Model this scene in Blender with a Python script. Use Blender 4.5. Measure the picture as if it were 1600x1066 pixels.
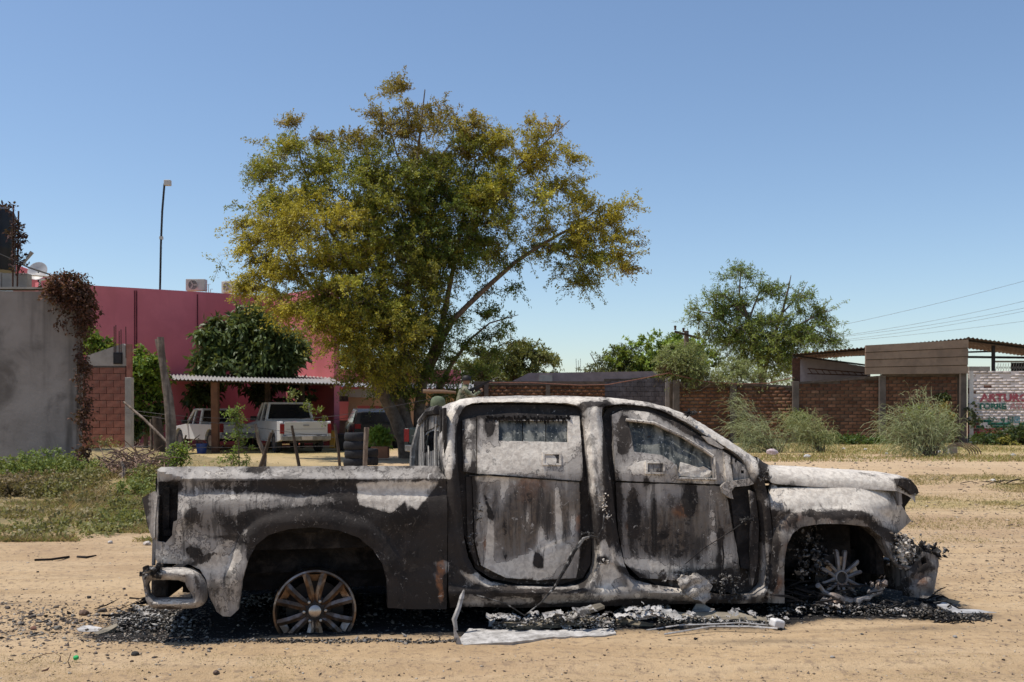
import bpy, math, random
import numpy as np
from mathutils import Vector, Matrix, geometry
for o in list(bpy.data.objects): bpy.data.objects.remove(o)
SC = bpy.context.scene
COL = SC.collection
R = math.radians
# ------------------------------------------------------------------ camera
FPX, CX, HY, CH = 1556.0, 800.0, 640.0, 1.46      # focal length in photo pixels, horizon row, eye height
cam = bpy.data.objects.new('camera', bpy.data.cameras.new('camera'))
COL.objects.link(cam)
cam.location = (0, 0, CH)
cam.rotation_euler = (R(90), 0, 0)
cam.data.sensor_width = 36.0
cam.data.lens = 36.0*FPX/1600.0
cam.data.shift_y = (HY-533.0)/1600.0
cam.data.clip_start = 0.1
cam.data.clip_end = 5000
cam.data.dof.use_dof = True
cam.data.dof.focus_distance = 6.9
cam.data.dof.aperture_fstop = 9.0
SC.camera = cam
# ------------------------------------------------------------------ light
SUN = Vector((-0.37, -0.02, 0.93)).normalized()
SKY_STRENGTH = 0.13
world = bpy.data.worlds.new('World')
SC.world = world
world.use_nodes = True
wn = world.node_tree.nodes
sky = wn.new('ShaderNodeTexSky')
sky.sky_type = 'NISHITA'
sky.sun_disc = False
sky.sun_elevation = math.asin(SUN.z)
sky.sun_rotation = math.atan2(SUN.x, SUN.y)
sky.altitude = 50
sky.air_density = 1.0
sky.dust_density = 0.5
sky.ozone_density = 3.0
wn['Background'].inputs[1].default_value = SKY_STRENGTH
world.node_tree.links.new(sky.outputs[0], wn['Background'].inputs[0])
sun = bpy.data.objects.new('sun', bpy.data.lights.new('sun', 'SUN'))
COL.objects.link(sun)
sun.data.energy = 4.2
sun.data.angle = R(0.5)
sun.data.color = (1.0, 0.95, 0.87)
sun.rotation_euler = SUN.to_track_quat('Z', 'Y').to_euler()
SC.view_settings.view_transform = 'Standard'
SC.view_settings.look = 'None'
SC.view_settings.gamma = 1
SC.view_settings.exposure = 0.12
SC.view_settings.use_curve_mapping = False

# ------------------------------------------------------------------ helpers
rnd = random.Random(7)
NR = np.random.RandomState(11)

def at(px, py, Y):
    return Vector(((px-CX)/FPX*Y, Y, CH-(py-HY)/FPX*Y))
def gd(py, z=0.0):
    return (CH-z)*FPX/(py-HY)
def gp(px, py, z=0.0):
    Y = gd(py, z)
    return Vector(((px-CX)/FPX*Y, Y, z))
def topx(p):
    return (CX+FPX*p[0]/p[1], HY-FPX*(p[2]-CH)/p[1])

def link(o, parent=None):
    COL.objects.link(o)
    if parent is not None: o.parent = parent
    return o
def tag(o, label=None, cat=None, group=None, kind=None):
    if label: o['label'] = label
    if cat: o['category'] = cat
    if group: o['group'] = group
    if kind: o['kind'] = kind
    return o
def empty(name, loc=(0,0,0), rz=0.0):
    o = bpy.data.objects.new(name, None)
    o.empty_display_size = 0.2
    link(o); o.location = loc; o.rotation_euler = (0, 0, rz)
    return o

class MB:
    def __init__(s): s.v = []; s.f = []
    def add(s, vs, fs):
        n = len(s.v); s.v += [tuple(p) for p in vs]; s.f += [tuple(i+n for i in f) for f in fs]; return s
    def box(s, c, d, rot=None, taper=1.0):
        hx, hy, hz = d[0]/2, d[1]/2, d[2]/2
        vs = [Vector((x*hx*(taper if z > 0 else 1), y*hy*(taper if z > 0 else 1), z*hz)) for z in (-1,1) for y in (-1,1) for x in (-1,1)]
        if rot is not None:
            m = rot if isinstance(rot, Matrix) else Matrix.Rotation(rot, 3, 'Z')
            vs = [m @ p for p in vs]
        c = Vector(c)
        return s.add([p+c for p in vs], [(0,2,3,1),(4,5,7,6),(0,1,5,4),(2,6,7,3),(0,4,6,2),(1,3,7,5)])
    def b2(s, lo, hi):
        return s.box([(a+b)/2 for a, b in zip(lo, hi)], [abs(b-a) for a, b in zip(lo, hi)])
    def tube(s, pts, r, n=6, cap=True):
        pts = [Vector(p) for p in pts]
        if not hasattr(r, '__len__'): r = [r]*len(pts)
        rings = []; up = Vector((0, 0, 1))
        prev = None
        for i, p in enumerate(pts):
            a = pts[max(i-1, 0)]; b = pts[min(i+1, len(pts)-1)]
            t = (b-a)
            if t.length < 1e-9: t = Vector((0, 0, 1))
            t.normalize()
            if prev is None:
                x = t.orthogonal().normalized()
            else:
                x = (prev-t*prev.dot(t))
                if x.length < 1e-6: x = t.orthogonal()
                x.normalize()
            prev = x; y = t.cross(x)
            rings.append([p+(x*math.cos(2*math.pi*k/n)+y*math.sin(2*math.pi*k/n))*r[i] for k in range(n)])
        vs = [q for g in rings for q in g]; fs = []
        for i in range(len(rings)-1):
            for k in range(n):
                a = i*n+k; b = i*n+(k+1) % n
                fs.append((a, b, b+n, a+n))
        if cap:
            fs.append(tuple(range(n))[::-1]); fs.append(tuple(range((len(rings)-1)*n, len(rings)*n)))
        return s.add(vs, fs)
    def lathe(s, prof, n=24, M=None, close=False):
        # prof: list of (r, z); axis z ; M optional 4x4
        vs = []; fs = []
        for r_, z in prof:
            for k in range(n):
                a = 2*math.pi*k/n
                vs.append(Vector((r_*math.cos(a), r_*math.sin(a), z)))
        m = len(prof)
        for i in range(m-1 if not close else m):
            for k in range(n):
                a = i*n+k; b = i*n+(k+1) % n; j = ((i+1) % m)*n
                fs.append((a, b, j+(k+1) % n, j+k))
        if M is not None: vs = [M @ p for p in vs]
        return s.add(vs, fs)
    def prism(s, outline, fn0, fn1):
        # outline of 2D points; fn0/fn1 map (a,b)->3D for the two caps
        n = len(outline)
        vs = [fn0(a, b) for a, b in outline]+[fn1(a, b) for a, b in outline]
        fs = [tuple(range(n)), tuple(range(2*n-1, n-1, -1))]
        for i in range(n):
            j = (i+1) % n
            fs.append((i, i+n, j+n, j))
        return s.add(vs, fs)
    def build(s, name, m, parent=None, smooth=False, bevel=0.0, weld=False):
        me = bpy.data.meshes.new(name)
        me.from_pydata(s.v, [], s.f)
        me.update()
        if m is not None: me.materials.append(m)
        o = bpy.data.objects.new(name, me)
        link(o, parent)
        if smooth: shade(me, 40 if smooth is True else smooth)
        if bevel:
            b = o.modifiers.new('bevel', 'BEVEL'); b.width = bevel; b.segments = 2; b.limit_method = 'ANGLE'; b.angle_limit = R(35)
        return o

def shade(me, ang=40):
    me.polygons.foreach_set('use_smooth', [True]*len(me.polygons))
    try: me.set_sharp_from_angle(angle=R(ang))
    except Exception: pass

def np_mesh(name, V, F, m, col=None, parent=None, smooth=False):
    me = bpy.data.meshes.new(name)
    V = np.asarray(V, dtype=np.float32); F = np.asarray(F, dtype=np.int32)
    k = F.shape[1]; nf = F.shape[0]
    me.vertices.add(len(V)); me.vertices.foreach_set('co', V.ravel())
    me.loops.add(nf*k); me.loops.foreach_set('vertex_index', F.ravel())
    me.polygons.add(nf)
    me.polygons.foreach_set('loop_start', np.arange(0, nf*k, k, dtype=np.int32))
    me.polygons.foreach_set('loop_total', np.full(nf, k, dtype=np.int32))
    if smooth: me.polygons.foreach_set('use_smooth', np.ones(nf, dtype=bool))
    me.update(calc_edges=True)
    if col is not None:
        ca = me.color_attributes.new('col', 'FLOAT_COLOR', 'POINT')
        c4 = np.ones((len(V), 4), dtype=np.float32); c4[:, :col.shape[1]] = col
        ca.data.foreach_set('color', c4.ravel())
    me.materials.append(m)
    o = bpy.data.objects.new(name, me)
    return link(o, parent)

def copy_tree(o, parent=None):
    c = o.copy(); COL.objects.link(c)
    if parent is not None: c.parent = parent
    for ch in [x for x in bpy.data.objects if x.parent == o]:
        copy_tree(ch, c)
    return c

# ------------------------------------------------------------------ materials
class NT:
    def __init__(s, name):
        s.m = bpy.data.materials.new(name); s.m.use_nodes = True
        s.n = s.m.node_tree.nodes; s.l = s.m.node_tree.links
        s.b = s.n['Principled BSDF']; s.out = s.n['Material Output']
        s.tc = s.n.new('ShaderNodeTexCoord').outputs['Object']
    def set(s, k, v):
        i = s.b.inputs[k]
        if isinstance(v, bpy.types.NodeSocket): s.l.new(v, i)
        else: i.default_value = v if not (hasattr(v, '__len__') and len(v) == 3) else (*v, 1)
    def mapping(s, sc):
        mp = s.n.new('ShaderNodeMapping'); mp.inputs['Scale'].default_value = sc
        s.l.new(s.tc, mp.inputs[0]); return mp.outputs[0]
    def noise(s, scale, detail=4, rough=.55, dist=0., vec=None, col=False):
        t = s.n.new('ShaderNodeTexNoise'); t.inputs['Scale'].default_value = scale
        t.inputs['Detail'].default_value = detail; t.inputs['Roughness'].default_value = rough
        t.inputs['Distortion'].default_value = dist
        s.l.new(vec if vec is not None else s.tc, t.inputs['Vector'])
        return t.outputs['Color' if col else 'Fac']
    def voro(s, scale, feature='F1', vec=None, out='Distance'):
        t = s.n.new('ShaderNodeTexVoronoi'); t.feature = feature; t.inputs['Scale'].default_value = scale
        s.l.new(vec if vec is not None else s.tc, t.inputs['Vector']); return t.outputs[out]
    def math(s, op, a, b=0.0, clamp=False):
        t = s.n.new('ShaderNodeMath'); t.operation = op; t.use_clamp = clamp
        for i, x in enumerate((a, b)):
            if isinstance(x, bpy.types.NodeSocket): s.l.new(x, t.inputs[i])
            else: t.inputs[i].default_value = x
        return t.outputs[0]
    def ramp(s, f, a, b, lo=0., hi=1.):
        t = s.n.new('ShaderNodeMapRange'); t.interpolation_type = 'SMOOTHSTEP'
        s.l.new(f, t.inputs[0]); t.inputs[1].default_value = a; t.inputs[2].default_value = b
        t.inputs[3].default_value = lo; t.inputs[4].default_value = hi
        return t.outputs[0]
    def mix(s, f, a, b, mode='MIX'):
        t = s.n.new('ShaderNodeMix'); t.data_type = 'RGBA'; t.blend_type = mode
        for i, x in ((0, f), (6, a), (7, b)):
            if isinstance(x, bpy.types.NodeSocket): s.l.new(x, t.inputs[i])
            else: t.inputs[i].default_value = x if i == 0 else (x if len(x) == 4 else (*x, 1))
        return t.outputs[2]
    def attr(s, name='col'):
        t = s.n.new('ShaderNodeAttribute'); t.attribute_name = name; return t.outputs['Color']
    def sep(s, c):
        t = s.n.new('ShaderNodeSeparateColor'); s.l.new(c, t.inputs[0]); return t.outputs
    def bump(s, h, strength=.5, dist=.01, normal=None):
        t = s.n.new('ShaderNodeBump'); t.inputs['Strength'].default_value = strength
        t.inputs['Distance'].default_value = dist; s.l.new(h, t.inputs['Height'])
        if normal is not None: s.l.new(normal, t.inputs['Normal'])
        s.l.new(t.outputs[0], s.b.inputs['Normal']); return t.outputs[0]

def mat(name, c1, c2=None, scale=3., rough=.8, metal=0., bump=.3, bs=40., bd=.004, lo=.35, hi=.65, c3=None, s3=.6, streak=None, spec=.3):
    t = NT(name)
    c2 = c2 or tuple(x*.75 for x in c1)
    c = t.mix(t.ramp(t.noise(scale, 6, .6), lo, hi), c1, c2)
    if c3: c = t.mix(t.ramp(t.noise(s3, 5, .6, .5), .48, .68), c, c3)
    if streak:
        st = t.noise(1., 4, .6, 0, t.mapping(streak[0]))
        c = t.mix(t.ramp(st, .47, .62, 0, streak[2]), c, streak[1])
    t.set('Base Color', c); t.set('Roughness', rough); t.set('Metallic', metal)
    t.b.inputs['Specular IOR Level'].default_value = spec
    if bump: t.bump(t.noise(bs, 5, .65), bump, bd)
    return t.m

def leaf_mat(name, trans=.35, rough=.55):
    t = NT(name)
    c = t.attr(); t.set('Base Color', c); t.set('Roughness', rough)
    t.b.inputs['Specular IOR Level'].default_value = .35
    tr = t.n.new('ShaderNodeBsdfTranslucent'); t.l.new(t.mix(.25, c, (.35, .32, .03)), tr.inputs[0])
    mx = t.n.new('ShaderNodeMixShader'); mx.inputs[0].default_value = trans
    t.l.new(t.b.outputs[0], mx.inputs[1]); t.l.new(tr.outputs[0], mx.inputs[2]); t.l.new(mx.outputs[0], t.out.inputs[0])
    return t.m

def attr_mat(name, rough=.9, var=.25, bs=30., bump=.4, bd=.004, spec=.2, metal=0.):
    t = NT(name)
    c = t.mix(t.ramp(t.noise(bs*.4, 6, .65), .3, .7), t.attr(), t.mix(1.0, t.attr(), (1-var*2, 1-var*2, 1-var*2), 'MULTIPLY'))
    t.set('Base Color', c); t.set('Roughness', rough); t.set('Metallic', metal)
    t.b.inputs['Specular IOR Level'].default_value = spec
    t.bump(t.noise(bs, 5, .65), bump, bd)
    return t.m

M = {}
M['leaf'] = leaf_mat('leaf')
M['glossleaf'] = leaf_mat('glossy_leaf', .25, .5)
M['grass'] = leaf_mat('grass', .3, .7)
M['bark'] = mat('bark', (.20,.15,.11), (.11,.08,.06), 8, .9, bump=.7, bs=25, bd=.02)
M['oldwood'] = mat('weathered_wood', (.26,.20,.155), (.13,.095,.07), 6, .85, bump=.6, bs=20, bd=.01, streak=((14,14,1.2),(.08,.06,.05),.7))
M['darkwood'] = mat('dark_wood', (.10,.07,.05), (.05,.035,.025), 6, .9, bump=.5, bs=20, bd=.01)
M['concrete'] = mat('concrete', (.37,.325,.285), (.27,.235,.205), 2.2, .9, bump=.35, bs=35, bd=.006, c3=(.17,.155,.14), s3=.9)
M['concwall'] = mat('stained_render', (.32,.27,.24), (.24,.20,.175), .9, .92, bump=.5, bs=14, bd=.01, c3=(.14,.115,.10), s3=.8, streak=((1.3,1.3,.16),(.075,.062,.053),.75))
M['ltconcrete'] = mat('light_concrete', (.42,.38,.33), (.30,.27,.24), 3, .9, bump=.3)
M['pink'] = mat('pink_paint', (.72,.205,.225), (.64,.175,.195), .7, .8, bump=.2, bs=12, bd=.005, streak=((.6,.6,.1),(.5,.14,.14),.5))
M['pinkline'] = mat('pink_joint', (.14,.03,.04), rough=.9)
M['peach'] = mat('peach_paint', (.66,.40,.24), (.58,.34,.20), 1.5, .8)
M['whitepaint'] = mat('white_paint', (.62,.58,.55), (.52,.48,.45), 2., .8, bump=.3, bs=20)
M['zinc'] = mat('zinc_sheet', (.46,.44,.42), (.34,.32,.30), 2., .5, .5, bump=.15)
M['rustzinc'] = mat('rusty_sheet', (.20,.12,.085), (.12,.07,.05), 2., .8, .2, bump=.2, c3=(.30,.26,.23), s3=1.2)
M['steel'] = mat('dark_steel', (.035,.03,.03), (.02,.018,.018), 5, .6, .3)
M['rustbar'] = mat('rusty_bar', (.10,.045,.03), (.06,.03,.02), 10, .9)
M['wire'] = mat('wire', (.16,.14,.13), (.10,.09,.08), 10, .6, .3, bump=0)
M['ropered'] = mat('reddish_cable', (.22,.10,.075), (.15,.07,.05), 10, .8, bump=0)
M['beige'] = mat('beige_plank', (.30,.215,.155), (.25,.175,.125), 1.2, .75, bump=.2, c3=(.21,.15,.11), s3=1.5)
M['rubber'] = mat('rubber', (.022,.022,.025), (.03,.03,.033), 20, .8, bump=.4)
M['carwhite'] = mat('white_car_paint', (.60,.60,.60), (.55,.54,.53), 2, .3, 0, bump=0, spec=.5)
M['cargrey'] = mat('grey_car_paint', (.30,.30,.31), (.26,.26,.27), 2, .3, 0, bump=0, spec=.5)
M['carblack'] = mat('black_car_paint', (.02,.02,.022), (.03,.03,.03), 2, .25, 0, bump=0, spec=.5)
M['cardark'] = mat('dark_green_car_paint', (.035,.05,.045), (.03,.04,.038), 2, .3, 0, bump=0, spec=.5)
M['carglass'] = mat('car_glass', (.015,.015,.018), (.02,.02,.022), 2, .08, 0, bump=0, spec=.6)
M['redlamp'] = mat('red_lens', (.28,.02,.02), (.2,.015,.015), 5, .3, bump=0)
M['yellow'] = mat('yellow_paint', (.5,.28,.05), (.4,.22,.04), 5, .5, bump=0)
M['chrome'] = mat('dull_chrome', (.35,.35,.35), (.25,.24,.23), 8, .35, .8, bump=0)
M['blueplastic'] = mat('blue_plastic', (.04,.08,.30), rough=.4, bump=0)
M['greenplastic'] = mat('green_plastic', (.03,.38,.10), rough=.4, bump=0)
M['blackplastic'] = mat('black_plastic', (.02,.021,.024), (.028,.028,.03), 4, .45, bump=.1)
M['terracotta'] = mat('terracotta', (.38,.17,.09), rough=.9)
M['whiteplastic'] = mat('white_litter', (.72,.70,.68), (.55,.53,.52), 12, .6)
M['acwhite'] = mat('ac_casing', (.56,.52,.46), (.48,.44,.39), 4, .6, bump=.1)
M['mortar'] = mat('mortar', (.13,.095,.07), (.08,.06,.045), 3, .95, bump=.6, bs=30, bd=.01)
M['brick'] = attr_mat('brick', .92, .2, 12., .5, .006)
M['blockbrick'] = mat('red_block', (.36,.15,.105), (.26,.105,.075), 5, .92, bump=.7, bs=22, bd=.012, c3=(.24,.14,.11), s3=3)
M['stone'] = attr_mat('stone', .9, .2, 40., .4, .004)
M['debris'] = attr_mat('ash_debris', .95, .35, 60., .6, .006)
M['deadleaf'] = leaf_mat('dead_leaf', .15, .8)
M['skin'] = mat('skin', (.30,.16,.10), rough=.5, bump=0)
t = NT('camouflage')
c = t.mix(t.ramp(t.noise(9, 3, .5, 1.), .46, .52), (.11,.13,.07), (.24,.22,.15))
c = t.mix(t.ramp(t.noise(12, 3, .5, 1.5), .56, .6), c, (.045,.045,.03))
t.set('Base Color', c); t.set('Roughness', .9); M['camo'] = t.m
# ================================================================== BURNT PICKUP
TH, RO = R(11.0), R(4.2)
TY = 6.42
TO = Vector(((492-CX)/FPX*TY, TY, 0.0))
EU = Vector((math.cos(TH), math.sin(TH), 0))
EW = Vector((math.sin(TH)*math.cos(RO), -math.cos(TH)*math.cos(RO), math.sin(RO)))
EIN = -EW
EV = EU.cross(EIN)
TM = Matrix(((EU.x, EIN.x, EV.x, TO.x), (EU.y, EIN.y, EV.y, TO.y), (EU.z, EIN.z, EV.z, TO.z), (0, 0, 0, 1)))
TMi = TM.inverted()
CAM = Vector((0, 0, CH))
def tp(px, py, y=0.0):
    d = Vector(((px-CX)/FPX, 1.0, (HY-py)/FPX))
    t = (y-(CAM-TO).dot(EIN))/d.dot(EIN)
    return TMi @ (CAM+d*t)
def lpx(p):
    return topx(TM @ Vector(p))

def pip(P, poly):
    x, y = P[:, 0], P[:, 1]; ins = np.zeros(len(P), bool)
    n = len(poly)
    for i in range(n):
        x1, y1 = poly[i]; x2, y2 = poly[(i+1) % n]
        c = ((y1 > y) != (y2 > y))
        with np.errstate(divide='ignore', invalid='ignore'):
            xi = (x2-x1)*(y-y1)/((y2-y1) if y2 != y1 else 1e-9)+x1
        ins ^= c & (x < xi)
    return ins
def pdist(P, poly, closed=True):
    d = np.full(len(P), 1e9); n = len(poly)
    for i in range(n if closed else n-1):
        a = np.array(poly[i], float); b = np.array(poly[(i+1) % n], float)
        ab = b-a; L = max((ab**2).sum(), 1e-9)
        t = np.clip(((P-a)@ab)/L, 0, 1)
        q = a+t[:, None]*ab
        d = np.minimum(d, np.hypot(P[:, 0]-q[:, 0], P[:, 1]-q[:, 1]))
    return d

# --- scorch map: where the fire left soot (s), rust (r), white ash (a) on the near side, plus some painted light and shade, in side-view coordinates
G = []      # gaussian: ch, x, y, rx, ry, amount
PG = []     # polygon: ch, pts, soft, amount
def g(ch, x, y, rx, ry, a, rot=0): G.append((ch, x, y, rx, ry, a, rot))
def pg(ch, pts, soft, a): PG.append((ch, pts, soft, a))
CHN = {'s': 0, 'r': 1, 'a': 2, 'd': 3}
BASE = [.16, .0, .2, 0.]
# bed side
g('s',470,764,150,9,.9); g('s',505,806,100,16,.8); g('s',585,815,30,30,.6); g('s',560,772,130,22,.55); g('s',505,815,115,22,1.1); g('s',600,835,50,40,.9)
g('s',660,850,45,75,.95); g('s',690,800,22,45,.9); g('s',640,900,40,55,.8); g('s',420,850,40,30,.7); g('s',395,905,10,40,.3)
g('s',350,820,60,30,.25); g('s',545,735,120,8,.5); g('s',395,735,22,7,.8); g('s',260,760,20,10,.5)
pg('s',[(560,812),(575,800),(600,812),(616,800),(630,780),(650,795),(672,775),(684,755),(700,752),(700,960),(600,960),(606,880),(560,830)],6,.7)
g('a',620,775,45,25,.7); g('a',600,795,30,12,.6); g('a',655,765,20,10,.5); g('a',450,790,50,20,.25); g('a',300,800,40,30,.15)
g('s',330,870,14,10,.4); g('a',338,893,15,17,1.0); g('s',350,900,26,8,.3); g('s',300,862,26,7,.4,.6); g('s',355,930,9,25,.35)
g('s',296,810,10,30,.35,.4); g('a',640,880,9,8,1.1); g('a',655,905,8,6,1.0); g('a',668,943,12,5,1.2); g('a',498,812,6,4,1.); g('a',590,868,5,20,.8,-.45)
g('r',688,900,6,30,1.3); g('r',690,925,7,20,.5); g('r',345,872,10,8,.4); g('r',560,860,40,25,.12)
g('s',262,800,18,50,.0); g('s',300,880,30,5,.3); g('r',300,905,30,30,.12)
# shoulder strip painted paler as if sunlit, sharp shade line painted under it
g('a',470,738,260,9,.28); g('a',320,742,60,8,.15); g('s',480,752,210,4,.45); g('s',650,753,40,4,.3); g('s',300,790,60,60,.12); g('d',300,900,50,50,.35); g('d',350,930,20,30,.3)
g('d',655,880,50,70,.5); g('s',480,800,70,40,-.25)
pg('a', [(247,830),(270,850),(280,760),(292,752),(296,790),(308,828),(338,837),(366,833),(376,850),(378,880),(372,950),(350,962),(328,930),(300,882),(250,878)], 5, .34)
g('s',303,864,14,10,.6); g('a',370,778,60,14,.35); g('s',345,840,26,3,.35)
pg('a', [(555,756),(692,751),(684,762),(672,778),(650,795),(632,780),(618,800),(606,812),(590,800),(578,795),(562,790)], 4, .75)
pg('s', [(555,756),(692,751),(684,762),(672,778),(650,795),(632,780),(618,800),(606,812),(590,800),(578,795),(562,790)], 4, -.9)
g('a',830,705,85,46,.42); g('a',1030,735,70,30,.3); g('a',1060,690,70,20,.2,.5); g('s',830,705,80,40,-.15)
g('a',712,680,10,50,.35); g('s',722,700,5,60,.5); g('a',930,690,12,60,.4); g('s',925,790,4,70,.4)
pg('a', [(752,905),(760,893),(790,888),(812,886),(822,872),(836,858),(842,846),(848,862),(856,852),(868,846),(874,800),(878,800),(880,850),(872,880),(860,900),(830,903),(800,903)], 3, .55)
pg('s', [(836,862),(846,870),(850,888),(838,894),(832,880)], 2, .7)
pg('a', [(762,790),(768,790),(772,850),(768,880),(760,878)], 2, .5)
g('s',770,925,40,6,.5); g('a',840,912,60,3,.6); g('s',1000,938,60,4,.7); g('a',880,939,120,3,.3); g('a',945,905,14,20,.4)
g('s',1440,905,24,30,.3); g('a',1446,915,6,8,.5)
# door plates: brown bare steel
g('d',830,800,80,60,.95); g('d',830,860,70,50,.45); g('d',905,800,10,60,.5); g('d',1050,830,90,55,.95); g('d',1110,800,30,40,.6); g('d',1300,815,100,18,.8); g('d',1215,880,14,70,.7); g('d',1440,905,25,28,.8)
g('d',715,800,10,80,.3); g('d',760,925,60,14,.5); g('d',1180,880,18,60,.5); g('s',1050,870,80,30,.25); g('s',830,700,70,60,-.05)
# cab frame rear
g('s',705,900,13,70,1.1); g('s',712,720,6,60,.25); g('s',730,880,16,40,.75,-.5); g('s',800,930,70,8,.7); g('s',770,915,40,8,.6)
g('a',700,690,8,50,.5); g('a',720,640,25,12,.4); g('a',900,627,200,6,1.0); g('a',1040,640,60,9,.8); g('a',1120,680,60,8,.9,.55)
g('s',727,770,7,60,.5); g('a',745,905,50,5,.7,.4); g('a',720,868,6,30,.4)
g('s',800,640,90,9,.9); g('r',850,640,40,5,.5)
# B pillar
g('a',932,700,10,55,.8); g('s',948,690,5,70,.9); g('s',955,800,8,60,.8); g('a',945,880,22,35,.9); g('s',915,760,6,90,.6)
g('s',921,850,8,40,.3); g('s',944,875,8,7,1.2); g('a',942,780,6,20,.9); g('s',940,810,3,18,1.1); g('r',905,820,8,12,.7)
g('s',930,630,30,7,1.2)
# rear door upper plate
g('s',765,665,10,22,1.3); g('s',830,652,60,4,1.5); g('s',835,692,50,3,.7); g('a',860,690,60,40,.35); g('a',900,668,10,15,1.2); g('a',780,720,60,20,.45)
pg('s',[(775,736),(912,693),(912,752),(800,745)],2,.16)
pg('s',[(720,650),(746,650),(746,742),(720,742)],1.5,.22)
g('r',752,675,4,18,.5)
# rear door lower plate
g('s',830,800,75,60,.28); g('r',830,775,55,40,.55); g('r',760,850,8,18,.9); g('r',905,818,12,16,1.0); g('r',822,750,40,14,.4); g('r',790,850,20,40,.3)
g('a',765,860,5,50,.9,.08); g('a',790,892,40,12,1.1); g('a',820,895,30,18,1.0); g('a',862,868,18,26,.9); g('a',872,810,4,40,1.1,-.06)
g('a',825,875,20,8,.8,-.4); g('a',845,840,5,14,.9); g('a',755,745,22,8,.8); g('s',843,875,10,14,.9); g('s',880,860,10,40,.5); g('s',800,905,60,4,.6); g('s',738,760,6,50,1.0)
g('s',737,880,9,20,.6); g('s',910,870,5,50,.8); g('s',762,790,2,18,.8,-.3)
# front door
g('s',975,675,9,30,1.3); g('r',955,690,4,40,.7); g('s',1080,675,60,6,1.0,.5); g('s',1020,641,60,6,.9,.15); g('a',1010,730,25,10,.5); g('a',1090,748,30,6,.4)
g('s',1079,778,10,20,1.5); g('r',1070,798,22,12,.9); g('s',990,800,10,40,.8); g('r',983,820,8,14,.9); g('s',1040,830,90,60,.33); g('r',1040,820,60,50,.25)
g('s',1022,815,2,40,1.0); g('a',1000,880,30,10,.6); g('a',1060,890,60,14,.45); g('s',1100,895,70,7,.7); g('s',965,800,5,70,.7); g('a',1130,880,14,30,.5)
g('s',1127,835,4,6,1.5); g('s',1125,870,4,40,.6); g('a',1085,918,26,16,1.2); g('s',1140,910,18,25,1.0); g('a',1150,900,8,14,.8); g('s',985,895,30,6,.8,.4)
g('a',1138,735,7,25,.6); g('a',1150,765,16,7,1.1); g('s',1150,775,14,10,.9)
# front pillar zone + rocker
g('s',1185,790,10,60,.9); g('s',1180,860,6,50,.5); g('a',1192,820,5,60,.3); g('s',1150,935,40,6,.5); g('s',880,948,140,5,.9); g('s',900,924,90,3,.6)
g('a',1200,925,10,10,.5); g('s',1195,745,8,30,.7); g('a',1190,738,6,8,1.4)
g('a',800,932,70,4,.4); g('s',1020,944,90,5,.7); g('a',930,930,60,8,.35)
# fender
g('a',1300,775,120,34,.7); g('s',1300,775,100,20,-.2); g('a',1300,735,110,10,.6); g('a',1385,790,25,35,.6); g('a',1330,740,90,8,.6); g('r',1230,870,10,50,.5); g('r',1210,915,14,25,.9); g('s',1213,860,7,60,.55); g('s',1206,900,5,30,.6)
g('s',1310,803,75,9,.9); g('r',1310,806,80,12,.6); g('r',1240,815,25,14,.5,-.6); g('s',1370,822,30,9,.8,.5); g('s',1240,820,16,12,.5); g('s',1395,840,14,10,.7); g('r',1280,790,30,6,.3)
g('s',1225,790,20,25,.3); g('s',1240,757,30,5,.9); g('s',1415,752,20,7,1.2); g('s',1425,765,14,9,1.2)
g('r',1440,905,18,22,.6); g('s',1440,885,14,8,.7); 
# rear bumper
g('a',280,893,40,6,.6); g('s',240,893,14,7,.7); g('s',310,915,8,20,.35); g('r',300,905,20,25,.25); g('a',270,942,40,6,.5); g('s',265,950,30,4,.5); g('s',225,890,8,8,.6)

g('s',689,905,9,42,-1.3); g('r',689,905,8,38,.8); g('s',684,862,16,9,-.3)
_r = random.Random(42)
for k in range(60):
    g('s', _r.uniform(608, 700), _r.uniform(790, 950), _r.uniform(2, 9), _r.uniform(3, 14), _r.uniform(-.9, -.2))
for k in range(70):
    g(_r.choice('sar'), _r.uniform(250, 700), _r.uniform(755, 950), _r.uniform(2, 9), _r.uniform(3, 14), _r.uniform(.15, .5))
for k in range(150):
    g(_r.choice('ssaad'), _r.uniform(700, 1210), _r.uniform(640, 945), _r.uniform(2, 8), _r.uniform(4, 22), _r.uniform(.2, .6))
for k in range(26):
    x = _r.choice((_r.uniform(700, 722), _r.uniform(918, 952), _r.uniform(1186, 1204))); g('s', x, _r.uniform(650, 930), _r.uniform(1.5, 4), _r.uniform(15, 60), _r.uniform(.3, .7))
for k in range(40):
    g(_r.choice('srd'), _r.uniform(1206, 1420), _r.uniform(765, 860), _r.uniform(2, 10), _r.uniform(3, 14), _r.uniform(.15, .5))
def burn(P):
    C = np.tile(np.array(BASE, float), (len(P), 1))
    for ch, x, y, rx, ry, a, rot in G:
        dx = P[:, 0]-x; dy = P[:, 1]-y
        if rot:
            c, s_ = math.cos(rot), math.sin(rot)
            dx, dy = dx*c+dy*s_, -dx*s_+dy*c
        C[:, CHN[ch]] += a*np.exp(-(dx/rx)**2-(dy/ry)**2)
        if ch == 'a': C[:, 0] -= .6*a*np.exp(-(dx/rx)**2-(dy/ry)**2)
    for ch, pts, soft, a in PG:
        d = pdist(P, pts); ins = pip(P, pts)
        C[:, CHN[ch]] += a*np.clip(.5+np.where(ins, d, -d)/(2*soft), 0, 1)
    C[:, :3] = np.clip(C[:, :3], 0, 1); return np.clip(C, 0, 1)
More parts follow.
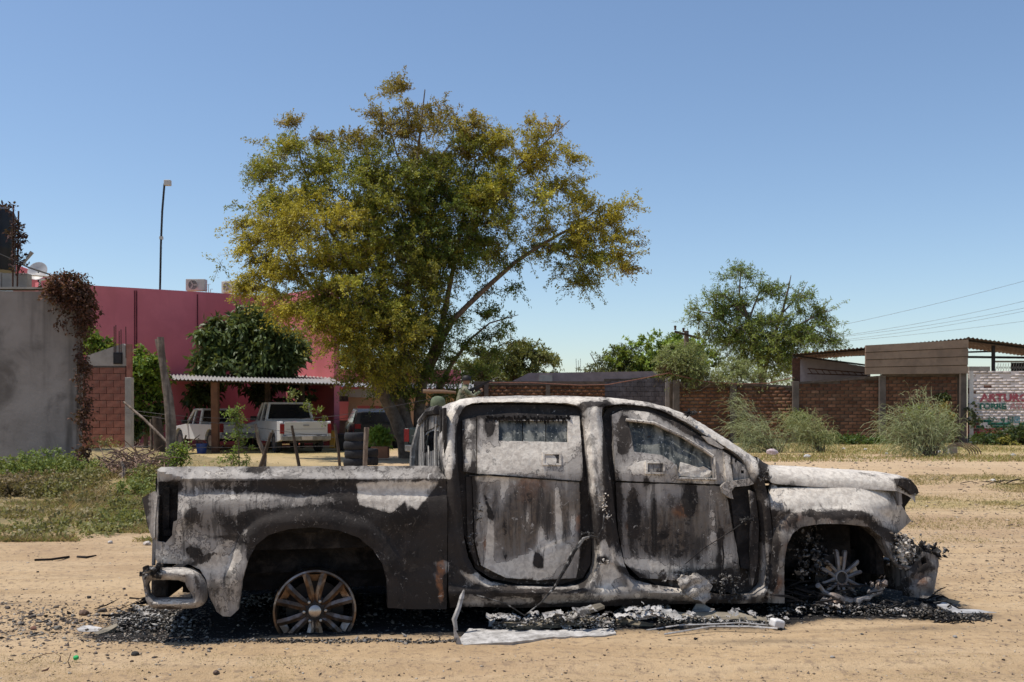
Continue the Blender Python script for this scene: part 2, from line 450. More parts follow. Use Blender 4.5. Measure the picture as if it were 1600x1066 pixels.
def set_burn(me, C):
    ca = me.color_attributes.new('burn', 'FLOAT_COLOR', 'POINT')
    c4 = np.ones((len(C), 4), np.float32); c4[:, 3] = 0; c4[:, :C.shape[1]] = C
    ca.data.foreach_set('color', c4.ravel())

t = NT('burnt_steel')
bc = t.attr('burn'); so, ru, ash = t.sep(bc)[0], t.sep(bc)[1], t.sep(bc)[2]
da = t.n.new('ShaderNodeAttribute'); da.attribute_name = 'burn'; dr = da.outputs['Alpha']
nA = t.noise(6, 9, .62, .6); nB = t.noise(26, 8, .68, .4); nC = t.noise(2.2, 5, .6, .5); nF = t.noise(90, 5, .65)
st = t.noise(1., 6, .65, .3, t.mapping((22, 22, 1.8)))
st2 = t.noise(1., 6, .62, .2, t.mapping((8, 8, .9)))
def edge(v, n, k, lo, hi):
    return t.ramp(t.math('ADD', v, t.math('MULTIPLY', t.math('SUBTRACT', n, .5), k)), lo, hi)
base = t.mix(t.ramp(nA, .36, .64), (.335, .30, .265), (.205, .178, .155))
base = t.mix(t.ramp(nC, .45, .65, 0, .55), base, (.25, .23, .225))
base = t.mix(t.ramp(st, .48, .66, 0, .65), base, (.11, .098, .092))
base = t.mix(t.ramp(st2, .52, .64, 0, .65), base, (.47, .43, .385))
sm = t.noise(1., 9, .68, .7, t.mapping((4.5, 4.5, 1.5)))
sm2 = t.noise(1., 9, .70, .5, t.mapping((30, 30, 3.5)))
mxn = t.math('ADD', t.math('MULTIPLY', nA, .5), t.math('ADD', t.math('MULTIPLY', nB, .35), t.math('MULTIPLY', st, .15)))
drab = t.mix(t.ramp(nB, .38, .62), (.165, .12, .085), (.085, .066, .052))
drab = t.mix(t.ramp(st, .42, .6, 0, .7), drab, (.20, .175, .15))
base = t.mix(edge(dr, mxn, 1.4, .3, .75), base, drab)
rustc = t.mix(t.ramp(nB, .4, .6), (.25, .10, .038), (.12, .055, .03))
base = t.mix(edge(ru, mxn, 1.8, .42, .85), base, rustc)
ashc = t.mix(t.ramp(nB, .4, .62), (.68, .61, .52), (.48, .42, .355))
base = t.mix(t.math('MULTIPLY', t.ramp(ash, .1, .8), .6), base, (.55, .49, .42))
mk = edge(ash, mxn, 2.2, .555, .60)
tide = t.math('SUBTRACT', edge(ash, mxn, 2.2, .50, .55), mk)
base = t.mix(mk, base, ashc)
base = t.mix(t.math('MULTIPLY', tide, .7), base, (.055, .047, .042))
base = t.mix(t.math('MULTIPLY', t.ramp(so, .12, .9), .66), base, (.045, .037, .032))
sootc = t.mix(t.ramp(nA, .42, .60), (.012, .0105, .010), (.055, .044, .037))
sootc = t.mix(t.ramp(t.noise(13, 8, .75, .6), .56, .61), sootc, (.10, .082, .068))
sootc = t.mix(t.ramp(t.noise(30, 6, .75, .6), .60, .64), sootc, (.30, .27, .24))
base = t.mix(t.math('MULTIPLY', edge(so, mxn, 2.2, .555, .62), .93), base, sootc)
base = t.mix(t.math('MULTIPLY', t.ramp(t.math('ADD', sm2, t.math('MULTIPLY', so, .25)), .62, .70), .6), base, (.03, .026, .024))
base = t.mix(t.math('MULTIPLY', t.ramp(t.math('ADD', sm, t.math('MULTIPLY', so, .12)), .575, .65), .65), base, (.045, .038, .034))
base = t.mix(t.math('MULTIPLY', t.ramp(t.math('SUBTRACT', t.noise(16, 8, .74, .9), t.math('MULTIPLY', so, .06)), .585, .615), .75), base, (.52, .48, .43))
t.set('Base Color', base); t.set('Roughness', t.ramp(nA, .3, .7, .55, .85)); t.set('Specular IOR Level', t.ramp(so, .2, .8, .32, .07))
h1 = t.bump(t.noise(6, 5, .6, .4), .2, .02)
t.bump(t.math('ADD', t.math('MULTIPLY', nB, .7), t.math('ADD', nA, t.math('MULTIPLY', nF, .25))), .75, .008, h1)
M['burnt'] = t.m
M['char'] = mat('charred_inside', (.022,.02,.02), (.010,.009,.009), 9, .95, bump=.9, bs=18, bd=.02, c3=(.05,.042,.038), s3=6, spec=.15)
M['charash'] = mat('charred_ash', (.05,.046,.043), (.016,.015,.015), 12, .95, bump=1., bs=30, bd=.02, c3=(.32,.30,.28), s3=16, spec=.15)
t = NT('scorched_glass')
gs = t.noise(1., 5, .6, .2, t.mapping((14, 14, 1.6)))
gc = t.mix(t.ramp(gs, .42, .62), (.03,.034,.03), (.20,.20,.175))
gc = t.mix(t.ramp(t.noise(60, 4, .7), .6, .66), gc, (.42,.41,.38))
t.set('Base Color', gc); t.set('Roughness', t.ramp(gs, .4, .6, .4, .75)); t.bump(t.noise(20, 5, .7), .35, .006); M['dirtyglass'] = t.m
M['wheelgold'] = mat('heat_tinted_wheel', (.22,.135,.08), (.10,.07,.05), 14, .33, .75, bump=.2, bs=40, c3=(.36,.30,.26), s3=7)
M['wheeldark'] = mat('sooty_wheel', (.03,.025,.022), (.05,.04,.033), 14, .6, .3, bump=.4)
M['wheelgrey'] = mat('melted_alloy', (.30,.275,.26), (.17,.155,.15), 12, .5, .35, bump=.8, bs=22, bd=.012, c3=(.26,.18,.13), s3=5)

def dens(poly, step, jit=0.):
    out = []
    n = len(poly)
    for i in range(n):
        a = poly[i]; b = poly[(i+1) % n]
        k = max(1, int(math.hypot(b[0]-a[0], b[1]-a[1])/step))
        for j in range(k):
            out.append((a[0]+(b[0]-a[0])*j/k+rnd.uniform(-jit, jit), a[1]+(b[1]-a[1])*j/k+rnd.uniform(-jit, jit)))
    return out
def smoothpoly(poly, it=1):
    for _ in range(it):
        q = []
        n = len(poly)
        for i in range(n):
            a = poly[i]; b = poly[(i+1) % n]
            q += [(a[0]*.75+b[0]*.25, a[1]*.75+b[1]*.25), (a[0]*.25+b[0]*.75, a[1]*.25+b[1]*.75)]
        poly = q
    return poly
def panel(name, outline, yfn, m, parent, holes=(), step=5., es=.28, lip=.03, jit=0., burnk=True, sm=0, lips=None, over=None):
    """side panel cut to its outline (side view), pushed in or out by yfn, with turned-in edges"""
    if sm: outline = smoothpoly(outline, sm)
    B = dens(outline, step, jit)
    loops = [B]+[dens(h, step, jit) for h in holes]
    pts = []; edges = []
    for L in loops:
        n0 = len(pts); pts += L
        edges += [(n0+i, n0+(i+1) % len(L)) for i in range(len(L))]
    xs = [p[0] for p in B]; ys = [p[1] for p in B]
    gx, gy = np.meshgrid(np.arange(min(xs)+step/2, max(xs), step), np.arange(min(ys)+step/2, max(ys), step*.87))
    gx = gx+(np.arange(gx.shape[0]) % 2)[:, None]*step*.5
    P = np.stack([gx.ravel(), gy.ravel()], 1)
    P = P+NR.uniform(-.15, .15, P.shape)*step
    k = pip(P, B) & (pdist(P, B) > step*.55)
    for L in loops[1:]:
        k &= ~pip(P, L); k &= pdist(P, L) > step*.55
    P = P[k]
    allp = [Vector(p) for p in pts]+[Vector(p) for p in P.tolist()]
    vo, eo, fo, *_ = geometry.delaunay_2d_cdt(allp, edges, [], 0, 1e-4)
    V2 = np.array([(v[0], v[1]) for v in vo])
    F = [tuple(f) for f in fo]
    cen = np.array([V2[list(f)].mean(0) for f in F])
    ins = pip(cen, B)
    for L in loops[1:]: ins &= ~pip(cen, L)
    F = [f for f, i in zip(F, ins) if i]
    Y = yfn(V2)
    V3 = [tp(V2[i, 0], V2[i, 1], float(Y[i])) for i in range(len(V2))]
    # boundary lips
    cnt = {}
    for f in F:
        for i in range(len(f)):
            a, b = f[i], f[(i+1) % len(f)]
            cnt.setdefault((min(a, b), max(a, b)), []).append((a, b))
    be = [v[0] for v in cnt.values() if len(v) == 1]
    F2 = list(F); V = [tuple(v) for v in V3]; Cc = [tuple(x) for x in V2]
    mp_ = {}
    for a, b in be:
        for q in (a, b):
            if q not in mp_:
                l = lip if lips is None else lips(V2[q])
                v = V3[q]; mp_[q] = len(V); V.append((v[0], v[1]+l, v[2])); Cc.append(tuple(V2[q]))
        F2.append((b, a, mp_[a], mp_[b]))
    # drop unused verts
    used = sorted({i for f in F2 for i in f}); rm = {u: i for i, u in enumerate(used)}
    V = [V[u] for u in used]; Cc = np.array([Cc[u] for u in used]); F2 = [tuple(rm[i] for i in f) for f in F2]
    me = bpy.data.meshes.new(name); me.from_pydata(V, [], F2); me.update(); me.materials.append(m)
    if burnk:
        C = burn(Cc)
        dE = pdist(Cc, B)
        for L in loops[1:]: dE = np.minimum(dE, pdist(Cc, L))
        C[:, 0] += es*np.exp(-(dE/4.5)**2)*(.55+.45*np.sin(Cc[:, 0]*.11+Cc[:, 1]*.07))
        if over is not None:
            D4 = C[:, 3:4]; C = over(Cc, C)
            if C.shape[1] == 3: C = np.concatenate([C, D4*.5], 1)
        set_burn(me, C)
    shade(me, 32)
    o = bpy.data.objects.new(name, me); link(o, parent)
    return o
def flat(y): return lambda V: np.full(len(V), y)
def setb(o, s=.2, r=.0, a=.25, var=.25):
    """even scorch on a piece that the side view does not show"""
    me = o.data; n = len(me.vertices)
    co = np.empty(n*3, np.float32); me.vertices.foreach_get('co', co); co = co.reshape(-1, 3)
    w = np.sin(co[:, 0]*7.1+co[:, 2]*5.3)*np.cos(co[:, 1]*6.3+co[:, 2]*8.1)
    C = np.stack([s+var*w, np.full(n, r)+.3*var*np.sin(co[:, 0]*13), a-var*w*.6], 1)
    set_burn(me, np.clip(C, 0, 1)); return o
def wob(V, a=.006, f=.06):
    return a*(np.sin(V[:, 0]*f+1.3*np.sin(V[:, 1]*f*1.3))+np.sin(V[:, 1]*f*1.7+V[:, 0]*f*.6))

truck = empty('burnt_pickup'); truck.matrix_world = TM
tag(truck, 'burnt out four door pickup with grey ash coated body sitting on its bare rims', 'pickup truck')

# ---- bed side
arch = [(373,952),(378,908),(388,874),(400,852),(420,836),(450,827),(490,824),(530,829),(560,840),(583,859),(598,882),(605,908),(606,950)]
bed_out = [(246,734),(252,730),(300,729),(400,729),(500,728.5),(600,728),(684,728),(697,748),(699,800),(698,952),(640,952)]+arch[::-1]+[(360,964),(348,963),(338,955),(327,932),(322,905),(312,890),(295,882),(247,880),(242,872),(243,848),(245,790)]
tail_hole = [(248,753),(279,753),(277,813),(271,815),(269,836),(259,848),(246,846)]
def bed_y(V):
    x, y = V[:, 0], V[:, 1]
    cut = 749.-np.clip((294-x)/44., 0, 1)*13
    up = np.clip((cut-y)/20., 0, 1.2)
    w = -.085*up
    v = np.clip((y-750)/60., 0, 1)
    w = w+np.where(y > cut, -.018*np.sin(np.clip((y-cut)/32., 0, 1)*np.pi), 0)      # hollow under the shoulder line
    w = w+.022*np.exp(-((y-805)/30.)**2)
    d = pdist(V, arch, closed=False)
    w = w+.038*np.clip(1-(d/30.)**4, 0, 1)*np.clip((y-775)/40, 0, 1)*(np.abs(x-492) < 150)
    w = w-.03*np.clip((y-905)/50., 0, 1)
    w = w-.03*np.clip((262-x)/20., 0, 1)**2
    return -w+wob(V, .003)
panel('bed_side', bed_out, bed_y, M['burnt'], truck, [tail_hole], step=4.2, jit=.3,
      lips=lambda p: .10 if (372 < p[0] < 608 and p[1] > 820) else .035)
# light recess behind the missing tail lamp
panel('lamp_recess', [(243,748),(284,748),(282,820),(262,852),(243,850)], flat(.11), M['char'], truck, step=12, burnk=False)
# seam strip between bed and cab, sooty blue black
# ---- bent tailgate seen edge on
panel('tailgate', [(222,778),(240,768),(246,775),(243,810),(242,840),(238,843),(231,824),(226,800)], lambda V: .02+.004*(240-V[:, 0]), M['burnt'], truck, step=5, lip=.35,
      over=lambda P, C: np.stack([np.clip(.25+.5*(P[:, 0] < 232), 0, 1), C[:, 1], C[:, 2]], 1))
panel('tailgate_edge_strip', [(238,842),(243,840),(241,884),(237,884)], flat(.03), M['burnt'], truck, step=6, lip=.05)
# ---- rear bumper
bo = smoothpoly([(221,896),(240,889),(270,888),(292,888),(310,896),(321,912),(323,935),(316,949),(285,952),(242,952),(229,944),(224,915)], 1)
bh = smoothpoly([(227,908),(250,906),(288,907),(293,920),(300,928),(302,935),(297,937),(262,936),(233,938)], 1)
def bump_y(V):
    d = np.minimum(pdist(V, bo), pdist(V, bh))
    return -.065-.035*np.sqrt(np.clip(d/12., 0, 1))+wob(V, .003)
bb = panel('rear_bumper', bo, bump_y, M['burnt'], truck, [bh], step=3.5, lip=.12, jit=.3)
mb = MB(); a = tp(224, 900, .0); b_ = tp(226, 945, .0)
mb.b2((a.x+.03, .10, b_.z+.02), (a.x+.14, 1.9, a.z-.02)); mb.build('bumper_beam', M['char'], truck, bevel=.02)
mb = MB(); p = tp(236, 893, -.08)
for k in range(26):
    mb.box(p+Vector((rnd.gauss(0, .035), rnd.gauss(0, .03), rnd.gauss(0, .018))), (rnd.uniform(.01, .05), rnd.uniform(.01, .04), rnd.uniform(.008, .03)), Matrix.Rotation(rnd.uniform(0, 3), 3, (rnd.random(), rnd.random(), rnd.random()+.1)))
mb.build('melted_plastic', M['charash'], truck)

# ---- cab side frame with two door openings
roof = [(689,672),(693,650),(703,632),(719,624),(740,620.5),(800,618.5),(880,618.5),(950,621),(1010,628),(1045,637),(1075,649),(1105,667),(1140,689),(1170,709),(1181,716)]
rdo = smoothpoly([(719,643),(731,631),(760,628),(880,629),(903,633),(912,647),(916,698),(922,757),(928,836),(931,878),(924,900),(908,914),(880,919),(778,915),(745,897),(727,862),(720,777),(714,718),(713,671)], 1)
fdo = smoothpoly([(939,640),(948,633),(979,632),(1022,636),(1070,658),(1109,684),(1141,702),(1163,720),(1176,746),(1187,789),(1191,836),(1194,876),(1191,927),(1140,932),(1100,925),(1000,912),(979,894),(966,845),(956,757),(944,679)], 1)
cab_out = roof+[(1192,742),(1200,775),(1205,810),(1207,850),(1206,900),(1192,943),(1100,943),(950,947),(800,950),(745,948),(703,950),(700,900),(699,800),(698,750),(690,715),(688,692)]
def cab_y(V):
    x, y = V[:, 0], V[:, 1]
    w = np.zeros(len(V))
    gl = np.clip((740-y)/120., 0, 1)
    w -= .20*gl**1.25                       # tumblehome above the belt line
    # roof rail rounds over
    dr = pdist(V, roof, closed=False)
    w -= .10*np.clip(1-dr/13., 0, 1)**1.5
    do = np.minimum(pdist(V, rdo), pdist(V, fdo))
    w += .014*np.clip(1-(do-10)**2/60., 0, 1)-.026*np.clip(1-do/7., 0, 1)
    w += .028*np.exp(-((y-926)/9.)**2)-.05*np.clip((y-932)/18., 0, 1)**1.2
    w -= .05*np.clip((703-x)/14., 0, 1)**2
    return -w+wob(V, .004)
cab = panel('cab_side', cab_out, cab_y, M['burnt'], truck, [rdo, fdo], step=4.0, jit=.35, lips=lambda p: .09)
def glass_y(V, base=.0):
    return base+.20*np.clip((740-V[:, 1])/120., 0, 1)**1.25
def door(name, out, yb, plates, inner_soot_shade):  # recess floor darkened: soot with occlusion painted in
    d = panel(name, out, lambda V: glass_y(V, yb)+wob(V, .004), M['burnt'], truck, step=5, lip=.03,
              over=lambda P, C: np.stack([np.clip(C[:, 0]+inner_soot_shade, 0, 1), C[:, 1], C[:, 2]*.5], 1))
    return d
rd = door('rear_door', smoothpoly([(716,640),(730,632),(900,633),(912,650),(929,870),(905,914),(780,912),(730,880),(712,700)], 1), .085, None, .62)
fd = door('front_door', smoothpoly([(940,640),(975,633),(1022,636),(1109,684),(1163,722),(1190,820),(1192,928),(1100,924),(1000,910),(966,850),(945,690)], 1), .095, None, .55)
# rear door plates
slot = [(779,657),(887,658),(888,691),(779,689)]
pl = panel('armour_plate', [(746,650),(800,645),(905,650),(909,700),(912,752),(860,748),(746,740)], lambda V: glass_y(V, .035)+wob(V, .0025, .05), M['burnt'], rd, [slot], step=4, lip=.045, jit=.3)
panel('armour_plate', [(722,656),(744,652),(744.5,740),(724,737)], lambda V: glass_y(V, .047), M['burnt'], rd, step=5, lip=.03)
panel('armour_plate', [(738,742),(800,746),(905,754),(909,860),(900,903),(840,907),(790,903),(752,884),(742,845)], lambda V: glass_y(V, .045)+wob(V, .005, .04), M['burnt'], rd, step=4, lip=.04, jit=.4)
panel('armour_plate', [(728,745),(737,746),(740,848),(748,884),(742,880),(731,850)], lambda V: glass_y(V, .06), M['burnt'], rd, step=6, lip=.03)
for xa, xb in ((778, 816), (817.5, 852), (853.5, 889)):
    panel('glass_block', [(xa,655),(xb,655),(xb,692),(xa,692)], lambda V: glass_y(V, .063), M['dirtyglass'], rd, step=9, lip=.02, burnk=False)
def port(x0, y0, x1, y1, parent, y=.035):
    fr = panel('gun_port', [(x0-2,y0-2),(x1+2,y0-2),(x1+2,y1+2),(x0-2,y1+2)], lambda V: glass_y(V, y-.012), M['burnt'], parent, [[(x0+1,y0+1),(x1-1,y0+1),(x1-1,y1-1),(x0+1,y1-1)]], step=5, lip=.02)
    panel('port_cover', [(x0,y0),(x1,y0),(x1,y1),(x0,y1)], lambda V: glass_y(V, y-.002), M['burnt'], parent, step=8, lip=.01,
          over=lambda P, C: np.stack([C[:, 0]*.3+.5, C[:, 1]+.1, C[:, 2]*0], 1))
port(850, 709, 875, 725, rd); 
mb = MB()
for a, b2 in (((733,744),(770,742)),((770,742),(905,753))):
    mb.tube([tp(*a, glass_y(np.array([a]), .03)[0]), tp(*b2, glass_y(np.array([b2]), .03)[0])], .004, 5)
mb.build('plate_seam_rod', M['char'], rd)
# drips of molten trim over the slot
mb = MB()
for k in range(46):
    x = 760+k*2.9+rnd.uniform(-1, 1); y = 652+rnd.uniform(-3, 2); yy = glass_y(np.array([(x, y)]), .026)[0]
    l = rnd.uniform(3, 9)
    mb.tube([tp(x, y, yy), tp(x+rnd.uniform(-1, 1), y+l, yy)], [rnd.uniform(.006, .013), .004], 5)
mb.build('melted_trim', M['char'], rd)
# front door plates
fw = [(982,657),(1022,663),(1066,684),(1097,703),(1112,714),(1116,748),(1061,745),(1058,727),(1034,711),(991,706)]
fup = [(957,648),(975,640),(1020,645),(1062,662),(1100,686),(1128,702),(1133,708),(1134,757),(1060,755),(962,751)]
panel('armour_plate', fup, lambda V: glass_y(V, .045)+wob(V, .0025), M['burnt'], fd, [fw], step=4, lip=.045, jit=.3)
panel('glass_block', [(979,654),(1022,660),(1066,681),(1098,700),(1116,712),(1119,752),(1058,750),(1050,725),(1030,712),(988,709)], lambda V: glass_y(V, .082)+wob(V, .004, .1), M['dirtyglass'], fd, step=5, lip=.01, burnk=False)
panel('window_ash', [(1060,744),(1063,722),(1078,726),(1092,731),(1100,729),(1112,736),(1114,747)], lambda V: glass_y(V, .072)+wob(V, .004, .3), M['burnt'], fd, step=4, lip=.02, es=.2, over=lambda P, C: np.stack([C[:, 0]*0, C[:, 1]*0, C[:, 2]*0+.9], 1))
mb = MB()
fp = [(978,656),(1022,661),(1066,682),(1097,701),(1114,713)]
mb.tube([tp(x, y, glass_y(np.array([(x, y)]), .028)[0]) for x, y in fp], .011, 6)
fp = [(1116,714),(1119,749),(1060,748),(1056,727)]
mb.tube([tp(x, y, glass_y(np.array([(x, y)]), .03)[0]) for x, y in fp], .009, 6)
setb(mb.build('window_frame', M['burnt'], fd, smooth=True), .1, 0, .5)
port(1011, 723, 1037, 739, fd, .04)
panel('armour_plate', [(962,754),(1060,757),(1133,760),(1140,800),(1150,850),(1158,902),(1120,912),(1000,903),(976,880),(966,830)], lambda V: glass_y(V, .055)+wob(V, .004, .04), M['burnt'], fd, step=4, lip=.04, jit=.4)
panel('door_pillar', [(1131,706),(1141,712),(1146,756),(1136,757)], lambda V: glass_y(V, .015), M['burnt'], fd, step=5, lip=.04)
panel('mirror_mount_plate', [(1144,714),(1164,728),(1174,752),(1146,752)], lambda V: glass_y(V, .05), M['burnt'], fd, [[(1148,718),(1152,718),(1152,723),(1148,723)],[(1158,735),(1163,735),(1163,740),(1158,740)]], step=4, lip=.03,
      over=lambda P, C: np.stack([C[:, 0]*0+.3, C[:, 1], C[:, 2]*0+.2], 1))
panel('hinge_bracket', [(1127,760),(1134,753),(1150,751),(1172,748),(1178,756),(1170,759),(1148,761),(1143,768),(1146,780),(1140,778),(1130,771)], flat(.0), M['burnt'], fd, step=4, lip=.03,
      over=lambda P, C: np.stack([C[:, 0]*0+.25, C[:, 1]*0, C[:, 2]*0+.5], 1))
panel('gap_shade_sheet', [(1140,764),(1170,760),(1176,800),(1172,890),(1158,888),(1150,840)], flat(.052), M['char'], fd, step=10, lip=.02, burnk=False)  # dark sheet standing in for the shade deep inside the gap
panel('hinge_post', [(1171,766),(1180,770),(1186,820),(1184,880),(1176,915),(1172,890),(1174,800)], flat(.03), M['burnt'], fd, step=5, lip=.05)
mb = MB()
mb.tube([tp(1022,784,.035), tp(1023,860,.035)], .006, 5); mb.tube([tp(1070,882,.02), tp(1100,857,.01), tp(1138,833,-.01), tp(1165,815,-.03), tp(1174,811,-.03)], [.003,.003,.004,.01,.012], 6)
mb.tube([tp(1127,835,.01), tp(1131,870,.02), tp(1128,900,.02), tp(1133,930,-.03)], .006, 5)
mb.build('hanging_wire', M['char'], fd)
mb = MB()
def crumb(mb, p, s):
    q = [Vector(v)*rnd.uniform(.4, 1.2) for v in ((1,0,0),(-1,0,0),(0,1,0),(0,-1,0),(0,0,1),(0,0,-1))]
    a, b, c = rnd.uniform(.3, 1)*s, rnd.uniform(.3, 1)*s, rnd.uniform(.15, .8)*s
    m = Matrix.Rotation(rnd.uniform(0, 6), 3, Vector((rnd.random()-.5, rnd.random()-.5, rnd.random()-.5+1e-3)).normalized())
    mb.add([p+m @ Vector((v.x*a, v.y*b, v.z*c)) for v in q], [(0,2,4),(2,1,4),(1,3,4),(3,0,4),(2,0,5),(1,2,5),(3,1,5),(0,3,5)])
def clump(mb, x, y, rx, ry, n, yy=-.02, s=(.008, .03)):
    for k in range(int(n*1.6)):
        crumb(mb, tp(x+rnd.gauss(0, rx), y+rnd.gauss(0, ry), yy+rnd.uniform(-.03, .02)), rnd.uniform(*s)*.95)
def _old(mb, x, y, rx, ry, n, yy=-.02, s=(.008, .03)):
    for k in range(n):
        p = tp(x+rnd.gauss(0, rx), y+rnd.gauss(0, ry), yy+rnd.uniform(-.03, .02))
        mb.box(p, (rnd.uniform(*s), rnd.uniform(*s), rnd.uniform(*s)), Matrix.Rotation(rnd.uniform(0, 6), 3, (rnd.random()-.5, rnd.random()-.5, rnd.random())))
clump(mb, 1165, 812, 5, 3, 24); clump(mb, 1140, 915, 12, 14, 90, -.02); clump(mb, 1085, 903, 28, 4, 40, 0.)
mb.build('charred_clump', M['charash'], fd)
mb = MB(); clump(mb, 746, 800, 3, 12, 22, .02, (.006, .02)); clump(mb, 915, 836, 6, 4, 24, -.01, (.006, .025)); clump(mb, 735, 852, 2, 8, 10, .02, (.006,.02))
mb.tube([tp(944,803,-.04), tp(942,825,-.06), tp(934,840,-.06), tp(925,838,-.05), tp(912,842,-.05), tp(896,862,-.05), tp(888,880,-.04), tp(866,918,-.05), tp(845,942,-.1), tp(820,962,-.12)], [.005,.005,.006,.008,.012,.016,.014,.008,.005,.004], 6)
mb.tube([tp(745,930,-.05), tp(790,943,-.1), tp(820,962,-.12)], .005, 5)
mb.build('burnt_wiring', M['charash'], truck)
mb = MB(); clump(mb, 941, 783, 3, 8, 26, -.03, (.006, .022)); clump(mb, 950, 805, 3, 4, 14, -.02, (.006,.02)); clump(mb, 945, 878, 4, 3, 14, -.01, (.01,.02))
setb(mb.build('door_latch', M['burnt'], truck), .1, .0, .7)
# ash slab on the sill
panel('ash_crust', [(1060,905),(1068,899),(1079,901),(1088,895),(1097,901),(1108,908),(1114,917),(1109,926),(1111,935),(1101,944),(1094,938),(1082,936),(1070,926),(1063,917)], lambda V: -.05-.02*np.sin((V[:, 0]-1061)/52*3.1)+wob(V, .006, .2), M['burnt'], truck, step=3, lip=.03, jit=1.0,
      over=lambda P, C: np.stack([C[:, 0]*.5+.08, C[:, 1]+.08, C[:, 2]*.3+.32], 1))
# ---- A pillar mirror stub + roof edge debris
panel('windscreen_shard', [(1097,681),(1110,684),(1132,700),(1128,702),(1108,693)], flat(.09), M['burnt'], truck, step=5, lip=.02, over=lambda P, C: np.stack([C[:, 0]*0, C[:, 1]*0, C[:, 2]*0+.9], 1))
mb = MB(); clump(mb, 1080, 645, 5, 2, 24, .12, (.01, .03)); clump(mb, 1194, 741, 5, 6, 24, -.02, (.008, .03)); mb.build('ash_clump', M['charash'], truck)

# ---- front fender
farch = [(1226,943),(1225,903),(1226,876),(1230,852),(1238,834),(1253,823),(1281,819),(1319,819),(1357,823),(1378,840),(1389,858),(1396,873)]
fend = [(1206,747),(1240,749),(1268,751),(1300,753),(1339,756),(1396,760),(1398,773),(1412,795),(1424,814),(1411,826),(1398,838),(1406,860)]+farch[::-1]+[(1195,942),(1190,941),(1203,900),(1208,850),(1207,810),(1203,776)]
def fen_y(V):
    x, y = V[:, 0], V[:, 1]
    w = -.15*np.clip((800-y)/52., 0, 1)**1.5
    w += .02*np.exp(-((y-790)/20.)**2)
    d = pdist(V, farch, closed=False)
    w += .045*np.clip(1-(d/27.)**4, 0, 1)*np.clip((y-780)/25, 0, 1)
    w -= .22*np.clip((x-1340)/90., 0, 1)**1.7*(1)
    w -= .03*np.clip((y-900)/45, 0, 1)*(x < 1230)
    return -w+wob(V, .005)
vent = [(1210,751),(1240,751),(1264,753),(1258,761),(1214,762)]
panel('front_fender', fend, fen_y, M['burnt'], truck, [vent], step=4.2, jit=.35, lips=lambda p: .12 if p[1] > 815 and 1224 < p[0] < 1398 else .035)
panel('fender_vent', [(1206,748),(1268,750),(1264,765),(1208,765)], flat(.19), M['burnt'], truck, step=5, lip=.02, over=lambda P, C: np.stack([C[:, 0]*0+.45, C[:, 1], C[:, 2]*0+.1], 1))
# hood: crowned sheet from the near seam across
prof = [(1183,714),(1192,722),(1205,728.5),(1224,730.5),(1288,734),(1351,737),(1403,742),(1420,748),(1428,757),(1434,769)]
low = [(1184,724),(1196,738),(1208,745),(1226,747),(1290,751),(1352,754),(1400,757),(1414,762),(1424,768),(1430,776)]
V = []; Fq = []; nn = 12; Cc = []
def resample(pl_, n):
    L = [0]
    for a, b in zip(pl_[:-1], pl_[1:]): L.append(L[-1]+math.hypot(b[0]-a[0], b[1]-a[1]))
    return [(np.interp(L[-1]*i/(n-1), L, [p[0] for p in pl_]), np.interp(L[-1]*i/(n-1), L, [p[1] for p in pl_])) for i in range(n)]
NP_ = 44; pr = resample(prof, NP_); lw = resample(low, NP_)
rows = []
for i in range(NP_):
    a = tp(*lw[i], .085); b = tp(*pr[i], .22)
    row = [Vector((a.x, a.y, a.z-.05)), a, a.lerp(b, .33)+Vector((0, 0, .012)), a.lerp(b, .66)+Vector((0, 0, .014)), b]
    for k in range(1, 9):
        tt = k/8; row.append(Vector((b.x, b.y+(1.62)*tt, b.z+.03*math.sin(tt*math.pi)+.012*math.sin(i*.4+tt*5))))
    row.append(Vector((a.x, 2.0, a.z))); rows.append(row)
mb = MB(); w_ = len(rows[0])
for r_ in rows: mb.v += [tuple(p) for p in r_]
for i in range(NP_-1):
    for k in range(w_-1): mb.f.append((i*w_+k, (i+1)*w_+k, (i+1)*w_+k+1, i*w_+k+1))
hood = mb.build('hood', M['burnt'], truck, smooth=60)
P2 = np.array([lpx(v) for v in mb.v]); set_burn(hood.data, np.clip(burn(P2)+[0, 0, .2, 0], 0, 1))
# headlight bucket and front end
panel('headlamp_bucket', [(1396,757),(1428,757),(1436,770),(1424,778),(1414,792),(1416,812),(1400,790)], lambda V: .13+.002*(V[:, 0]-1396), M['char'], truck, step=5, lip=.2, burnk=False)
panel('headlamp_bracket', [(1397,760),(1408,762),(1410,788),(1404,790)], flat(.09), M['burnt'], truck, step=5, lip=.05, over=lambda P, C: np.stack([C[:, 0]*0+.3, C[:, 1], C[:, 2]*0+.2], 1))
panel('torn_hood_edge', [(1405,748),(1422,750),(1431,760),(1436,770),(1430,769),(1424,774),(1418,766),(1404,758)], flat(.06), M['burnt'], truck, step=4, lip=.08, jit=1., over=lambda P, C: np.stack([C[:, 0]*0+.85, C[:, 1], C[:, 2]*.3], 1))
fb = panel('front_bumper', [(1421,886),(1428,882),(1436,871),(1442,862),(1458,866),(1466,872),(1467,882),(1464,900),(1460,922),(1455,931),(1448,935),(1423,933),(1420,910)], lambda V: .05-.05*np.sin(np.clip((V[:, 0]-1421)/46, 0, 1)*2.2)+wob(V, .006, .15), M['burnt'], truck,
           [[(1439,872),(1446,868),(1449,880),(1440,884)]], step=3.6, lip=.10, jit=.3, over=lambda P, C: np.stack([C[:, 0]*.8+.18, C[:, 1]+.15, C[:, 2]*.2], 1))
mb = MB(); a = tp(1440, 880, 0); b_ = tp(1440, 928, 0)
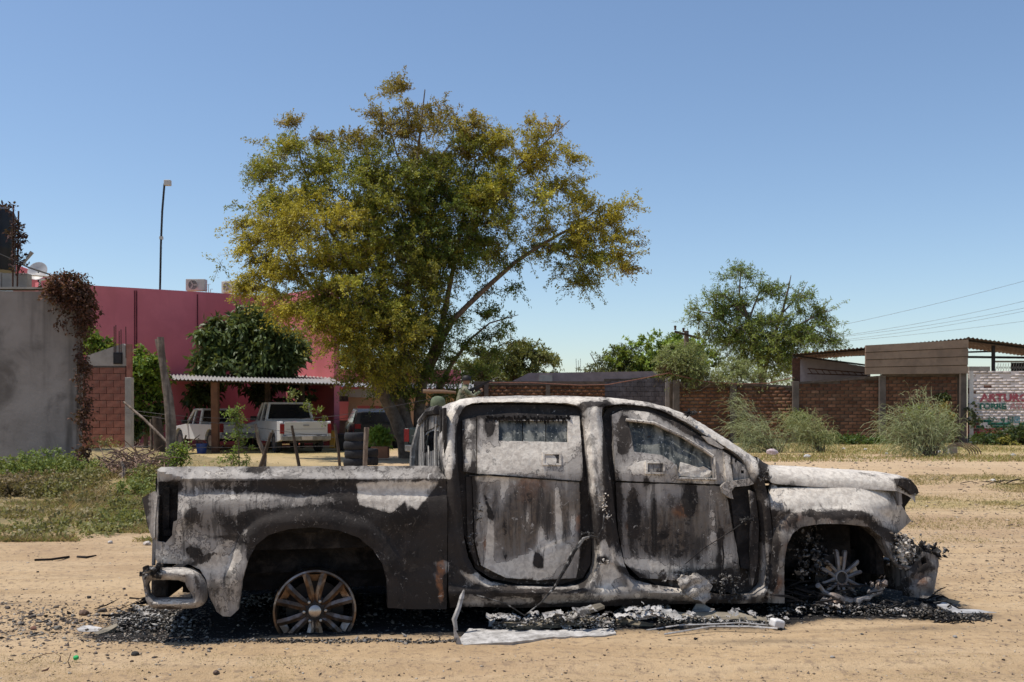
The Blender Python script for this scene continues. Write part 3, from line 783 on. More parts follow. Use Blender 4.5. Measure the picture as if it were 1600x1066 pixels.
mb.b2((a.x-.06, .12, b_.z), (a.x+.08, 1.9, a.z)); setb(mb.build('bumper_beam', M['burnt'], truck, bevel=.02), .6)
panel('melted_headlamp_shell', [(1397,845),(1412,837),(1426,844),(1438,860),(1437,878),(1420,886),(1402,876)], lambda V: .07+.03*np.sin(V[:, 0]*.7+V[:, 1]*.4)*np.cos(V[:, 1]*.6), M['burnt'], truck, step=3, lip=.08, jit=1.2, es=.9)
mb = MB(); clump(mb, 1412, 858, 9, 13, 200, .06, (.008, .035)); o = mb.build('melted_headlamp', M['burnt'], truck); setb(o, .2, .0, .55, .5)
mb = MB(); clump(mb, 1450, 862, 12, 6, 80, .05, (.01, .045)); clump(mb, 1398, 866, 6, 8, 30, .08, (.01, .04)); mb.tube([tp(1440,858,.1), tp(1452,853,.05), tp(1462,858,.05), tp(1460,868,.08)], .014, 6)
mb.build('charred_clump', M['charash'], truck)
# ---- roof, windscreen, back wall, far side
rp = resample(roof, 40); mb = MB(); W = 1.66
for x, y in rp:
    a = tp(x, y, .30 if y < 717 else .3)
    for k in range(9):
        tt = k/8; mb.v.append((a.x, a.y-.02+(W-.02)*tt*.82, a.z-.012+.035*math.sin(tt*math.pi)))
for i in range(39):
    for k in range(8): mb.f.append((i*9+k, (i+1)*9+k, (i+1)*9+k+1, i*9+k+1))
# the run beyond the windscreen header is glass: split
split = next(i for i, p in enumerate(rp) if p[0] > 1040)
fr = [f for f in mb.f if f[0]//9 < split]; fg = [f for f in mb.f if f[0]//9 >= split]
def clean(q):
    us = sorted({i for f in q.f for i in f}); r_ = {u: i for i, u in enumerate(us)}; q.v = [q.v[u] for u in us]; q.f = [tuple(r_[i] for i in f) for f in q.f]
m1 = MB(); m1.v = mb.v; m1.f = fr; clean(m1); setb(m1.build('roof', M['burnt'], truck, smooth=60), .15, .05, .5)
m2 = MB(); m2.v = mb.v; m2.f = fg; clean(m2); m2.build('windscreen', M['dirtyglass'], truck, smooth=60)
def side_simple(name, outl, y, holes=(), m='burnt', s=.35):
    o = panel(name, outl, lambda V: 0*V[:, 0], M[m], truck, holes, step=12, lip=.0, burnk=False)
    me = o.data
    for v in me.vertices:
        tz = max(0, (v.co.z-1.05))*.35
        v.co.y = y-tz+v.co.y
    if m == 'burnt': setb(o, s)
    return o
side_simple('far_bed_side', bed_out, 2.0)
side_simple('far_cab_side', [p for p in cab_out], 2.0, [rdo, fdo])
side_simple('far_door', [(p[0], p[1]) for p in rdo], 1.95, s=.6); side_simple('far_door', fdo, 1.95, s=.6)
side_simple('far_fender', fend, 1.98)
def bx(name, u0, u1, y0, y1, v0, v1, m='char', s=.7, bev=0):
    q = MB().b2((u0, y0, v0), (u1, y1, v1)).build(name, M[m], truck, bevel=bev)
    if m == 'burnt': setb(q, s)
    return q
uC = tp(694, 800, 0).x; uF = tp(1200, 800, 0).x; uR = tp(246, 800, 0).x; uE = tp(1420, 800, 0).x
zr = tp(500, 729, 0).z
bx('bed_floor', uR+.03, uC-.05, .06, 1.95, .66, .70)
bx('bed_front_wall', uC-.07, uC-.04, .10, 1.95, .68, zr-.05)
bx('tailgate_panel', uR+.02, uR+.06, .08, 1.95, .45, zr-.12)
bx('inner_bed_wall', uR+.1, uC-.08, .14, .17, .55, zr-.09)
bx('cab_floor', uC+.02, uF, .12, 1.9, .22, .30)
bx('firewall', uF-.02, uF+.04, .12, 1.9, .25, 1.02)
bx('radiator_support', uE-.18, uE-.12, .16, 1.85, .25, .92)
for y in (.45, 1.45): bx('frame_rail', uR+.1, uE-.05, y, y+.09, .26, .42)
for u in (-.75, .55, 1.6, 2.6): bx('crossmember', u, u+.09, .5, 1.5, .28, .36)
bx('engine_block', uF+.25, uE-.45, .62, 1.35, .3, .80)
bx('inner_fender', uF+.12, uE-.25, .40, .44, .30, .92); bx('wheelhouse', -.60, .62, .38, .42, .38, .69)
bx('dashboard', uF-.45, uF-.05, .15, 1.85, .75, 1.0)
for y in (.3, 1.15): bx('burnt_seat', uF-1.25, uF-1.1, y, y+.5, .35, 1.12); 
bx('burnt_seat', uC+.25, uC+.4, .25, 1.75, .35, 1.15)
mb = MB(); 
mb.tube([(0, .22, .145), (0, 1.8, .10)], .05, 8); mb.lathe([(.0,-.14),(.10,-.13),(.15,-.05),(.16,0),(.15,.05),(.10,.13),(0,.14)], 14, Matrix.Translation((0, 1.0, .14)) @ Matrix.Rotation(R(90), 4, 'X'))
mb.build('rear_axle', M['char'], truck, smooth=True)
# back wall of the cab with its burnt window
zb = tp(694, 745, 0).z; zt = tp(703, 636, .25).z
ribs = MB(); pan = MB()
for k in range(26):
    y0 = .06+k*.071
    uu = uC+.02+.004*math.sin(k*2.1)
    tz = .0
    if k in (4, 5, 6) or (8 <= k <= 17):
        pan.box((uu, y0+.035, (zb-.05+.95)/2+.13), (.02, .076, .25)); pan.box((uu, y0+.035, zt-.06), (.02, .076, .12))
    else:
        pan.box((uu, y0+.035, (zb+zt)/2-.05), (.02, .076, zt-zb+.06))
    if k in (0, 3, 7, 12, 18, 21): ribs.tube([(uu-.01, y0+.035+rnd.uniform(-.03,.03), zb-.08), (uu-.015, y0+.035+rnd.uniform(-.03,.03), zb+rnd.uniform(.1,.3)), (uu-.01, y0+.04, zt-rnd.uniform(.05,.35))], [.010, rnd.uniform(.004,.008), .004], 5)
pan.b2((uC+.03, .1, zb-.55), (uC+.05, 1.9, zb))
o = pan.build('cab_back_wall', M['burnt'], truck); setb(o, .45, .05, .15, .5)
o = ribs.build('back_wall_rib', M['burnt'], truck, smooth=True); setb(o, .1, .0, .75, .4)
mb = MB(); mb.tube([(uC-.03, 1.86, zb-.1), (uC-.02, 1.82, (zb+zt)/2), (uC+.02, 1.70, zt-.05), (uC+.12, 1.6, zt+.01), (uC+.2, 1.4, zt+.035)], [.045,.04,.035,.03,.03], 8)
o = mb.build('far_corner_pillar', M['burnt'], truck, smooth=True); setb(o, .35, 0, .3)
mb = MB(); mb.tube([(uC+.0, .28, zt-.02), (uC+.02, 1.0, zt+.02), (uC+.02, 1.66, zt-.02)], .035, 8); clump(mb, 684, 652, 6, 5, 0); o = mb.build('roof_rear_rail', M['burnt'], truck, smooth=True); setb(o, .5)

# ---- wheels
def wheel_rear():
    r = empty('rear_wheel'); r.parent = truck
    c = tp(492, 955, .10); r.location = c
    RX = Matrix.Rotation(R(90), 4, 'X')        # lathe axis z -> -y (outward)
    Rr = .268
    mb = MB(); mb.lathe([(Rr,.0),(Rr,.012),(Rr-.012,.016),(Rr-.02,.006),(Rr-.024,-.03),(Rr-.03,-.20),(Rr-.002,-.215),(Rr+.004,-.20),(Rr-.012,-.1),(Rr-.004,-.02)], 56, RX, close=True)
    mb.build('rim', M['wheelgold'], r, smooth=35)
    mb = MB(); mb.lathe([(0,-.12),(.10,-.12),(.19,-.125),(.19,-.15),(0,-.15)], 30, RX); mb.build('brake_disc', M['wheeldark'], r, smooth=35)
    # six double spokes
    for k in range(6):
        a0 = R(90+60*k)
        q = MB()
        def P(rr, da, z): 
            a = a0+da; return Vector((rr*math.cos(a), -z, rr*math.sin(a)))
        for sgn in (-1, 1):
            # spoke bar: inner narrow, outer wide apart
            pts = [(.060, .30, .000), (.11, .20, .006), (.17, .215, .014), (.225, .235, .012), (.252, .245, .006)]
            for i in range(len(pts)-1):
                (r0, d0, z0), (r1, d1, z1) = pts[i], pts[i+1]
                wa0 = .022/r0 if r0 > .1 else .015/r0; wa1 = .022/r1
                vs = [P(r0, sgn*d0-wa0, z0-.008), P(r0, sgn*d0, z0+.008), P(r0, sgn*d0+wa0, z0-.008), P(r0, sgn*d0, z0-.04),
                      P(r1, sgn*d1-wa1, z1-.008), P(r1, sgn*d1, z1+.008), P(r1, sgn*d1+wa1, z1-.008), P(r1, sgn*d1, z1-.04)]
                q.add(vs, [(0,1,5,4),(1,2,6,5),(2,3,7,6),(3,0,4,7),(0,3,2,1),(4,5,6,7)])
        # sloped web joining the pair near the rim
        q.add([P(.20,-.2,-.02),P(.20,.2,-.02),P(.245,.23,.004),P(.245,-.23,.004),P(.20,-.2,-.05),P(.20,.2,-.05),P(.245,.23,-.03),P(.245,-.23,-.03)],
              [(0,1,2,3),(7,6,5,4),(0,4,5,1),(1,5,6,2),(2,6,7,3),(3,7,4,0)])
        q.build('spoke', M['wheelgold'], r)
    mb = MB(); mb.lathe([(0,-.0),(.045,.0),(.085,-.008),(.10,-.02),(.105,-.05),(0,-.05)], 30, RX)
    mb.build('hub', M['wheeldark'], r, smooth=35)
    mb = MB(); mb.lathe([(0,.022),(.030,.021),(.040,.015),(.041,0),(.041,-.01)], 26, RX); mb.build('hub_cap', M['capmetal'], r, smooth=50)
    for k in range(6):
        a = R(60*k+2); 
        mb = MB(); mb.lathe([(0,.022),(.009,.02),(.011,.01),(.011,-.01)], 10, Matrix.Translation((.070*math.cos(a), 0, .070*math.sin(a))) @ RX); mb.build('lug_nut', M['lugmetal'], r, smooth=35)
    return r
M['capmetal'] = mat('hub_cap_metal', (.55,.48,.42), (.45,.38,.32), 10, .3, .8, bump=0)
M['lugmetal'] = mat('lug_metal', (.45,.42,.38), (.35,.3,.25), 10, .35, .6, bump=0)
wr = wheel_rear()
wr2 = copy_tree(wr, truck); wr2.location = (0, 1.85, .12)
def wheel_front():
    r = empty('front_wheel'); r.parent = truck
    c = tp(1314, 903, .10); r.location = c; r.rotation_euler = (R(-5), R(4), R(6))
    RX = Matrix.Rotation(R(90), 4, 'X')
    mb = MB(); mb.lathe([(.041,.012),(.044,.016),(.052,.015),(.058,.004),(.06,-.03),(.041,-.03)], 30, RX, close=True); setb(mb.build('hub', M['wheelgrey'], r, smooth=35))
    mb = MB(); mb.lathe([(0,-.0),(.043,.0),(.043,-.02),(0,-.02)], 20, RX); mb.build('hub_socket', M['wheeldark'], r)
    lens = [.192, .178, .165, .205, .17, .195]
    for k in range(6):
        a0 = R(88+60*k); e = Vector((math.cos(a0), 0, math.sin(a0))); tt_ = Vector((-math.sin(a0), 0, math.cos(a0)))
        def P(rr, s_, z): return e*rr+tt_*s_+Vector((0, -z, 0))
        q = MB()
        for sgn in (-1, 1):
            L = lens[k]*rnd.uniform(.88, 1.08); bend = rnd.uniform(-.008, .010)
            pts = [(.050, .019, .006, .012), (.085, .022, .012, .0115), (.125, .027, .013, .012), (L*.93, .032+bend, .008, .014), (L, .034+bend*1.6, .0, .010)]
            for i in range(4):
                (r0, s0, z0, h0), (r1, s1, z1, h1) = pts[i], pts[i+1]
                vs = [P(r0, sgn*s0-h0, z0-.004), P(r0, sgn*s0, z0+.004), P(r0, sgn*s0+h0, z0-.004), P(r0, sgn*s0+h0*.7, z0-.035), P(r0, sgn*s0-h0*.7, z0-.035),
                      P(r1, sgn*s1-h1, z1-.004), P(r1, sgn*s1, z1+.004), P(r1, sgn*s1+h1, z1-.004), P(r1, sgn*s1+h1*.7, z1-.035), P(r1, sgn*s1-h1*.7, z1-.035)]
                q.add(vs, [(0,1,6,5),(1,2,7,6),(2,3,8,7),(3,4,9,8),(4,0,5,9),(4,3,2,1,0),(5,6,7,8,9)])
        sp = q.build('spoke', M['wheelgrey'], r)
        q = MB().add([P(.05,-.016,-.004),P(.05,.016,-.004),P(lens[k]*.8,.024,-.002),P(lens[k]*.8,-.024,-.002),P(.05,-.016,-.03),P(.05,.016,-.03),P(lens[k]*.8,.024,-.03),P(lens[k]*.8,-.024,-.03)], [(0,1,2,3),(7,6,5,4),(0,4,5,1),(1,5,6,2),(2,6,7,3),(3,7,4,0)])
        q.build('spoke_web', M['wheelgold'], sp)
        MB().lathe([(0,.0),(.012,.0),(.013,-.004),(0,-.004)], 12, Matrix.Translation(P(.078, 0, -.0015)) @ RX).build('lug_hole', M['wheeldark'], sp)
    mb = MB(); mb.lathe([(0,-.06),(.12,-.06),(.17,-.07),(.17,-.10),(0,-.10)], 30, RX); mb.build('brake_disc', M['wheeldark'], r, smooth=35)
    return r
wf = wheel_front()
# sagging melted rim around it
mb = MB(); pts = []; rr = []
for k in range(19):
    a = R(206+k*7.6); pts.append(tp(1330+56*math.cos(a)+rnd.uniform(-1.5, 1.5), 893-46*math.sin(a)+rnd.uniform(-1.5, 1.5), -.02+.02*math.sin(k))); rr.append(rnd.uniform(.013, .034))
mb.tube(pts, rr, 7); clump(mb, 1296, 938, 6, 5, 14, -.03, (.02,.05)); clump(mb, 1370, 915, 7, 9, 16, -.03, (.015,.04)); clump(mb, 1325, 948, 16, 3, 20, -.04, (.01,.04))
mb.build('melted_rim', M['wheelgrey'], truck, smooth=True)
w3 = copy_tree(wr, truck); w3.location = (3.74, 1.85, .14); w3.name = 'front_wheel'
mb = MB(); mb.tube([(3.74,.25,.2),(3.74,1.8,.16)], .045, 8); mb.box((3.7,.32,.34), (.12,.1,.3)); mb.tube([(3.5,.3,.25),(3.74,.22,.3),(3.95,.35,.28)], .03, 8)
mb.tube([(3.74,.36,.3),(3.76,.42,.75)], .05, 10); mb.build('front_suspension', M['char'], truck, smooth=True)
mb = MB(); clump(mb, 1262, 855, 12, 26, 110, .12, (.01, .035)); clump(mb, 1275, 880, 12, 12, 40, .05, (.012,.05)); mb.build('ash_clump', M['charash'], truck)
mb = MB(); mb.tube([tp(1378,842,.03), tp(1388,866,.03), tp(1402,884,.05), tp(1424,888,.06)], [.016,.018,.014,.012], 6); o = mb.build('fender_brace', M['burnt'], truck, smooth=True); setb(o, .45, .5, 0)
# ================================================================== GROUND
def vnoise(x, y, seed=0):
    xi = np.floor(x).astype(int); yi = np.floor(y).astype(int); xf = x-xi; yf = y-yi
    def h(a, b):
        n = (a*374761393+b*668265263+seed*1442695041) & 0x7fffffff
        n = ((n ^ (n >> 13))*1274126177) & 0x7fffffff
        return ((n ^ (n >> 16)) & 0xffff)/65535.
    u = xf*xf*(3-2*xf); v = yf*yf*(3-2*yf)
    return (h(xi, yi)*(1-u)+h(xi+1, yi)*u)*(1-v)+(h(xi, yi+1)*(1-u)+h(xi+1, yi+1)*u)*v
def fbm(x, y, o=4, seed=0):
    s = 0; a = .5
    for i in range(o): s = s+a*vnoise(x*2**i, y*2**i, seed+i); a *= .5
    return s
def gz(x, y):
    x = np.asarray(x, float); y = np.asarray(y, float)
    rut = sum(-.018*np.exp(-((y-c_-.12*np.sin(x*.35+c_))/.11)**2)+.010*np.exp(-((y-c_-.22-.12*np.sin(x*.35+c_))/.08)**2) for c_ in (8.15, 9.6, 10.3, 5.55))
    near = np.clip(1-(y-10)/30, .25, 1)
    z = rut+(fbm(x*.9, y*.9, 3, 3)-.45)*.05*near+(fbm(x*5, y*5, 3, 9)-.45)*.022*np.clip(1-(y-9)/8, 0, 1)
    z = z+.55*np.exp(-((x+9.6)/2.6)**2-((y-24)/2.6)**2)      # spoil heap by the post
    z = z+.22*np.exp(-((x+9)/5)**2-((y-18.5)/1.6)**2)
    return z
def axis(lo, fa, fb, hi, st, k=1.12):
    a = list(np.arange(fa, fb+st/2, st)); s = st; x = fb
    while x < hi: s *= k; x += s; a.append(x)
    s = st; x = fa
    while x > lo: s *= k; x -= s; a.insert(0, x)
    return np.array(a)
gx_ = axis(-900, -5.5, 6.5, 900, .036, 1.10); gy_ = axis(-40, 4.9, 9.5, 1800, .036, 1.045)
GX, GY = np.meshgrid(gx_, gy_); gxf, gyf = GX.ravel(), GY.ravel()
GZ = gz(gxf, gyf); GZ[(np.abs(gxf) > 300) | (gyf > 300)] = -.1
def gpoly(pts): return [tuple(gp(*p)[:2]) for p in pts]
GP = np.stack([gxf, gyf], 1)
bp = gpoly([(150,992),(205,965),(330,905),(480,880),(900,860),(1200,850),(1430,880),(1490,945),(1545,963),(1500,970),(1300,971),(1200,982),(1000,986),(700,993),(640,991),(430,999),(200,1003)])
d = pdist(GP, bp); ins = pip(GP, bp)
burnm = np.clip(.5+np.where(ins, d, -d)/.28, 0, 1)
def gg(px, py, rx, ry, a):
    p = gp(px, py); return a*np.exp(-((gxf-p.x)/rx)**2-((gyf-p.y)/ry)**2)
burnm = burnm+gg(1200,1003,.42,.13,.42)+gg(1440,985,.5,.1,.45)+gg(1060,1003,.6,.08,.2)+gg(160,998,.35,.1,.5)+gg(180,960,.35,.25,.35)+gg(1500,968,.3,.12,.4)+gg(1260,1022,.3,.05,.15)
n1 = fbm(gxf*.35, gyf*.35, 4, 21)
grass = np.zeros_like(gxf)
px_ = CX+FPX*gxf/np.maximum(gyf, .5)
left = (gxf < -3.2) & (gyf > 11.0)
rgt = gxf > 3
grass += np.where(left, np.clip((gyf-11)/1.2, 0, 1)*np.clip((-3.6-gxf)/1., 0, 1), 0)*.9
grass += np.where(rgt, np.clip((gyf-12.5)/3, 0, 1)*np.clip((26-gyf)/3, 0, 1), 0)*.75*np.clip((n1-.28)*4, .25, 1)
grass += np.clip((gyf-31)/2.5, 0, 1)*np.clip((47-gyf)/2, 0, 1)*(gxf > 2)*.75
pale = np.clip((gyf-23)/3, 0, 1)*np.clip((33-gyf)/3, 0, 1)
near_grass = np.clip((5.75-gyf)/.5, 0, 1)*.5*np.clip((fbm(gxf*1.3, gyf*2, 3, 5)-.3)*4, 0, 1)
grass = grass+near_grass
burnm = np.where(left, np.maximum(burnm, .42*np.clip((gyf-11)/1., 0, 1)*np.clip((-3.4-gxf)/1., 0, 1)*np.clip((27-gyf)/2, 0, 1)), burnm)
col = np.stack([np.clip(burnm, 0, 1.3), np.clip(grass, 0, 1), pale], 1)
nx, ny = len(gx_), len(gy_)
idx = np.arange(nx*ny).reshape(ny, nx)
F = np.stack([idx[:-1, :-1].ravel(), idx[:-1, 1:].ravel(), idx[1:, 1:].ravel(), idx[1:, :-1].ravel()], 1)
t = NT('dirt')
a = t.sep(t.attr()); bu, gr, pa = a[0], a[1], a[2]
nA = t.noise(1.1, 8, .65, .3); nB = t.noise(16, 7, .7); nC = t.noise(.25, 5, .6, .4); nD = t.noise(70, 4, .7)
tr = t.noise(1., 5, .6, .3, t.mapping((.5, 3.2, 1)))
c = t.mix(t.ramp(nA, .35, .65), (.50, .35, .20), (.42, .29, .165))
c = t.mix(t.ramp(t.noise(1., 6, .6, .4, t.mapping((.35, 5., 1))), .52, .66, 0, .55), c, (.33, .24, .15))
c = t.mix(t.ramp(tr, .42, .62, 0, .75), c, (.54, .39, .235))
c = t.mix(t.ramp(nC, .5, .68, 0, .6), c, (.36, .235, .14))
c = t.mix(t.ramp(nB, .50, .64, 0, .75), c, (.27, .19, .125))
c = t.mix(t.ramp(nB, .30, .42, .55, 0), c, (.56, .44, .31))
c = t.mix(t.ramp(t.voro(38), .12, .03, 0, .8), c, t.mix(t.ramp(t.noise(9, 2), .45, .55), (.16, .12, .09), (.50, .42, .33)))
gcol = t.mix(t.ramp(t.noise(5, 6, .7), .38, .62), (.46, .34, .145), (.25, .22, .09))
c = t.mix(t.math('MULTIPLY', edgeG := t.ramp(t.math('ADD', gr, t.math('MULTIPLY', t.math('SUBTRACT', nB, .5), 1.4)), .35, .75), .75), c, gcol)
c = t.mix(t.math('MULTIPLY', pa, .35), c, (.54, .40, .26))
mixn = t.math('ADD', t.math('MULTIPLY', nA, .35), t.math('ADD', t.math('MULTIPLY', nB, .4), t.math('MULTIPLY', nD, .25)))
c = t.mix(t.math('MULTIPLY', t.ramp(bu, .05, .9), .72), c, (.05, .043, .038))
bm = t.ramp(t.math('ADD', bu, t.math('MULTIPLY', t.math('SUBTRACT', mixn, .5), 2.6)), .52, .72)
c = t.mix(bm, c, t.mix(t.ramp(nB, .58, .66), (.022, .020, .019), (.24, .225, .21)))
t.set('Base Color', c); t.set('Roughness', .95); t.b.inputs['Specular IOR Level'].default_value = .15
h = t.bump(nA, .6, .04); t.bump(t.math('ADD', nB, t.math('MULTIPLY', nD, .6)), 1.0, .018, h)
M['dirt'] = t.m
o = np_mesh('ground', np.stack([gxf, gyf, GZ], 1), F, t.m, col, smooth=True); tag(o, kind='structure')

# ================================================================== scatter helpers
OCT_V = np.array([(1,0,0),(-1,0,0),(0,1,0),(0,-1,0),(0,0,1),(0,0,-1)], float)
OCT_F = np.array([(0,2,4),(2,1,4),(1,3,4),(3,0,4),(2,0,5),(1,2,5),(3,1,5),(0,3,5)])
def shards(name, pos, size, cols, m, flatn=.45, parent=None):
    n = len(pos)
    V = OCT_V[None]*NR.uniform(.45, 1.25, (n, 6, 1))
    sc = size[:, None]*np.stack([NR.uniform(.6, 1.5, n), NR.uniform(.6, 1.2, n), NR.uniform(flatn*.6, flatn*1.4, n)], 1)
    V = V*sc[:, None, :]+NR.normal(0, .12, (n, 6, 3))*size[:, None, None]
    a = NR.uniform(0, 6.28, n); c, s = np.cos(a)[:, None], np.sin(a)[:, None]
    tl = NR.normal(0, .35, n)[:, None]; V[:, :, 2] += V[:, :, 0]*tl
    x = V[:, :, 0]*c-V[:, :, 1]*s; y = V[:, :, 0]*s+V[:, :, 1]*c
    V = np.stack([x, y, V[:, :, 2]], 2)+pos[:, None, :]
    F = (OCT_F[None]+np.arange(n)[:, None, None]*6).reshape(-1, 3)
    C = np.repeat(cols, 6, 0)*NR.uniform(.85, 1.15, (n*6, 1))
    return np_mesh(name, V.reshape(-1, 3), F, m, C, parent)
def leaves(P, D, L, W, colr, up=.5):
    """rhombic leaves: base P, direction D, length, width -> verts, quads, colours"""
    n = len(P)
    D = D/np.maximum(np.linalg.norm(D, axis=1, keepdims=True), 1e-6)
    N = NR.normal(0, 1, (n, 3)); N[:, 2] = np.abs(N[:, 2])+up
    S = np.cross(D, N); S /= np.maximum(np.linalg.norm(S, axis=1, keepdims=True), 1e-6)
    N2 = np.cross(S, D)
    L = L[:, None]; W = W[:, None]
    a = P; b = P+D*L*.45+S*W+N2*W*.25; c = P+D*L-N2*L*.15; d_ = P+D*L*.45-S*W+N2*W*.25
    V = np.stack([a, b, c, d_], 1).reshape(-1, 3)
    F = np.arange(n*4).reshape(n, 4)
    return V, F, np.repeat(colr, 4, 0)
def rdir(n): 
    v = NR.normal(0, 1, (n, 3)); return v/np.linalg.norm(v, axis=1, keepdims=True)
def ribbons(A, B, r0, r1):
    """thin three sided twigs"""
    n = len(A); D = B-A; D /= np.maximum(np.linalg.norm(D, axis=1, keepdims=True), 1e-6)
    X = np.cross(D, NR.normal(0, 1, (n, 3))); X /= np.maximum(np.linalg.norm(X, axis=1, keepdims=True), 1e-6); Y = np.cross(D, X)
    vs = []
    for base, r in ((A, r0), (B, r1)):
        for k in range(3):
            an = 2.094*k; vs.append(base+(X*math.cos(an)+Y*math.sin(an))*r)
    V = np.stack(vs, 1).reshape(-1, 3); o = np.arange(n)[:, None]*6
    F = np.concatenate([o+np.array([[k, (k+1) % 3, (k+1) % 3+3, k+3]]) for k in range(3)])
    return V, F
def crown(blobs, ntw, per, leafL, leafW, twL=(.25, .6), droop=.25, shell=.55, up=.5, flatlv=.2, spread=.04, clump=0, side=0.):
    """blobs: centre, radii, weight, colour a, colour b -> leaves grown along short twigs through the volume"""
    LV = []; LF = []; LC = []; TA = []; TB = []; off = 0
    tw = sum(b[2] for b in blobs)
    for c, r, w, ca, cb in blobs:
        n = max(3, int(ntw*w/tw)); c = np.array(c); r = np.array(r)
        d = rdir(n); rad = NR.uniform(0, 1, n)**shell
        if clump:
            k = max(2, n//clump); cd = rdir(k); cr = NR.uniform(.15, 1, k)**shell; cen = cd*cr[:, None]
            idx = NR.randint(0, k, n); base = cen[idx]+rdir(n)*(NR.uniform(0, 1, n)**.6)[:, None]*.34*np.array([1.2, 1.2, .55])
            bri = NR.uniform(.8, 1.2, k)[idx]
        else: base = d*rad[:, None]; bri = np.ones(n)
        p = c+base*r
        dd = base*.8+rdir(n)*.8; dd[:, 2] += .25
        dd /= np.linalg.norm(dd, axis=1, keepdims=True)
        L = NR.uniform(*twL, n)
        q = p+dd*L[:, None]; q[:, 2] -= droop*L
        TA.append(p-dd*.15); TB.append(q)
        m = per
        tt = NR.uniform(0, 1, (n, m, 1))
        P = p[:, None]+(q-p)[:, None]*tt+NR.normal(0, spread, (n, m, 3)); P = P.reshape(-1, 3)
        D = (dd[:, None]*.6+NR.normal(0, .7, (n, m, 3))).reshape(-1, 3); D[:, 2] -= flatlv
        mixf = NR.uniform(0, 1, (n, 1, 1))*.6+NR.uniform(0, 1, (n, m, 1))*.4
        hh = np.clip(base[:, 2]*.5+.5, 0, 1)[:, None, None]
        C = np.array(ca)*(1-mixf)+np.array(cb)*mixf
        C = C*NR.uniform(.75, 1.2, (n, 1, 1))*bri[:, None, None]
        V, F_, C_ = leaves(P, D, NR.uniform(.7, 1.3, n*m)*leafL, NR.uniform(.7, 1.3, n*m)*leafW, C.reshape(-1, 3), up)
        LV.append(V); LF.append(F_+off); LC.append(C_); off += len(V)
    return np.concatenate(LV), np.concatenate(LF), np.clip(np.concatenate(LC), 0, 1), np.concatenate(TA), np.concatenate(TB)
def tree(name, label, cat, loc, blobs, limbs, ntw, per, lL, lW, group=None, lm='leaf', bark='bark', twr=.006, **kw):
    root = empty(name, loc); tag(root, label, cat, group)
    L = np.array(loc)
    V, F_, C, A, B = crown(blobs, ntw, per, lL, lW, **kw)
    np_mesh('crown', V-L, F_, M[lm], C, root)
    TV, TF = ribbons(A-L, B-L, twr, twr*.4)
    np_mesh('twigs', TV, TF, M[bark], None, root)
    for i, (pts, rr) in enumerate(limbs):
        mb = MB(); mb.tube([Vector(p)-Vector(loc) for p in pts], rr, 8)
        mb.build('trunk' if i == 0 else 'limb', M[bark], root, smooth=60)
    return root
def bl(px, py, rx, ry, Y, w=1., ca=(.1,.12,.03), cb=(.06,.09,.02), dy=0., ryd=None):
    s = Y/FPX; Yc = Y+dy
    return (tuple(at(px, py, Yc)), (rx*Yc/FPX, ryd if ryd else max(rx, ry)*s*.8, ry*Yc/FPX), w*rx*ry/2500., ca, cb)

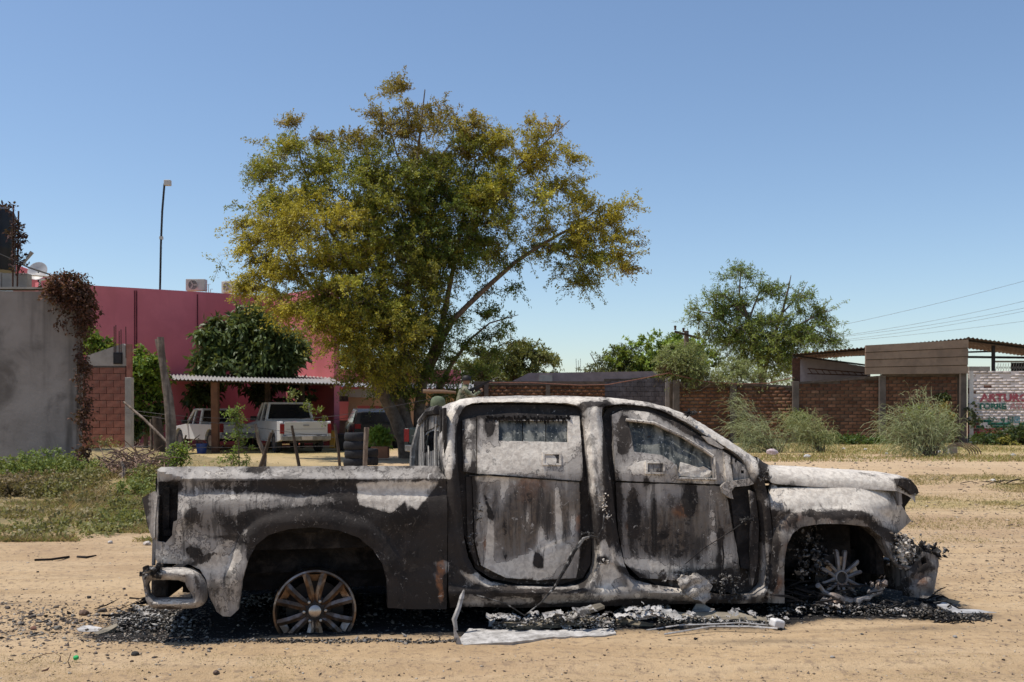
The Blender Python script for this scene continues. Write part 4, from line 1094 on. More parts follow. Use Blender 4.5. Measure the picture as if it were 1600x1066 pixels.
# ================================================================== MAIN TREE
TYm = 30.0
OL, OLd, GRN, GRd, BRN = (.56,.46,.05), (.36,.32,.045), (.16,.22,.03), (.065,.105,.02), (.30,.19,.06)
LG = (.22,.28,.05)
mb_ = [bl(655,148,50,34,TYm,.55,BRN,OLd), bl(610,205,50,38,TYm,.7,BRN,OLd,-.4), bl(690,205,68,45,TYm,.8,OLd,BRN,.3), bl(735,190,26,20,TYm,.5,BRN,OLd),
 bl(470,215,50,22,TYm,.5,OLd,BRN), bl(530,225,55,26,TYm,.45,BRN,OLd), bl(440,250,42,34,TYm,.6,GRN,OLd), bl(465,280,70,48,TYm,.9,OL,GRN,-.8), bl(560,290,80,55,TYm,1.,OLd,GRN,-.5),
 bl(640,275,80,62,TYm,1.,GRN,OLd), bl(735,265,68,58,TYm,.9,GRN,OLd,.4), bl(815,230,55,38,TYm,.8,OL,OLd,.2), bl(852,262,52,42,TYm,.8,OL,OLd), bl(872,196,30,10,TYm,.6,OL,BRN), bl(830,190,22,16,TYm,.5,OL,BRN),
 bl(800,310,60,48,TYm,.9,OL,GRN,-.5), bl(415,345,44,46,TYm,.9,OL,OLd,-.4), bl(408,400,40,44,TYm,1.,OLd,OL,-.6), bl(418,450,36,36,TYm,.9,OLd,OL,-.7), bl(500,370,88,62,TYm,1.1,OL,OLd,-1.5), bl(600,370,85,70,TYm,1.,GRN,OLd,-.5),
 bl(680,360,80,72,TYm,1.1,GRN,GRd), bl(765,370,62,52,TYm,.9,GRN,OLd), bl(480,448,60,50,TYm,1.1,OLd,OL,-1.6), bl(545,450,80,70,TYm,1.1,OL,GRN,-1.8), bl(630,455,85,75,TYm,1.2,GRd,OLd,-.6), bl(700,440,42,68,TYm,.8,GRN,GRd),
 bl(535,520,50,46,TYm,1.,OLd,OL,-1.9), bl(590,535,72,55,TYm,1.2,OL,GRd,-1.8), bl(660,545,62,58,TYm,1.2,GRd,GRN,-.4), bl(575,588,38,16,TYm,.5,OLd,GRd,-1.4), bl(640,595,58,24,TYm,.9,GRd,GRN), bl(440,505,14,16,TYm,.3,OLd,BRN,-1),
 bl(690,590,38,30,TYm,.8,GRd,GRN,.5), bl(725,545,45,40,TYm,.35,GRd,GRN,.4), bl(765,520,40,34,TYm,.28,GRd,GRN,.4), bl(790,498,34,10,TYm,.4,GRd,GRN), bl(755,585,40,16,TYm,.4,GRd,GRN),
 bl(930,330,42,34,TYm,.75,OL,OLd), bl(965,315,24,18,TYm,.5,OL,OLd), bl(905,360,46,34,TYm,1.,OL,OLd,-.3), bl(950,380,38,40,TYm,1.,OL,OLd), bl(905,405,48,34,TYm,.8,OLd,GRN), bl(960,420,22,24,TYm,.6,BRN,OLd), bl(900,440,40,14,TYm,.35,GRd,OLd), bl(850,385,32,28,TYm,.7,GRN,OLd), bl(820,430,30,30,TYm,.3,GRd,GRN), bl(770,440,30,18,TYm,.3,GRd,GRN), bl(980,375,14,22,TYm,.4,BRN,OLd),
 bl(375,320,16,5,TYm,.6,OLd,GRN), bl(352,412,12,6,TYm,.5,GRN,OLd), bl(405,268,14,8,TYm,.5,OLd,GRN), bl(408,222,14,6,TYm,.6,OLd,BRN), bl(860,300,20,24,TYm,.4,OLd,OL), bl(700,300,46,30,TYm,.9,LG,GRN,-.4), bl(690,330,40,20,TYm,.6,LG,GRN,-.8), bl(725,395,34,28,TYm,.5,LG,GRN,-.4)]
def lp(*a): return [at(x, y, TYm+dy) for x, y, dy in a]
limbs = [(lp((636,718,-.1),(632,690,-.1),(618,655,-.3),(598,615,-.5),(575,575,-.8),(545,520,-1.2),(520,470,-1.4)), [.26,.22,.19,.17,.14,.1,.06]),
 (lp((640,716,0),(640,680,.0),(628,640,0),(615,600,0),(608,540,0),(600,470,-.3),(590,380,-.3),(575,300,-.2)), [.22,.2,.17,.15,.12,.1,.06,.03]),
 (lp((643,716,.1),(640,690,.2),(634,650,.3),(628,600,.3),(632,520,.2),(640,420,.1),(648,300,0),(655,220,0),(664,140,0)), [.2,.18,.15,.13,.11,.09,.06,.035,.015]),
 (lp((650,716,.0),(655,680,.3),(655,640,.4),(660,600,.5),(672,560,.4),(690,510,.3),(700,460,.2),(712,400,.2),(728,320,.3),(745,250,.3)), [.2,.18,.17,.15,.12,.10,.08,.06,.04,.02]),
 (lp((660,600,.5),(680,560,.4),(693,525,.2),(708,500,.1),(730,478,.0),(765,445,-.1),(805,410,-.1),(850,380,0),(900,352,0),(945,320,0)), [.12,.10,.10,.09,.08,.075,.06,.05,.03,.015]),
 (lp((645,716,.4),(665,680,.7),(672,640,.9),(690,600,1.0),(705,570,1.),(735,530,.8),(765,505,.6),(810,492,.4)), [.2,.17,.14,.1,.07,.04,.025,.01]),
 (lp((598,615,-.5),(560,560,-1),(500,470,-1.2),(450,400,-.8),(415,330,-.5)), [.1,.08,.06,.04,.015]),
 (lp((608,540,0),(560,440,-.5),(500,330,-.5),(470,250,-.2),(460,200,0)), [.09,.07,.05,.03,.012]),
 (lp((712,400,.2),(760,330,.2),(810,260,.1),(860,215,0),(890,188,0)), [.06,.05,.035,.02,.01]),
 (lp((648,300,0),(620,240,-.2),(605,190,-.3)), [.04,.025,.01]), (lp((670,270,0),(700,230,.1),(745,200,.2)), [.04,.02,.01]), (lp((850,380,0),(890,400,0),(950,405,0)), [.04,.03,.01])]
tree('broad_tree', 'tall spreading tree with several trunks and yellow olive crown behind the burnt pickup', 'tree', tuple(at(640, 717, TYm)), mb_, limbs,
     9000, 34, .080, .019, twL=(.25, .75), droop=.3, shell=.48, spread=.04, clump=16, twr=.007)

# other trees
def lpy(Y, *a): return [at(x, y, Y) for x, y in a]
FE, FE2, FEl = (.21,.28,.06), (.13,.19,.04), (.32,.38,.08)
Yt = 58.
tree('feathery_tree', 'airy feathery green tree rising behind the brick wall left of the metal roofed shed', 'tree', tuple(at(1195, 660, Yt)),
 [bl(1160,440,30,22,Yt,.35,FE,FE2), bl(1130,470,34,22,Yt,.5,FE,FE2), bl(1098,488,24,10,Yt,.55,FE,FEl), bl(1110,505,30,14,Yt,.45,FE,FE2), bl(1150,500,40,30,Yt,.7,FE2,FE), bl(1185,470,24,26,Yt,.3,FE,FE2),
  bl(1232,450,28,18,Yt,.3,FE,FE2), bl(1245,475,32,16,Yt,.5,FE,FE2), bl(1285,490,20,14,Yt,.7,FE,FEl), bl(1265,520,40,24,Yt,.7,FE,FE2), bl(1298,525,14,16,Yt,.5,FE2,FE), bl(1205,520,50,34,Yt,.9,FEl,FE), bl(1160,535,38,24,Yt,.8,FE2,FE), bl(1215,560,48,26,Yt,1.,FEl,FE), bl(1125,520,20,14,Yt,.4,FE,FE2), bl(1170,430,8,14,Yt,.3,FE,FE2)],
 [(lpy(Yt,(1195,660),(1192,600),(1185,550),(1170,500),(1155,460),(1158,418)), [.22,.2,.15,.1,.06,.02]), (lpy(Yt,(1192,590),(1205,540),(1222,490),(1232,450),(1236,430)), [.14,.12,.08,.05,.02]), (lpy(Yt,(1185,550),(1150,515),(1110,490),(1085,485)), [.1,.08,.05,.02]),
  (lpy(Yt,(1205,540),(1245,510),(1280,490),(1300,485)), [.1,.07,.04,.02]), (lpy(Yt,(1170,500),(1185,460),(1190,430)), [.07,.04,.02]), (lpy(Yt,(1170,500),(1140,470),(1120,450)), [.06,.04,.015]), (lpy(Yt,(1222,490),(1250,460),(1262,440)), [.05,.03,.01]), (lpy(Yt,(1245,510),(1285,520),(1308,535)), [.05,.03,.01])],
 1500, 22, .20, .026, twL=(.5, 1.4), droop=.35, shell=.6, spread=.06, twr=.014, clump=7)
Yb = 70.
tree('bushy_tree', 'bright green bushy tree beyond the wall beside the leaning utility pole', 'tree', tuple(at(1040, 665, Yb)),
 [bl(1040,560,60,36,Yb,1.,(.28,.38,.05),(.18,.27,.04)), bl(1075,545,38,24,Yb,.9,(.30,.40,.05),(.2,.28,.04)), bl(1050,538,22,16,Yb,.7,(.2,.28,.04),(.12,.19,.03)), bl(1000,565,36,26,Yb,1.,(.22,.30,.045),(.14,.2,.03)), bl(1090,570,30,24,Yb,.6,(.1,.16,.035),(.08,.12,.03)), bl(1020,590,70,20,Yb,1.,(.13,.19,.03),(.1,.15,.03))],
 [(lpy(Yb,(1040,665),(1040,600),(1042,560)), [.3,.25,.1])], 900, 22, .24, .06, twL=(.4, 1.), shell=.5, clump=8)
tree('bushy_tree', 'pale grey green thin tree beyond the wall left of the bright bushy tree', 'tree', tuple(at(960, 665, Yb)),
 [bl(955,568,24,16,Yb,.5,(.13,.16,.07),(.1,.12,.05)), bl(980,560,22,20,Yb,.5,(.13,.16,.07),(.1,.12,.05)), bl(925,580,18,7,Yb,.5,(.11,.13,.05),(.08,.1,.04)), bl(960,585,40,10,Yb,.8,(.13,.16,.07),(.1,.12,.05))],
 [(lpy(Yb,(960,665),(960,600),(965,560)), [.2,.15,.05]), (lpy(Yb,(940,600),(932,570),(922,552)), [.06,.05,.02])], 260, 20, .22, .04, twL=(.4, 1.), shell=.6)
tree('olive_tree', 'olive green loose tree beyond the wall just right of the big tree', 'tree', tuple(at(805, 680, 52.)),
 [bl(790,555,38,24,52,.8,(.17,.17,.04),(.10,.12,.03)), bl(825,560,34,22,52,.7,(.24,.24,.07),(.13,.16,.04)), bl(850,572,20,16,52,.5,(.26,.26,.09),(.15,.17,.05)), bl(770,585,44,18,52,1.,(.2,.22,.06),(.12,.15,.04)), bl(825,588,40,14,52,.9,(.2,.22,.06),(.12,.15,.04)), bl(740,570,30,28,52,.6,(.15,.17,.05),(.1,.13,.04)), bl(800,535,20,12,52,.4,(.17,.15,.04),(.10,.10,.03))],
 [(lpy(52.,(805,680),(803,600),(800,560)), [.25,.2,.08])], 700, 20, .17, .045, twL=(.4, .9), shell=.55, clump=8)
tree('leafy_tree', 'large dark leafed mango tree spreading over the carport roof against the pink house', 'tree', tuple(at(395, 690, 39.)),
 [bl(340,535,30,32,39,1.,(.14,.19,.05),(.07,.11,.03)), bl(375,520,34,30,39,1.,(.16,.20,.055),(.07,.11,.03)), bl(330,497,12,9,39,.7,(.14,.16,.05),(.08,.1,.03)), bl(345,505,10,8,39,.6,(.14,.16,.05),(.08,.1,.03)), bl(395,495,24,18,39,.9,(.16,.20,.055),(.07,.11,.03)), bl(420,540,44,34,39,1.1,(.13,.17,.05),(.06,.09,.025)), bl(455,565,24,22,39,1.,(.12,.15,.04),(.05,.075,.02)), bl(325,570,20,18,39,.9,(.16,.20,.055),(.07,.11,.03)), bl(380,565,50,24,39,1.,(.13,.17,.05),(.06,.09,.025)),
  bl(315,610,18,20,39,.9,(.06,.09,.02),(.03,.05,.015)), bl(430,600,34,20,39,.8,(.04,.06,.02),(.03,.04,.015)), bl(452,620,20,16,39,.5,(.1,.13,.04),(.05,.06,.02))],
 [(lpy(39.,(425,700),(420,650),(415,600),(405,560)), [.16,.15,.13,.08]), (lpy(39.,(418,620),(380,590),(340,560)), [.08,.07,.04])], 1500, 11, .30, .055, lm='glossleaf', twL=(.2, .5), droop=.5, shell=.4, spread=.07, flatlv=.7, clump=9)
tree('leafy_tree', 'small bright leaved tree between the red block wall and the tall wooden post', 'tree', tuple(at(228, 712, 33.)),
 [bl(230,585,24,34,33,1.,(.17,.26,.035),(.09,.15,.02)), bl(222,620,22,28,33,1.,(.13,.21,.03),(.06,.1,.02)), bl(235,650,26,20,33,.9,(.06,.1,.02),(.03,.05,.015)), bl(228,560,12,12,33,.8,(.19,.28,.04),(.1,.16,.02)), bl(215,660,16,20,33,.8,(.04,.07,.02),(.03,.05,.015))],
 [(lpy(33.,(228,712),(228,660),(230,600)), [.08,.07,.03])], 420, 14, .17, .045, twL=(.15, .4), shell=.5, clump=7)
tree('leafy_tree', 'bright green tree top showing above the grey parapet beside the dry vine', 'tree', tuple(at(150, 690, 36.)),
 [bl(150,530,14,12,36,1.,(.2,.28,.04),(.12,.18,.03)), bl(158,545,22,10,36,1.,(.2,.28,.04),(.12,.18,.03))],
 [(lpy(36.,(150,690),(150,600),(150,540)), [.07,.06,.03])], 80, 16, .15, .05, twL=(.15, .35), shell=.5)
tree('leafy_tree', 'light green foliage showing between the pink house gable and the big tree', 'tree', tuple(at(528, 700, 56.)),
 [bl(526,560,14,14,56,1.,(.2,.27,.05),(.12,.18,.03)), bl(560,560,30,14,56,1.,(.14,.2,.04),(.1,.15,.03))],
 [(lpy(56.,(528,700),(528,620),(528,565)), [.1,.08,.03])], 90, 16, .22, .07, twL=(.2, .5), shell=.5)

# hedge-like creeper on the wall
def creeper(name, label, blobs, loc, n, per, l, w, **kw):
    V, F_, C, A, B = crown(blobs, n, per, l, w, **kw); L = np.array(loc)
    root = empty(name, loc); tag(root, label, 'creeper')
    np_mesh('foliage', V-L, F_, M[kw.get('lm', 'leaf')] if False else M['leaf'], C, root)
    TV, TF = ribbons(A-L, B-L, .006, .003); np_mesh('stems', TV, TF, M['bark'], None, root)
    return root
PG1, PG2 = (.36,.40,.16), (.2,.24,.08)
creeper('wall_creeper', 'pale green creeper heaped over the top of the brick wall by the concrete column', [bl(1065,562,38,26,44,1.6,PG1,PG2), bl(1095,585,34,14,44,1.,PG1,PG2), bl(1150,578,26,18,44,1.,PG1,PG2), bl(1185,588,22,10,44,.9,PG1,PG2), bl(1120,592,50,8,44,.8,PG1,PG2), bl(1048,580,22,8,44,.9,(.12,.04,.03),(.10,.08,.04)), bl(1075,598,24,9,44,.7,PG1,PG2), bl(1225,597,16,4,44,.7,PG1,PG2)], tuple(at(1110, 600, 44)), 1100, 16, .11, .02, twL=(.2, .5), droop=.5, shell=.5)
# ================================================================== RIGHT HAND WALLS
def brickwork(parent, px0, px1, Y, ztop0, ztop1, zbot=-.1, bl_=(.33, .115), gap=.036, colf=None, thick=.03, name='brickwork', single=False):
    """courses of bricks standing proud of a mortar bed, joined as one piece"""
    x0 = (px0-CX)/FPX*Y; x1 = (px1-CX)/FPX*Y
    V = []; C = []
    L, H = bl_
    z = zbot; row = 0
    while z < max(ztop0, ztop1):
        xs = np.arange(x0-(row % 2)*(L+gap)/2, x1, L+gap)
        for x in xs:
            a, b = max(x, x0), min(x+L, x1)
            if b-a < .04: continue
            if single:
                zt = ztop0+(ztop1-ztop0)*((a+b)/2-x0)/(x1-x0)
                if z+H > zt: continue
                c = colf(((a+b)/2-x0)/(x1-x0), (z-zbot)/(zt-zbot)); q = tuple(int(v*40+.5) for v in c); key = (q, round(b-a, 2))
                if key not in BRK:
                    me = bpy.data.meshes.new('brick'); l = b-a; vs = [(x_, y_, z_) for z_ in (0, H) for y_ in (0, thick+.01) for x_ in (0, l)]
                    me.from_pydata(vs, [], [(0,1,5,4),(1,3,7,5),(2,0,4,6),(4,5,7,6),(0,2,3,1)]); me.update()
                    ca = me.color_attributes.new('col', 'FLOAT_COLOR', 'POINT'); ca.data.foreach_set('color', np.tile(np.array([*c, 1.], np.float32), 8)); me.materials.append(M['brick']); BRK[key] = me
                ob = link(bpy.data.objects.new('brick', BRK[key]), parent)
                ob.location = Vector((a, Y-thick-rnd.uniform(-.008, .01), z+rnd.uniform(-.005, .005)))-Vector(parent.location)
                continue
            zt = ztop0+(ztop1-ztop0)*((a+b)/2-x0)/(x1-x0)
            if z+H > zt: continue
            j = rnd.uniform(-.006, .008); h1 = z+rnd.uniform(-.003, .003)
            V += [(a, Y-thick-j, h1), (b, Y-thick-j+rnd.uniform(-.003, .003), h1), (b, Y-thick-j, h1+H), (a, Y-thick-j, h1+H), (a, Y+.01, h1), (b, Y+.01, h1), (b, Y+.01, h1+H), (a, Y+.01, h1+H)]
            c = colf(((a+b)/2-x0)/(x1-x0), (z-zbot)/(zt-zbot)); C += [c]*8
        z += H+gap; row += 1
    if single: return
    V = np.array(V); n = len(V)//8
    f = np.array([(0,1,2,3),(1,5,6,2),(4,0,3,7),(3,2,6,7),(0,4,5,1)])
    F_ = (f[None]+np.arange(n)[:, None, None]*8).reshape(-1, 4)
    o = np_mesh(name, V-np.array(parent.location), F_, M['brick'], np.array(C), parent); o['kind'] = 'stuff'; return o
BRK = {}
def redbrick(u, v):
    k = rnd.random(); f = rnd.uniform(.75, 1.2)
    c = (.27, .13, .075) if k < .6 else ((.215, .098, .06) if k < .85 else (.31, .17, .105))
    n_ = float(fbm(np.array([u*9.+3]), np.array([v*3.]), 3, 77)[0]); st = .55*max(0, (v-.80)/.2)+max(0, n_-.45)*1.1+.3*max(0, (.12-v)/.12); st = min(st, .75)
    return tuple(x*f*(1-st) for x in c)
YW = 43.7
def zw(py, Y=YW): return CH-(py-HY)/FPX*Y
def xw(px, Y=YW): return (px-CX)/FPX*Y
wall = empty('brick_wall', (xw(1280), YW, 0)); tag(wall, 'long red brown brick boundary wall with concrete columns right of the burnt pickup', 'wall')
sec = [(1052,1140,597,598),(1150,1237,598,603),(1248,1372,597,587),(1382,1495,585,582)]
for x0, x1, t0, t1 in sec:
    mb = MB(); a, b = xw(x0)-xw(1280), xw(x1)-xw(1280)
    mb.add([(a-.15,0,-.2),(b+.15,0,-.2),(b+.15,0,zw(t1)-.06),(a-.15,0,zw(t0)-.06),(a-.15,.18,-.2),(b+.15,.18,-.2),(b+.15,.18,zw(t1)-.06),(a-.15,.18,zw(t0)-.06)], [(0,1,2,3),(5,4,7,6),(3,2,6,7),(1,5,6,2),(4,0,3,7)])
    mb.build('mortar_bed', M['mortar'], wall)
    brickwork(wall, x0, x1, YW, zw(t0)-.09, zw(t1)-.09, colf=redbrick, single=x0 > 1240)
    mb = MB(); mb.add([(a-.12,-.05,zw(t0)-.10),(b+.12,-.05,zw(t1)-.10),(b+.12,-.05,zw(t1)),(a-.12,-.05,zw(t0)),(a-.12,.2,zw(t0)-.10),(b+.12,.2,zw(t1)-.10),(b+.12,.2,zw(t1)),(a-.12,.2,zw(t0))], [(0,1,2,3),(5,4,7,6),(3,2,6,7),(1,5,6,2),(4,0,3,7),(0,4,5,1)])
    mb.build('coping', M['copedark'] if 'copedark' in M else M.setdefault('copedark', mat('dark_coping', (.13,.10,.085), (.08,.065,.055), 4, .95, bump=.5)), wall)
for x, tp_ in ((1145, 597), (1242, 596), (1377, 588), (1503, 580), (1056, 594)):
    MB().box((xw(x)-xw(1280), -.06, zw(tp_)/2-.1), (.27, .26, zw(tp_)+.2)).build('column', M['colconc'] if 'colconc' in M else M.setdefault('colconc', mat('column_concrete', (.15,.12,.10), (.10,.082,.07), 3, .95, bump=.4)), wall, bevel=.01)
# white painted wall with lettering
ww = empty('painted_wall', (xw(1565), YW-.1, 0)); tag(ww, 'white painted brick wall with faded red and green hand lettered advertisement at the right edge', 'wall')
def whitebrick(u, v):
    k = rnd.random(); f = rnd.uniform(.9, 1.05)
    if k < .02: return (.16, .08, .06)
    if v < .33-.12*u and v > .24-.14*u: return (.03*f, .13*f, .09*f)
    if v < .24-.14*u and u < .6 and v > .13-.05*u: return (.40*f, .08*f, .07*f)
    if v < .26-.14*u: return (.03*f, .09*f, .07*f)
    s = .12*max(0, v-.9)/.1
    return tuple(x*f*(1-s*3) for x in (.74, .64, .60))
zt = zw(580, YW-.1)
mb = MB(); a, b = xw(1513)-xw(1565), xw(1700)-xw(1565)
mb.b2((a, .0, -.2), (b, .18, zt)); mb.build('mortar_bed', mat('painted_joint', (.74,.64,.60), (.68,.59,.55), 3, bump=.05), ww)
brickwork(ww, 1513, 1700, YW-.1, zt, zt, colf=whitebrick, gap=.010, thick=.003)
mb = MB(); mb.b2((xw(1513)-xw(1565)-.01, -.03, -.1), (xw(1519)-xw(1565), .0, zt)); mb.build('edge_pilaster', M['whitepaint'], ww)
mb = MB(); mb.b2((a, -.02, zt+.001), (xw(1545)-xw(1565), .16, zt+.2)); mb.build('parapet_block', M['concrete'], ww)
def letters(txt, px, py0, py1, Y, m, parent, bold=.03, wide=1., name='lettering'):
    cu = bpy.data.curves.new('t', 'FONT'); cu.body = txt; cu.size = 1; cu.offset = bold; cu.extrude = .002
    ob = bpy.data.objects.new('t', cu); COL.objects.link(ob)
    dg = bpy.context.evaluated_depsgraph_get(); me = bpy.data.meshes.new_from_object(ob.evaluated_get(dg))
    bpy.data.objects.remove(ob)
    co = np.array([v.co[:] for v in me.vertices]); h = co[:, 1].max()-co[:, 1].min(); hz = (py1-py0)/FPX*Y; s = hz/h
    x0 = co[:, 0].min(); y0 = co[:, 1].min(); base = at(px, py1, Y)-parent.location
    for v in me.vertices:
        v.co = (base.x+(v.co.x-x0)*s*wide, base.y-.03-v.co.z, base.z+(v.co.y-y0)*s)
    me.materials.clear(); me.materials.append(m)
    return link(bpy.data.objects.new(name, me), parent)
def faded(name, c):
    t = NT(name); n = t.noise(14, 5, .7)
    f = t.ramp(n, .52, .64, 0, .85)
    t.set('Base Color', t.mix(f, c, (.56, .48, .46))); t.set('Roughness', .9); return t.m
M['letred'] = faded('faded_red_lettering', (.42, .09, .11)); M['letpink'] = faded('faded_pink_lettering', (.48, .22, .22)); M['letgreen'] = faded('faded_green_lettering', (.02, .14, .09)); M['letteal'] = faded('faded_teal_lettering', (.10, .28, .32))
YL = YW-.105
letters('ARTURO', 1530, 615, 628, YL, M['letred'], ww, .05, 1.18); letters('TORRE', 1527, 630, 640, YL, M['letgreen'], ww, .05, 1.12); letters('S', 1569, 634, 640, YL, M['letgreen'], ww, .03, 1.)
letters('ATO', 1577, 630, 640, YL, M['letpink'], ww, .03, 1.1)
mb = MB()
def quadpx(mb, pts, Y, parent, d=.034): mb.add([at(x, y, Y)-parent.location+Vector((0, -d, 0)) for x, y in pts], [tuple(range(len(pts)))])
def frame_(mb, x0, y0, x1, y1, w, Y, parent):
    for q in ([(x0,y0),(x1,y0),(x1,y0+w),(x0,y0+w)], [(x0,y1-w),(x1,y1-w),(x1,y1),(x0,y1)], [(x0,y0+w),(x0+w,y0+w),(x0+w,y1-w),(x0,y1-w)], [(x1-w,y0+w),(x1,y0+w),(x1,y1-w),(x1-w,y1-w)]): quadpx(mb, q, Y, parent)
quadpx(mb, [(1544,651),(1546,651),(1546,662),(1544,662)], YL, ww, .034); quadpx(mb, [(1546,651),(1553,656),(1553,657.5),(1546,653)], YL, ww, .035); quadpx(mb, [(1546,660),(1553,655.5),(1553,657),(1546,662)], YL, ww, .036)
quadpx(mb, [(1552,651),(1558,656),(1556.5,657),(1551,652.5)], YL, ww, .037); frame_(mb, 1574, 651, 1583, 661, 2, YL, ww); quadpx(mb, [(1577,655),(1580,655),(1580,658),(1577,658)], YL, ww, .034)
mb.build('painted_icon', M['letgreen'], ww)
mb = MB(); frame_(mb, 1584.5, 651, 1593, 661, 1.6, YL, ww); quadpx(mb, [(1587,654),(1591,654),(1591,658),(1587,658)], YL, ww, .034); mb.build('painted_icon', M['letteal'], ww)
mb = MB(); quadpx(mb, [(1564,652),(1567,655),(1565,659),(1563,656)], YL, ww, .034); quadpx(mb, [(1568,653),(1570,652),(1569,660),(1566,660)], YL, ww, .034); mb.build('painted_icon', M['letgreen'], ww)
# dark swirl panels above the painted wall
sp = empty('wrought_gate_panel', at(1580, 573, 46)); tag(sp, 'dark ironwork screen with swirls seen above the white painted wall', 'screen')
mb = MB(); mb.b2((-.0, 0, -.25), (1.5, .04, .18)); mb.build('dark_sheet', M['steel'], sp)
mb = MB(); 
for k in range(14): 
    q = [(-.75+.12*k, -.05, -.2), (-.70+.12*k, -.05, .0), (-.66+.12*k, -.05, -.1), (-.62+.12*k, -.05, .15)]
    mb.tube(q, .012, 4)
mb.build('scroll_bar', M['whitepaint'], sp)
mb = MB(); mb.b2((-.8, -.06, .19), (1.5, -.0, .27)); mb.build('corrugated_edge', M['zinc'], sp)

# shed with corrugated roof
def corr(mb, P, Q, n, amp, per):
    """corrugated sheet between front edge P(0..1) and back edge Q(0..1)"""
    m = n*4
    vs = []
    for i in range(m+1):
        tt = i/m; w = amp*math.sin(2*math.pi*i/4)
        a = P(tt); b = Q(tt)
        vs += [a+Vector((0, 0, w)), b+Vector((0, 0, w))]
    mb.add(vs, [(2*i, 2*i+2, 2*i+3, 2*i+1) for i in range(m)])
    mb.add([v-Vector((0, 0, .006)) for v in vs], [(2*i, 2*i+1, 2*i+3, 2*i+2) for i in range(m)])
YS = YW+.6
shed = empty('metal_shed', (xw(1430), YS, 0)); tag(shed, 'open steel shed with rusty corrugated roof behind the brick wall', 'shed')
def sl(px, py, Y): return at(px, py, Y)-shed.location
mb = MB(); corr(mb, lambda s: sl(1238, 553, YS-.6).lerp(sl(1512, 528.5, YS-.6), s), lambda s: sl(1238, 553, YS-.6).lerp(sl(1512, 528.5, YS-.6), s)+Vector((2.4, 7, .05)), 44, .03, 0)
mb.build('corrugated_roof', M['rustzinc'], shed)
mb = MB(); corr(mb, lambda s: sl(1512, 527, YS-.6).lerp(sl(1700, 552, YS-.6), s), lambda s: sl(1512, 527, YS-.6).lerp(sl(1700, 552, YS-.6), s)+Vector((2.4, 7, .05)), 28, .03, 0)
mb.build('corrugated_roof', M['rustzinc'], shed)
mb = MB(); mb.tube([sl(1238, 556, YS), sl(1512, 532, YS)], .05, 4); mb.tube([sl(1512, 532, YS), sl(1700, 556, YS)], .06, 4); mb.tube([sl(1240, 556, YS+.1), sl(1355, 571, YS+2)], .05, 4)
mb.tube([sl(1512,558,YS+1), sl(1700,560,YS+1)], .07, 4); mb.tube([sl(1240,558,YS+6.5), sl(1700,545,YS+6.5)], .06, 4)
mb.build('roof_beam', M['steel'], shed)
for px, b in ((1242, 660), (1552, 640), (1660, 640)):
    MB().tube([sl(px, b, YS), sl(px, 553 if px < 1500 else 540, YS)], .085, 4).build('steel_post', M['steel'], shed)
mb = MB(); mb.b2(tuple(sl(1238, 600, YS-.08)), tuple(sl(1250, 560, YS-.05))); mb.build('post_plate', M['rustbar'], shed)
for k in range(7):
    a = .5+k*.9
    MB().tube([sl(1240, 556, YS+a), sl(1512, 532, YS+a), sl(1700, 553, YS+a)], .025, 4).build('purlin', M['rustbar'], shed)
# beige plank board
bd = empty('plank_board', at(1432, 560, YW-.35)); tag(bd, 'beige board of four long horizontal planks fixed above the brick wall under the rusty roof', 'board')
for k in range(4):
    yA0, yA1 = 540+k*11.5, 540+(k+1)*11.5-.9; yB0, yB1 = 531+k*13.4, 531+(k+1)*13.4-.9
    P = [at(1352, yA1, YW-.35), at(1512, yB1, YW-.35), at(1512, yB0, YW-.35), at(1352, yA0, YW-.35)]
    P = [p-bd.location for p in P]; j = (3-k)*.03
    MB().add([p+Vector((0, -j, 0)) for p in P]+[p+Vector((0, .05, 0)) for p in P], [(0,1,2,3),(7,6,5,4),(3,2,6,7),(0,4,5,1),(0,3,7,4),(1,5,6,2)]).build('plank', M['beige'], bd)
P = [at(1352.5, 585, YW-.28), at(1511.5, 584, YW-.28), at(1511.5, 532, YW-.28), at(1352.5, 541, YW-.28)]; P = [p-bd.location for p in P]
MB().add([p for p in P]+[p+Vector((0, .05, 0)) for p in P], [(0,1,2,3),(7,6,5,4),(3,2,6,7),(0,4,5,1),(0,3,7,4),(1,5,6,2)]).build('groove_shade_backing', M['darkwood'], bd)  # added dark sheet, shuts out light so the plank grooves look shaded
# grey wall and rusty rails inside the shed
iw = empty('inner_block_wall', at(1300, 590, YW+5)); tag(iw, 'pale grey block wall inside the yard seen under the corrugated roof', 'wall')
mb = MB(); A = [at(1245, 556, YW+5), at(1360, 574, YW+5), at(1360, 640, YW+5), at(1245, 640, YW+5)]; A = [p-iw.location for p in A]
mb.add([*A, *[p+Vector((0, .2, 0)) for p in A]], [(3,2,1,0),(4,5,6,7),(0,1,5,4)]); mb.build('render', mat('lilac_grey_wall', (.40,.38,.42), (.33,.31,.35), 3), iw)
rl = empty('rusty_rails', at(1300, 585, YW+1.5)); tag(rl, 'rusty lattice of angle irons lying along the top of the brick wall', 'rails')
mb = MB(); mb.tube([at(1262,576,YW+1.5)-rl.location, at(1355,583,YW+1.5)-rl.location], .035, 4); mb.tube([at(1262,584,YW+1.5)-rl.location, at(1355,587,YW+1.5)-rl.location], .035, 4)
for k in range(9): mb.tube([at(1264+k*10,577+k*.7,YW+1.5)-rl.location, at(1270+k*10,585+k*.3,YW+1.5)-rl.location], .02, 4)
mb.build('angle_iron', M['rustbar'], rl)

